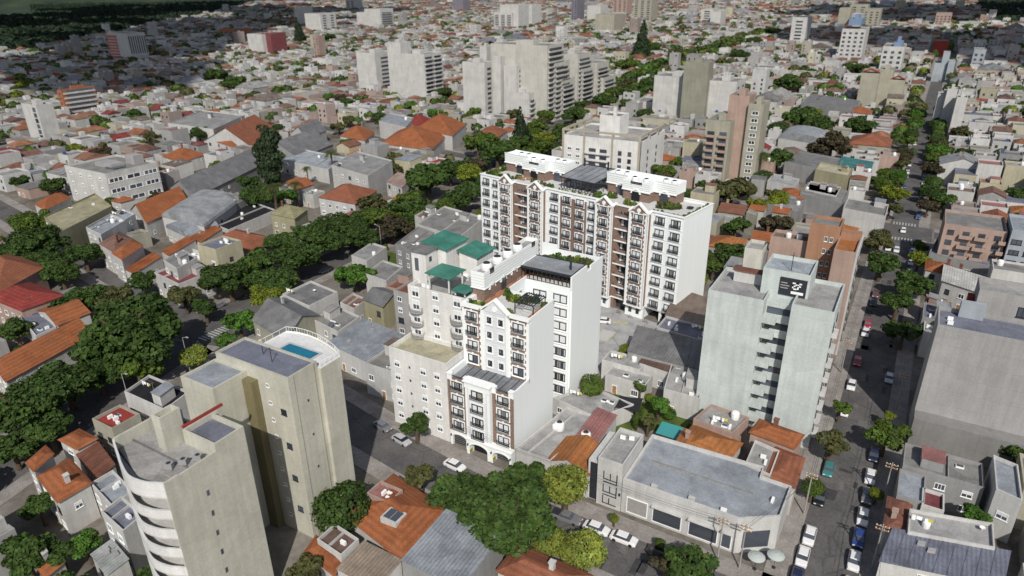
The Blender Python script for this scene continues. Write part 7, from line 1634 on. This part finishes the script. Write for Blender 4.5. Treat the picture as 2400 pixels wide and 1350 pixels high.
for x, y, rz, lab in ((-143.2,158,3.14,'street lamp by the avenue hedge'),(-128.5,62,.0,'street lamp between avenue and cream towers'),(-131.5,78,0,'street lamp behind the black roof terrace'),(-158,112,0,'street lamp near the crossing of the avenue')): street_lamp(x, y, rz, lab)
t = thing('light_well', 'white framed glass light well rising from the long orange tiled roof', 'skylight', (-56.6, 59.6, 5.6), 0)
b = MB(); b.box(-1.5, 1.5, -1.3, 1.3, 0, 1.5); part(t, 'curb', b, PL, 'W'); b = MB(); b.box(-1.2, -.05, -1.0, 1.0, 1.5, 1.56); b.box(.05, 1.2, -1.0, 1.0, 1.5, 1.56); part(t, 'pane', b, GLASS)
lawn = MB()
for (x0,x1,y0,y1) in ((-44.5,-36.5,104,119.5),(-36.5,-25.5,109,120),(6.6,9.0,96,103),(-130,-142,150,160),(-232,-205,140,160),(-24,-30,133.6,136.2),(12,18,100,103)): lawn.quad((x0,y0,.016),(x1,y0,.016),(x1,y1,.016),(x0,y1,.016))
tag(struct('lawn', lawn, GRASS), kind='structure')
t = thing('shade_sail', 'black square shade sail over the garden lawn', 'shade sail', (-38.6, 110.2, .8), .2); b = MB(); n = 6; vs = []
for i in range(n+1):
    for j in range(n+1):
        u, v = i/n*2-1, j/n*2-1; pin = 1-.16*((1-u*u)+(1-v*v))*.5; vs.append((u*2.4*pin, v*2.4*pin, 2.9-.35*(1-u*u)*(1-v*v)+.15*u*v))
b.add(vs, [(i*(n+1)+j, i*(n+1)+j+1, (i+1)*(n+1)+j+1, (i+1)*(n+1)+j) for i in range(n) for j in range(n)]); part(t, 'cloth', b, OBJ, 'BK')
for u in (-1,1):
    for v in (-1,1): b = MB(); b.bar((u*2.45,v*2.45,0), (u*2.4,v*2.4,2.9+.15*u*v), .06); part(t, 'post', b, DARK)
t = thing('awning', 'turquoise awning behind the sign tower', 'awning', (-28.6, 106.6, 0), 0); b = MB(); b.add([(-2.6,-1.8,2.6),(2.6,-1.8,2.6),(2.6,1.8,3.1),(-2.6,1.8,3.1)], [(0,1,2,3)]); part(t, 'cloth', b, OBJ, (.05,.26,.27))
for u in (-1,1):
    for v in (-1,1): b = MB(); b.bar((u*2.5,v*1.7,0), (u*2.5,v*1.7,2.6+(.5 if v>0 else 0)), .05); part(t, 'post', b, DARK)
for x, y, lab in ((-46.0,94,'dark topped round water tank beside the blank wall of the slim tower'),(-40.5,93.6,'white barrel water tank on the low white roof before the orange tiles')):
    t = thing('water_tank', lab, 'water tank', (x, y, 5.0), 0); b = MB(); b.lathe([(.85,0),(.95,.6),(.9,1.3),(.6,1.6)], n=16); part(t, 'body', b, TANKM); b = MB(); b.lathe([(.55,1.58),(.4,1.75),(.05,1.8)], n=14); part(t, 'lid', b, DARK)
planter_row([(-144, 150), (-143.8, 161)], 0, 'low light green hedge along the avenue', None, 16, (1.4, 2.1), ('L', 'M'), seed=40)

# ------------------------------------------------------------------ the rest of the city, block by block
LANDMARKS = [('the wavy balcony tower',-74,40),('the pool tower',-76,58),('the slim white tower',-58,104),('the wide white block',-76,170),('the green-roofed apartments',-72,104),('the mint tower',-17,124),('the salmon tower',-22,168),('the blank grey tower',19,136),
    ('the white sign tower',-31,89),('the framed white building',-115,283),('the stepped white complex',-225,380),('the white slab apartment tower',-345,420),('the cream terraced blocks',-205,440),('the olive-cored white tower',-115,430),('the pink balcony tower',-70,290),('the cream gabled pair',-22,540),('the grey-white twin slab',16,465),
    ('the long industrial shed',-245,185),('the white ribbon-window office',-275,155),('the olive-yellow building',-240,115),('the orange brick tower',-487,250),('the narrow left-edge slab tower',-420,200),('the white hotel slab',-830,540),('the red-roofed school',-190,80),('the palm garden',-215,165),('the broad orange villa',-220,315),('the pink toothed balcony block',20,230),('the long turquoise roof',-18,325),('the grey hall roof',-45,500),('the blue-crowned tower',-75,850),('the red-core white building',-730,630)]
USED = {}
for o in bpy.data.objects:
    if 'label' in o.keys(): USED[o['label']] = 1
ORD = ['','second ','third ','fourth ','fifth ','sixth ','seventh ','eighth ','ninth ','tenth ','eleventh ','twelfth ','thirteenth ','fourteenth ','fifteenth ','sixteenth ']
def locate(items, form):
    """items: (x, y, look). Give each a label from its look and its place near a landmark, ranked by distance."""
    B_ = {}
    for i, (x, y, look) in enumerate(items):
        best = min(LANDMARKS, key=lambda l: (l[1]-x)**2+(l[2]-y)**2); lx, ly = best[1], best[2]
        L = math.hypot(lx, ly); fx, fy = lx/L, ly/L; dx, dy = x-lx, y-ly; al = dx*fx+dy*fy; sd = dx*fy-dy*fx
        rel = ('behind' if al > 0 else 'in front of') if abs(al) > abs(sd) else ('right of' if sd > 0 else 'left of')
        B_.setdefault((look, rel, best[0]), []).append((math.hypot(dx, dy), i))
    out = [None]*len(items)
    for (look, rel, nm), L in B_.items():
        L.sort()
        for k, (d, i) in enumerate(L):
            lab = f"{look} {rel} {nm}" if len(L) == 1 else f"{look}, {ORD[k] if k < len(ORD) else 'far '}nearest {rel} {nm}"
            while lab in USED: lab += ' too'
            USED[lab] = 1; out[i] = lab
    return out
def in_view(x, y, z=4, marg=.06, low=1.15):
    v = Vector((x, y, z-CAM_H)); w = v.dot(_f)
    if w < 5: return False
    px, py = v.dot(_r)/w*1600/1200, -v.dot(_u)/w*1600/675
    return abs(px) < 1+marg and -low < py < 1.2
rr = random.Random(21); cells = []
def bend(x, y):          # streets far to the left lean away slightly
    return x, y
ys = 20.0
yrows = []
y = 84.0
while y < 4200:
    yrows.append(y); y += 11.5 if y < 230 else (10 if y < 500 else 11.5 if y < 900 else (17 if y < 1800 else 30))
def street_band(x, y):
    # further cross and long streets of the grid, not drawn by hand
    if y > 300:
        q = (y-262) % 128
        if q < 11: return True
    if x < -175:
        q = (-x-152) % 140
        if q < 11 or q > 136: return True
    if x > 20:
        if (x-150) % 150 < 11: return True
    return False
for yy in [4, 15, 26, 37, 48, 59] + yrows:
    step = 10.5 if yy < 230 else (9.2 if yy < 500 else 10.5 if yy < 900 else 15 if yy < 1800 else 26)
    x = (-2400.0 if yy < 1200 else -yy*2.0) if yy > 300 else -1000
    while x < (460 if yy < 1200 else yy*.5):
        cx = x+rr.uniform(-1.2, 1.2); cy = yy+rr.uniform(-1.5, 1.5); x += step
        if in_view(cx, cy, 4, .3 if cy < 600 else .06, 1.6): cells.append((cx, cy, step))
cells.sort(key=lambda c: c[0]**2+c[1]**2)
def wooded(x, y):       # the city ends in woods to the far left and far right
    return (x < -1080 and y < -(x+1080)*1.05+520) or (x > 90 and y > 1700)
n_house = len(HAND); far_b = MB(); far_roof = MB(); tree_pts = []; proc = []; near_trees = []
for (cx, cy, step) in cells:
    p = rr.random()
    w, d = rr.uniform(.78, 1.03)*step, rr.uniform(.72, 1.02)*step*1.05
    hall = cy > 250 and rr.random() < .045
    if hall: w, d = rr.uniform(1.4, 2.2)*step, rr.uniform(1.2, 1.9)*step
    if street_band(cx, cy) or on_street(cx, cy, w*.5): 
        if rr.random() < .35 and cy > 240 and not on_street(cx, cy, -4): tree_pts.append((cx, cy, rr.uniform(2.5, 4.5)))
        continue
    if wooded(cx, cy):
        if rr.random() < .75: tree_pts.append((cx, cy, rr.uniform(5, 9)))
        continue
    park = math.sin(cx*.013+1.3)*math.cos(cy*.011)+.5*math.sin(cx*.031+cy*.027)
    ptree = .15+.14*max(0, park)+(.1 if cx < -250 and cy > 450 else 0)+(.12 if cy > 1100 else 0)
    if p < ptree: tree_pts.append((cx, cy, rr.uniform(2.4, 5.2))); continue
    if p > .955: continue
    if not free(cx-w/2, cx+w/2, cy-d/2, cy+d/2):
        w2, d2 = w*.6, d*.6
        if free(cx-w2/2, cx+w2/2, cy-d2/2, cy+d2/2): w, d = w2, d2
        else: continue
    h = rr.choice([3.6, 4, 4.2, 5, 6.5, 7, 7.2]) if rr.random() < .95 else rr.uniform(9, 12)
    s = rr.random(); ft = .52 if cy < 300 else .58; style = 'flat' if s < ft or h > 8 else ('hip' if s < ft+.1 else 'gx' if s < ft+.17 else 'gy' if s < ft+.24 else 'shed')
    wc = rr.choice(WALLCOLS); rcx = rr.choice(FLATCOLS) if style in ('flat', 'shed') else rr.choice(TILECOLS if cy < 300 else ['T','T','T2','T2','BR2','RUST','RED2'])
    if style == 'flat' and rr.random() < .12: rcx = rr.choice(['RED','RUST','RD'])
    if hall: h = rr.uniform(5, 9); style = rr.choice(['flat', 'gy', 'gx', 'flat']); rcx = rr.choice(['G', 'GR2', 'BG2', 'BG', 'G2', 'LG', 'BR3']); claim(cx-w/2, cx+w/2, cy-d/2, cy+d/2)
    elif cy > 480 and rr.random() < .009: h = rr.uniform(14, 28); style = 'flat'; rcx = rr.choice(['GR2', 'G2', 'LG'])
    proc.append((cx, cy, w, d, h, style, wc, rcx))
    if rr.random() < .16: tree_pts.append((cx+rr.choice((-1,1))*w*.55, cy-d*.5, rr.uniform(1.6, 3.2)))
NAMEC = dict(W='white', C='cream', G2='grey', LG='pale grey', P='pink', W2='white', Y3='yellowish', GR='dark grey', GR2='grey', BG='blue-grey', BG2='lilac-grey', G='grey', BR3='brown', RD='dull pink', T='orange', T2='terracotta', O='bright orange', RED2='dark red', BR2='brown', RUST='rust', RED='red')
STN = dict(flat='flat', hip='hipped', gx='ridged', gy='gabled', shed='metal')
seen = [c for c in proc if in_view(c[0], c[1], 4, .02, 1.04)]; near = seen[:300-n_house-2]; nearset = set(id(c) for c in near)
labs = locate([(c[0], c[1], f"{'tall' if c[4]>8 else 'two-storey' if c[4]>5.5 else 'low'} {NAMEC[c[6]]} house, {NAMEC[c[7]]} {STN[c[5]]} roof") for c in near], None)
for i, (c, lab) in enumerate(zip(near, labs)):
    house((c[0]+c[2]/2, c[1]-c[3]/2), (-1, 0), c[2], (0, 1), c[3], c[4], c[5], c[6], c[7], lab, 1 if c[1] < 190 else 0, 1000+i)
def jit(c, a=.2):
    k = rr.uniform(1-a, 1+a*.7); v = COLS[c]; m_ = sum(v)/3; q = rr.uniform(.1, .5)      # far colours partly greyed, by a random share
    return tuple((t*(1-q)+m_*q)*k for t in v)
GL = (.03, .035, .045)
for (cx, cy, w, d, h, style, wc, rcx) in [c for c in proc if id(c) not in nearset]:
    x0, x1, y0, y1 = cx-w/2, cx+w/2, cy-d/2, cy+d/2; cw, cr = jit(wc), jit(rcx)
    if style in ('flat', 'shed'):
        far_b.box(x0, x1, y0, y1, 0, h, 0, cw); t = .3
        far_b.box(x0, x1, y0, y0+t, h, h+.7, 0, cw); far_b.box(x1-t, x1, y0+t, y1, h, h+.7, 0, cw); far_b.box(x0, x0+t, y0+t, y1, h, h+.7, 0, cw); far_b.box(x0+t, x1-t, y1-t, y1, h, h+.7, 0, cw)
        far_roof.quad((x0+t,y0+t,h+.02),(x1-t,y0+t,h+.02),(x1-t,y1-t,h+.02),(x0+t,y1-t,h+.02), 0, cr)
        if rr.random() < .45: a = rr.uniform(1.5, 3.5); xx = rr.uniform(x0+.5, max(x0+.6, x1-a-.5)); yy = rr.uniform(cy, max(cy+.1, y1-a)); far_b.box(xx, xx+a, yy, yy+a, h+.01, h+rr.uniform(1.2, 3), 0, jit('W'))
        if rr.random() < .3: xx, yy = rr.uniform(x0+1, x1-1), rr.uniform(y0+1, y1-1); far_b.box(xx-.6, xx+.6, yy-.6, yy+.6, h+.01, h+1.3, 0, (.6,.6,.6) if rr.random() < .7 else (.05,.1,.25))
    else:
        far_b.box(x0, x1, y0, y1, 0, h, 0, cw); e = .3; rh = min(w, d)*.24
        if style == 'gx': A, Bq = (x0-e, cy, h+rh), (x1+e, cy, h+rh)
        elif style == 'gy': A, Bq = (cx, y0-e, h+rh), (cx, y1+e, h+rh)
        else: A, Bq = ((x0+d*.4, cy, h+rh), (x1-d*.4, cy, h+rh)) if w > d else ((cx, y0+w*.4, h+rh), (cx, y1-w*.4, h+rh))
        c = [(x0-e,y0-e,h),(x1+e,y0-e,h),(x1+e,y1+e,h),(x0-e,y1+e,h)]
        if style == 'gx' or (style == 'hip' and w > d): far_roof.add(c+[A, Bq], [(0,1,5,4),(2,3,4,5),(3,0,4),(1,2,5)], 0, cr)
        else: far_roof.add(c+[A, Bq], [(1,2,5,4),(3,0,4,5),(0,1,4),(2,3,5)], 0, cr)
    for k in range(max(1, int(h/2.9))):
        for i in range(max(1, int(w/3.4))):
            if rr.random() < .6: xx = x0+w*(i+.5)/max(1, int(w/3.4)); far_b.box(xx-.6, xx+.6, y0-.06, y0-.001, .9+2.9*k, 2.3+2.9*k, 0, GL)
tag(struct('distant_houses', far_b, PLS), kind='stuff'); tag(struct('distant_roofs', far_roof, RFS), kind='stuff')

# street trees along the long street and the avenue, then all remaining trees
rt = random.Random(9)
row = []
for y in np.arange(212, 520, 9.0):
    if 250 < y < 275: continue
    for x in (-4.4+y*.004, 8.2+y*.004):
        if rt.random() < .55: row.append((x+rt.uniform(-.6,.6), y+rt.uniform(-2,2), rt.uniform(3.0, 5.0)))
def ave(y): 
    P = ST_L[1]
    for (xa, ya), (xb, yb) in zip(P, P[1:]):
        if ya <= y <= yb: return xa+(xb-xa)*(y-ya)/(yb-ya)
    return -150
for y in (22, 31, 70, 116, 124, 148, 168, 176):
    for o in (-8.3, 7.8): row.append((ave(max(y, 101))+o+(0 if y > 95 else (100-y)*.21), y+rt.uniform(-2,2), rt.uniform(4, 6)))
for y in np.arange(190, 1300, 9.0):
    for o in (-8.5, 8.5):
        if rt.random() < .8: row.append((ave(y)+o+rt.uniform(-1.5,1.5), y+rt.uniform(-2,2), rt.uniform(3.4, 6)))
allt = [t for t in row+tree_pts if free(t[0]-1, t[0]+1, t[1]-1, t[1]+1) and in_view(t[0], t[1], 4, .25)]
allt.sort(key=lambda t: (t[0]**2+t[1]**2)/t[2]**2)
n_ind = 300-len(TREES)-3
inv = [t for t in allt if in_view(t[0], t[1], 4, .02, 1.05)]; rest = [t for t in allt if not in_view(t[0], t[1], 4, .02, 1.05)]; allt = inv[:n_ind]+inv[n_ind:]+rest
look = []
kinds = []
for (x, y, r) in allt[:n_ind]:
    c = rt.choice('DDDDDMMMOOGLX'); kinds.append(c); look.append((x, y, f"{'large' if r>4.2 else 'medium' if r>2.9 else 'small'} {dict(D='dark green', M='mid green', O='olive', G='bright green', L='lime green', X='brownish green')[c]} tree"))
tl_ = locate(look, None)
for i, ((x, y, r), c, lab) in enumerate(zip(allt[:n_ind], kinds, tl_)): tree('broad' if i % 7 else 'ball', x, y, r, r*1.5+2.2, c, lab, 200+i)
Pp, Cc = [], []
rn = np.random.default_rng(3)
for (x, y, r) in allt[n_ind:]:
    dist = math.hypot(x, y); n = 90 if dist < 700 else 40
    D = rn.normal(size=(n,3)); D /= np.linalg.norm(D,axis=1)[:,None]; D[:,2] = np.abs(D[:,2])*.9-.15
    lob = 1+.22*np.sin(D[:,0]*5+x)*np.cos(D[:,1]*5+y); P = np.array([x, y, r*.9+1.2])+D*np.array([r,r,r*.85])*lob[:,None]
    Pp.append(leaf_quads(P, D/np.linalg.norm(D,axis=1)[:,None], r*.26 if n == 90 else r*.38, rn)); c = np.array(LC[rt.choice('DDDDDMMOOGL')])*rt.uniform(.8,1.2) if not wooded(x, y) else np.array((.022,.04,.024))*rt.uniform(.8,1.3); Cc.append(np.tile(c, (n,1)))
V = np.concatenate(Pp); me = quads_mesh('distant_trees', V, LEAFS, col=np.concatenate(Cc)); tag(link('distant_trees', me), kind='stuff')

# ------------------------------------------------------------------ clouds: they float above the frame and shade the far corners, as in the photograph
cl = MB(); rcl = random.Random(4); CZ = 620.0
ico = []
def blob(x, y, z, r):
    n, m_ = 10, 5; v = []; f = []
    for i in range(m_+1):
        t = math.pi*i/m_
        for k in range(n): v.append((x+r*math.sin(t)*math.cos(6.283*k/n)*rcl.uniform(.9,1.1), y+r*math.sin(t)*math.sin(6.283*k/n)*rcl.uniform(.9,1.1), z+r*.35*math.cos(t)))
    for i in range(m_):
        for k in range(n): f.append((i*n+k, i*n+(k+1)%n, (i+1)*n+(k+1)%n, (i+1)*n+k))
    cl.add(v, f)
sx, sy = sdir.x/sdir.z*CZ, sdir.y/sdir.z*CZ
for path, wid in (([(-1700, 700), (-2400, 1500), (-2900, 2300)], 260), ([(120, 1900), (260, 2700)], 230), ([(-700, 300), (-900, 520), (-1150, 800), (-1500, 1300), (-1900, 2100)], 150), ([(40, 1250), (260, 1000), (420, 800)], 150)):
    for i in range(int(26)):
        t = i/26*(len(path)-1); k = min(int(t), len(path)-2); u = t-k; gx = path[k][0]*(1-u)+path[k+1][0]*u; gy = path[k][1]*(1-u)+path[k+1][1]*u; s_ = .6+.5*gy/900
        for _ in range(3): blob(gx+sx+rcl.uniform(-1,1)*wid*s_, gy+sy+rcl.uniform(-1,1)*wid*.6*s_, CZ+rcl.uniform(-30,60), rcl.uniform(50,110)*s_)
tag(struct('clouds', cl, make_simple('cloud_white', (.85,.85,.86), 1, .03)), kind='stuff')
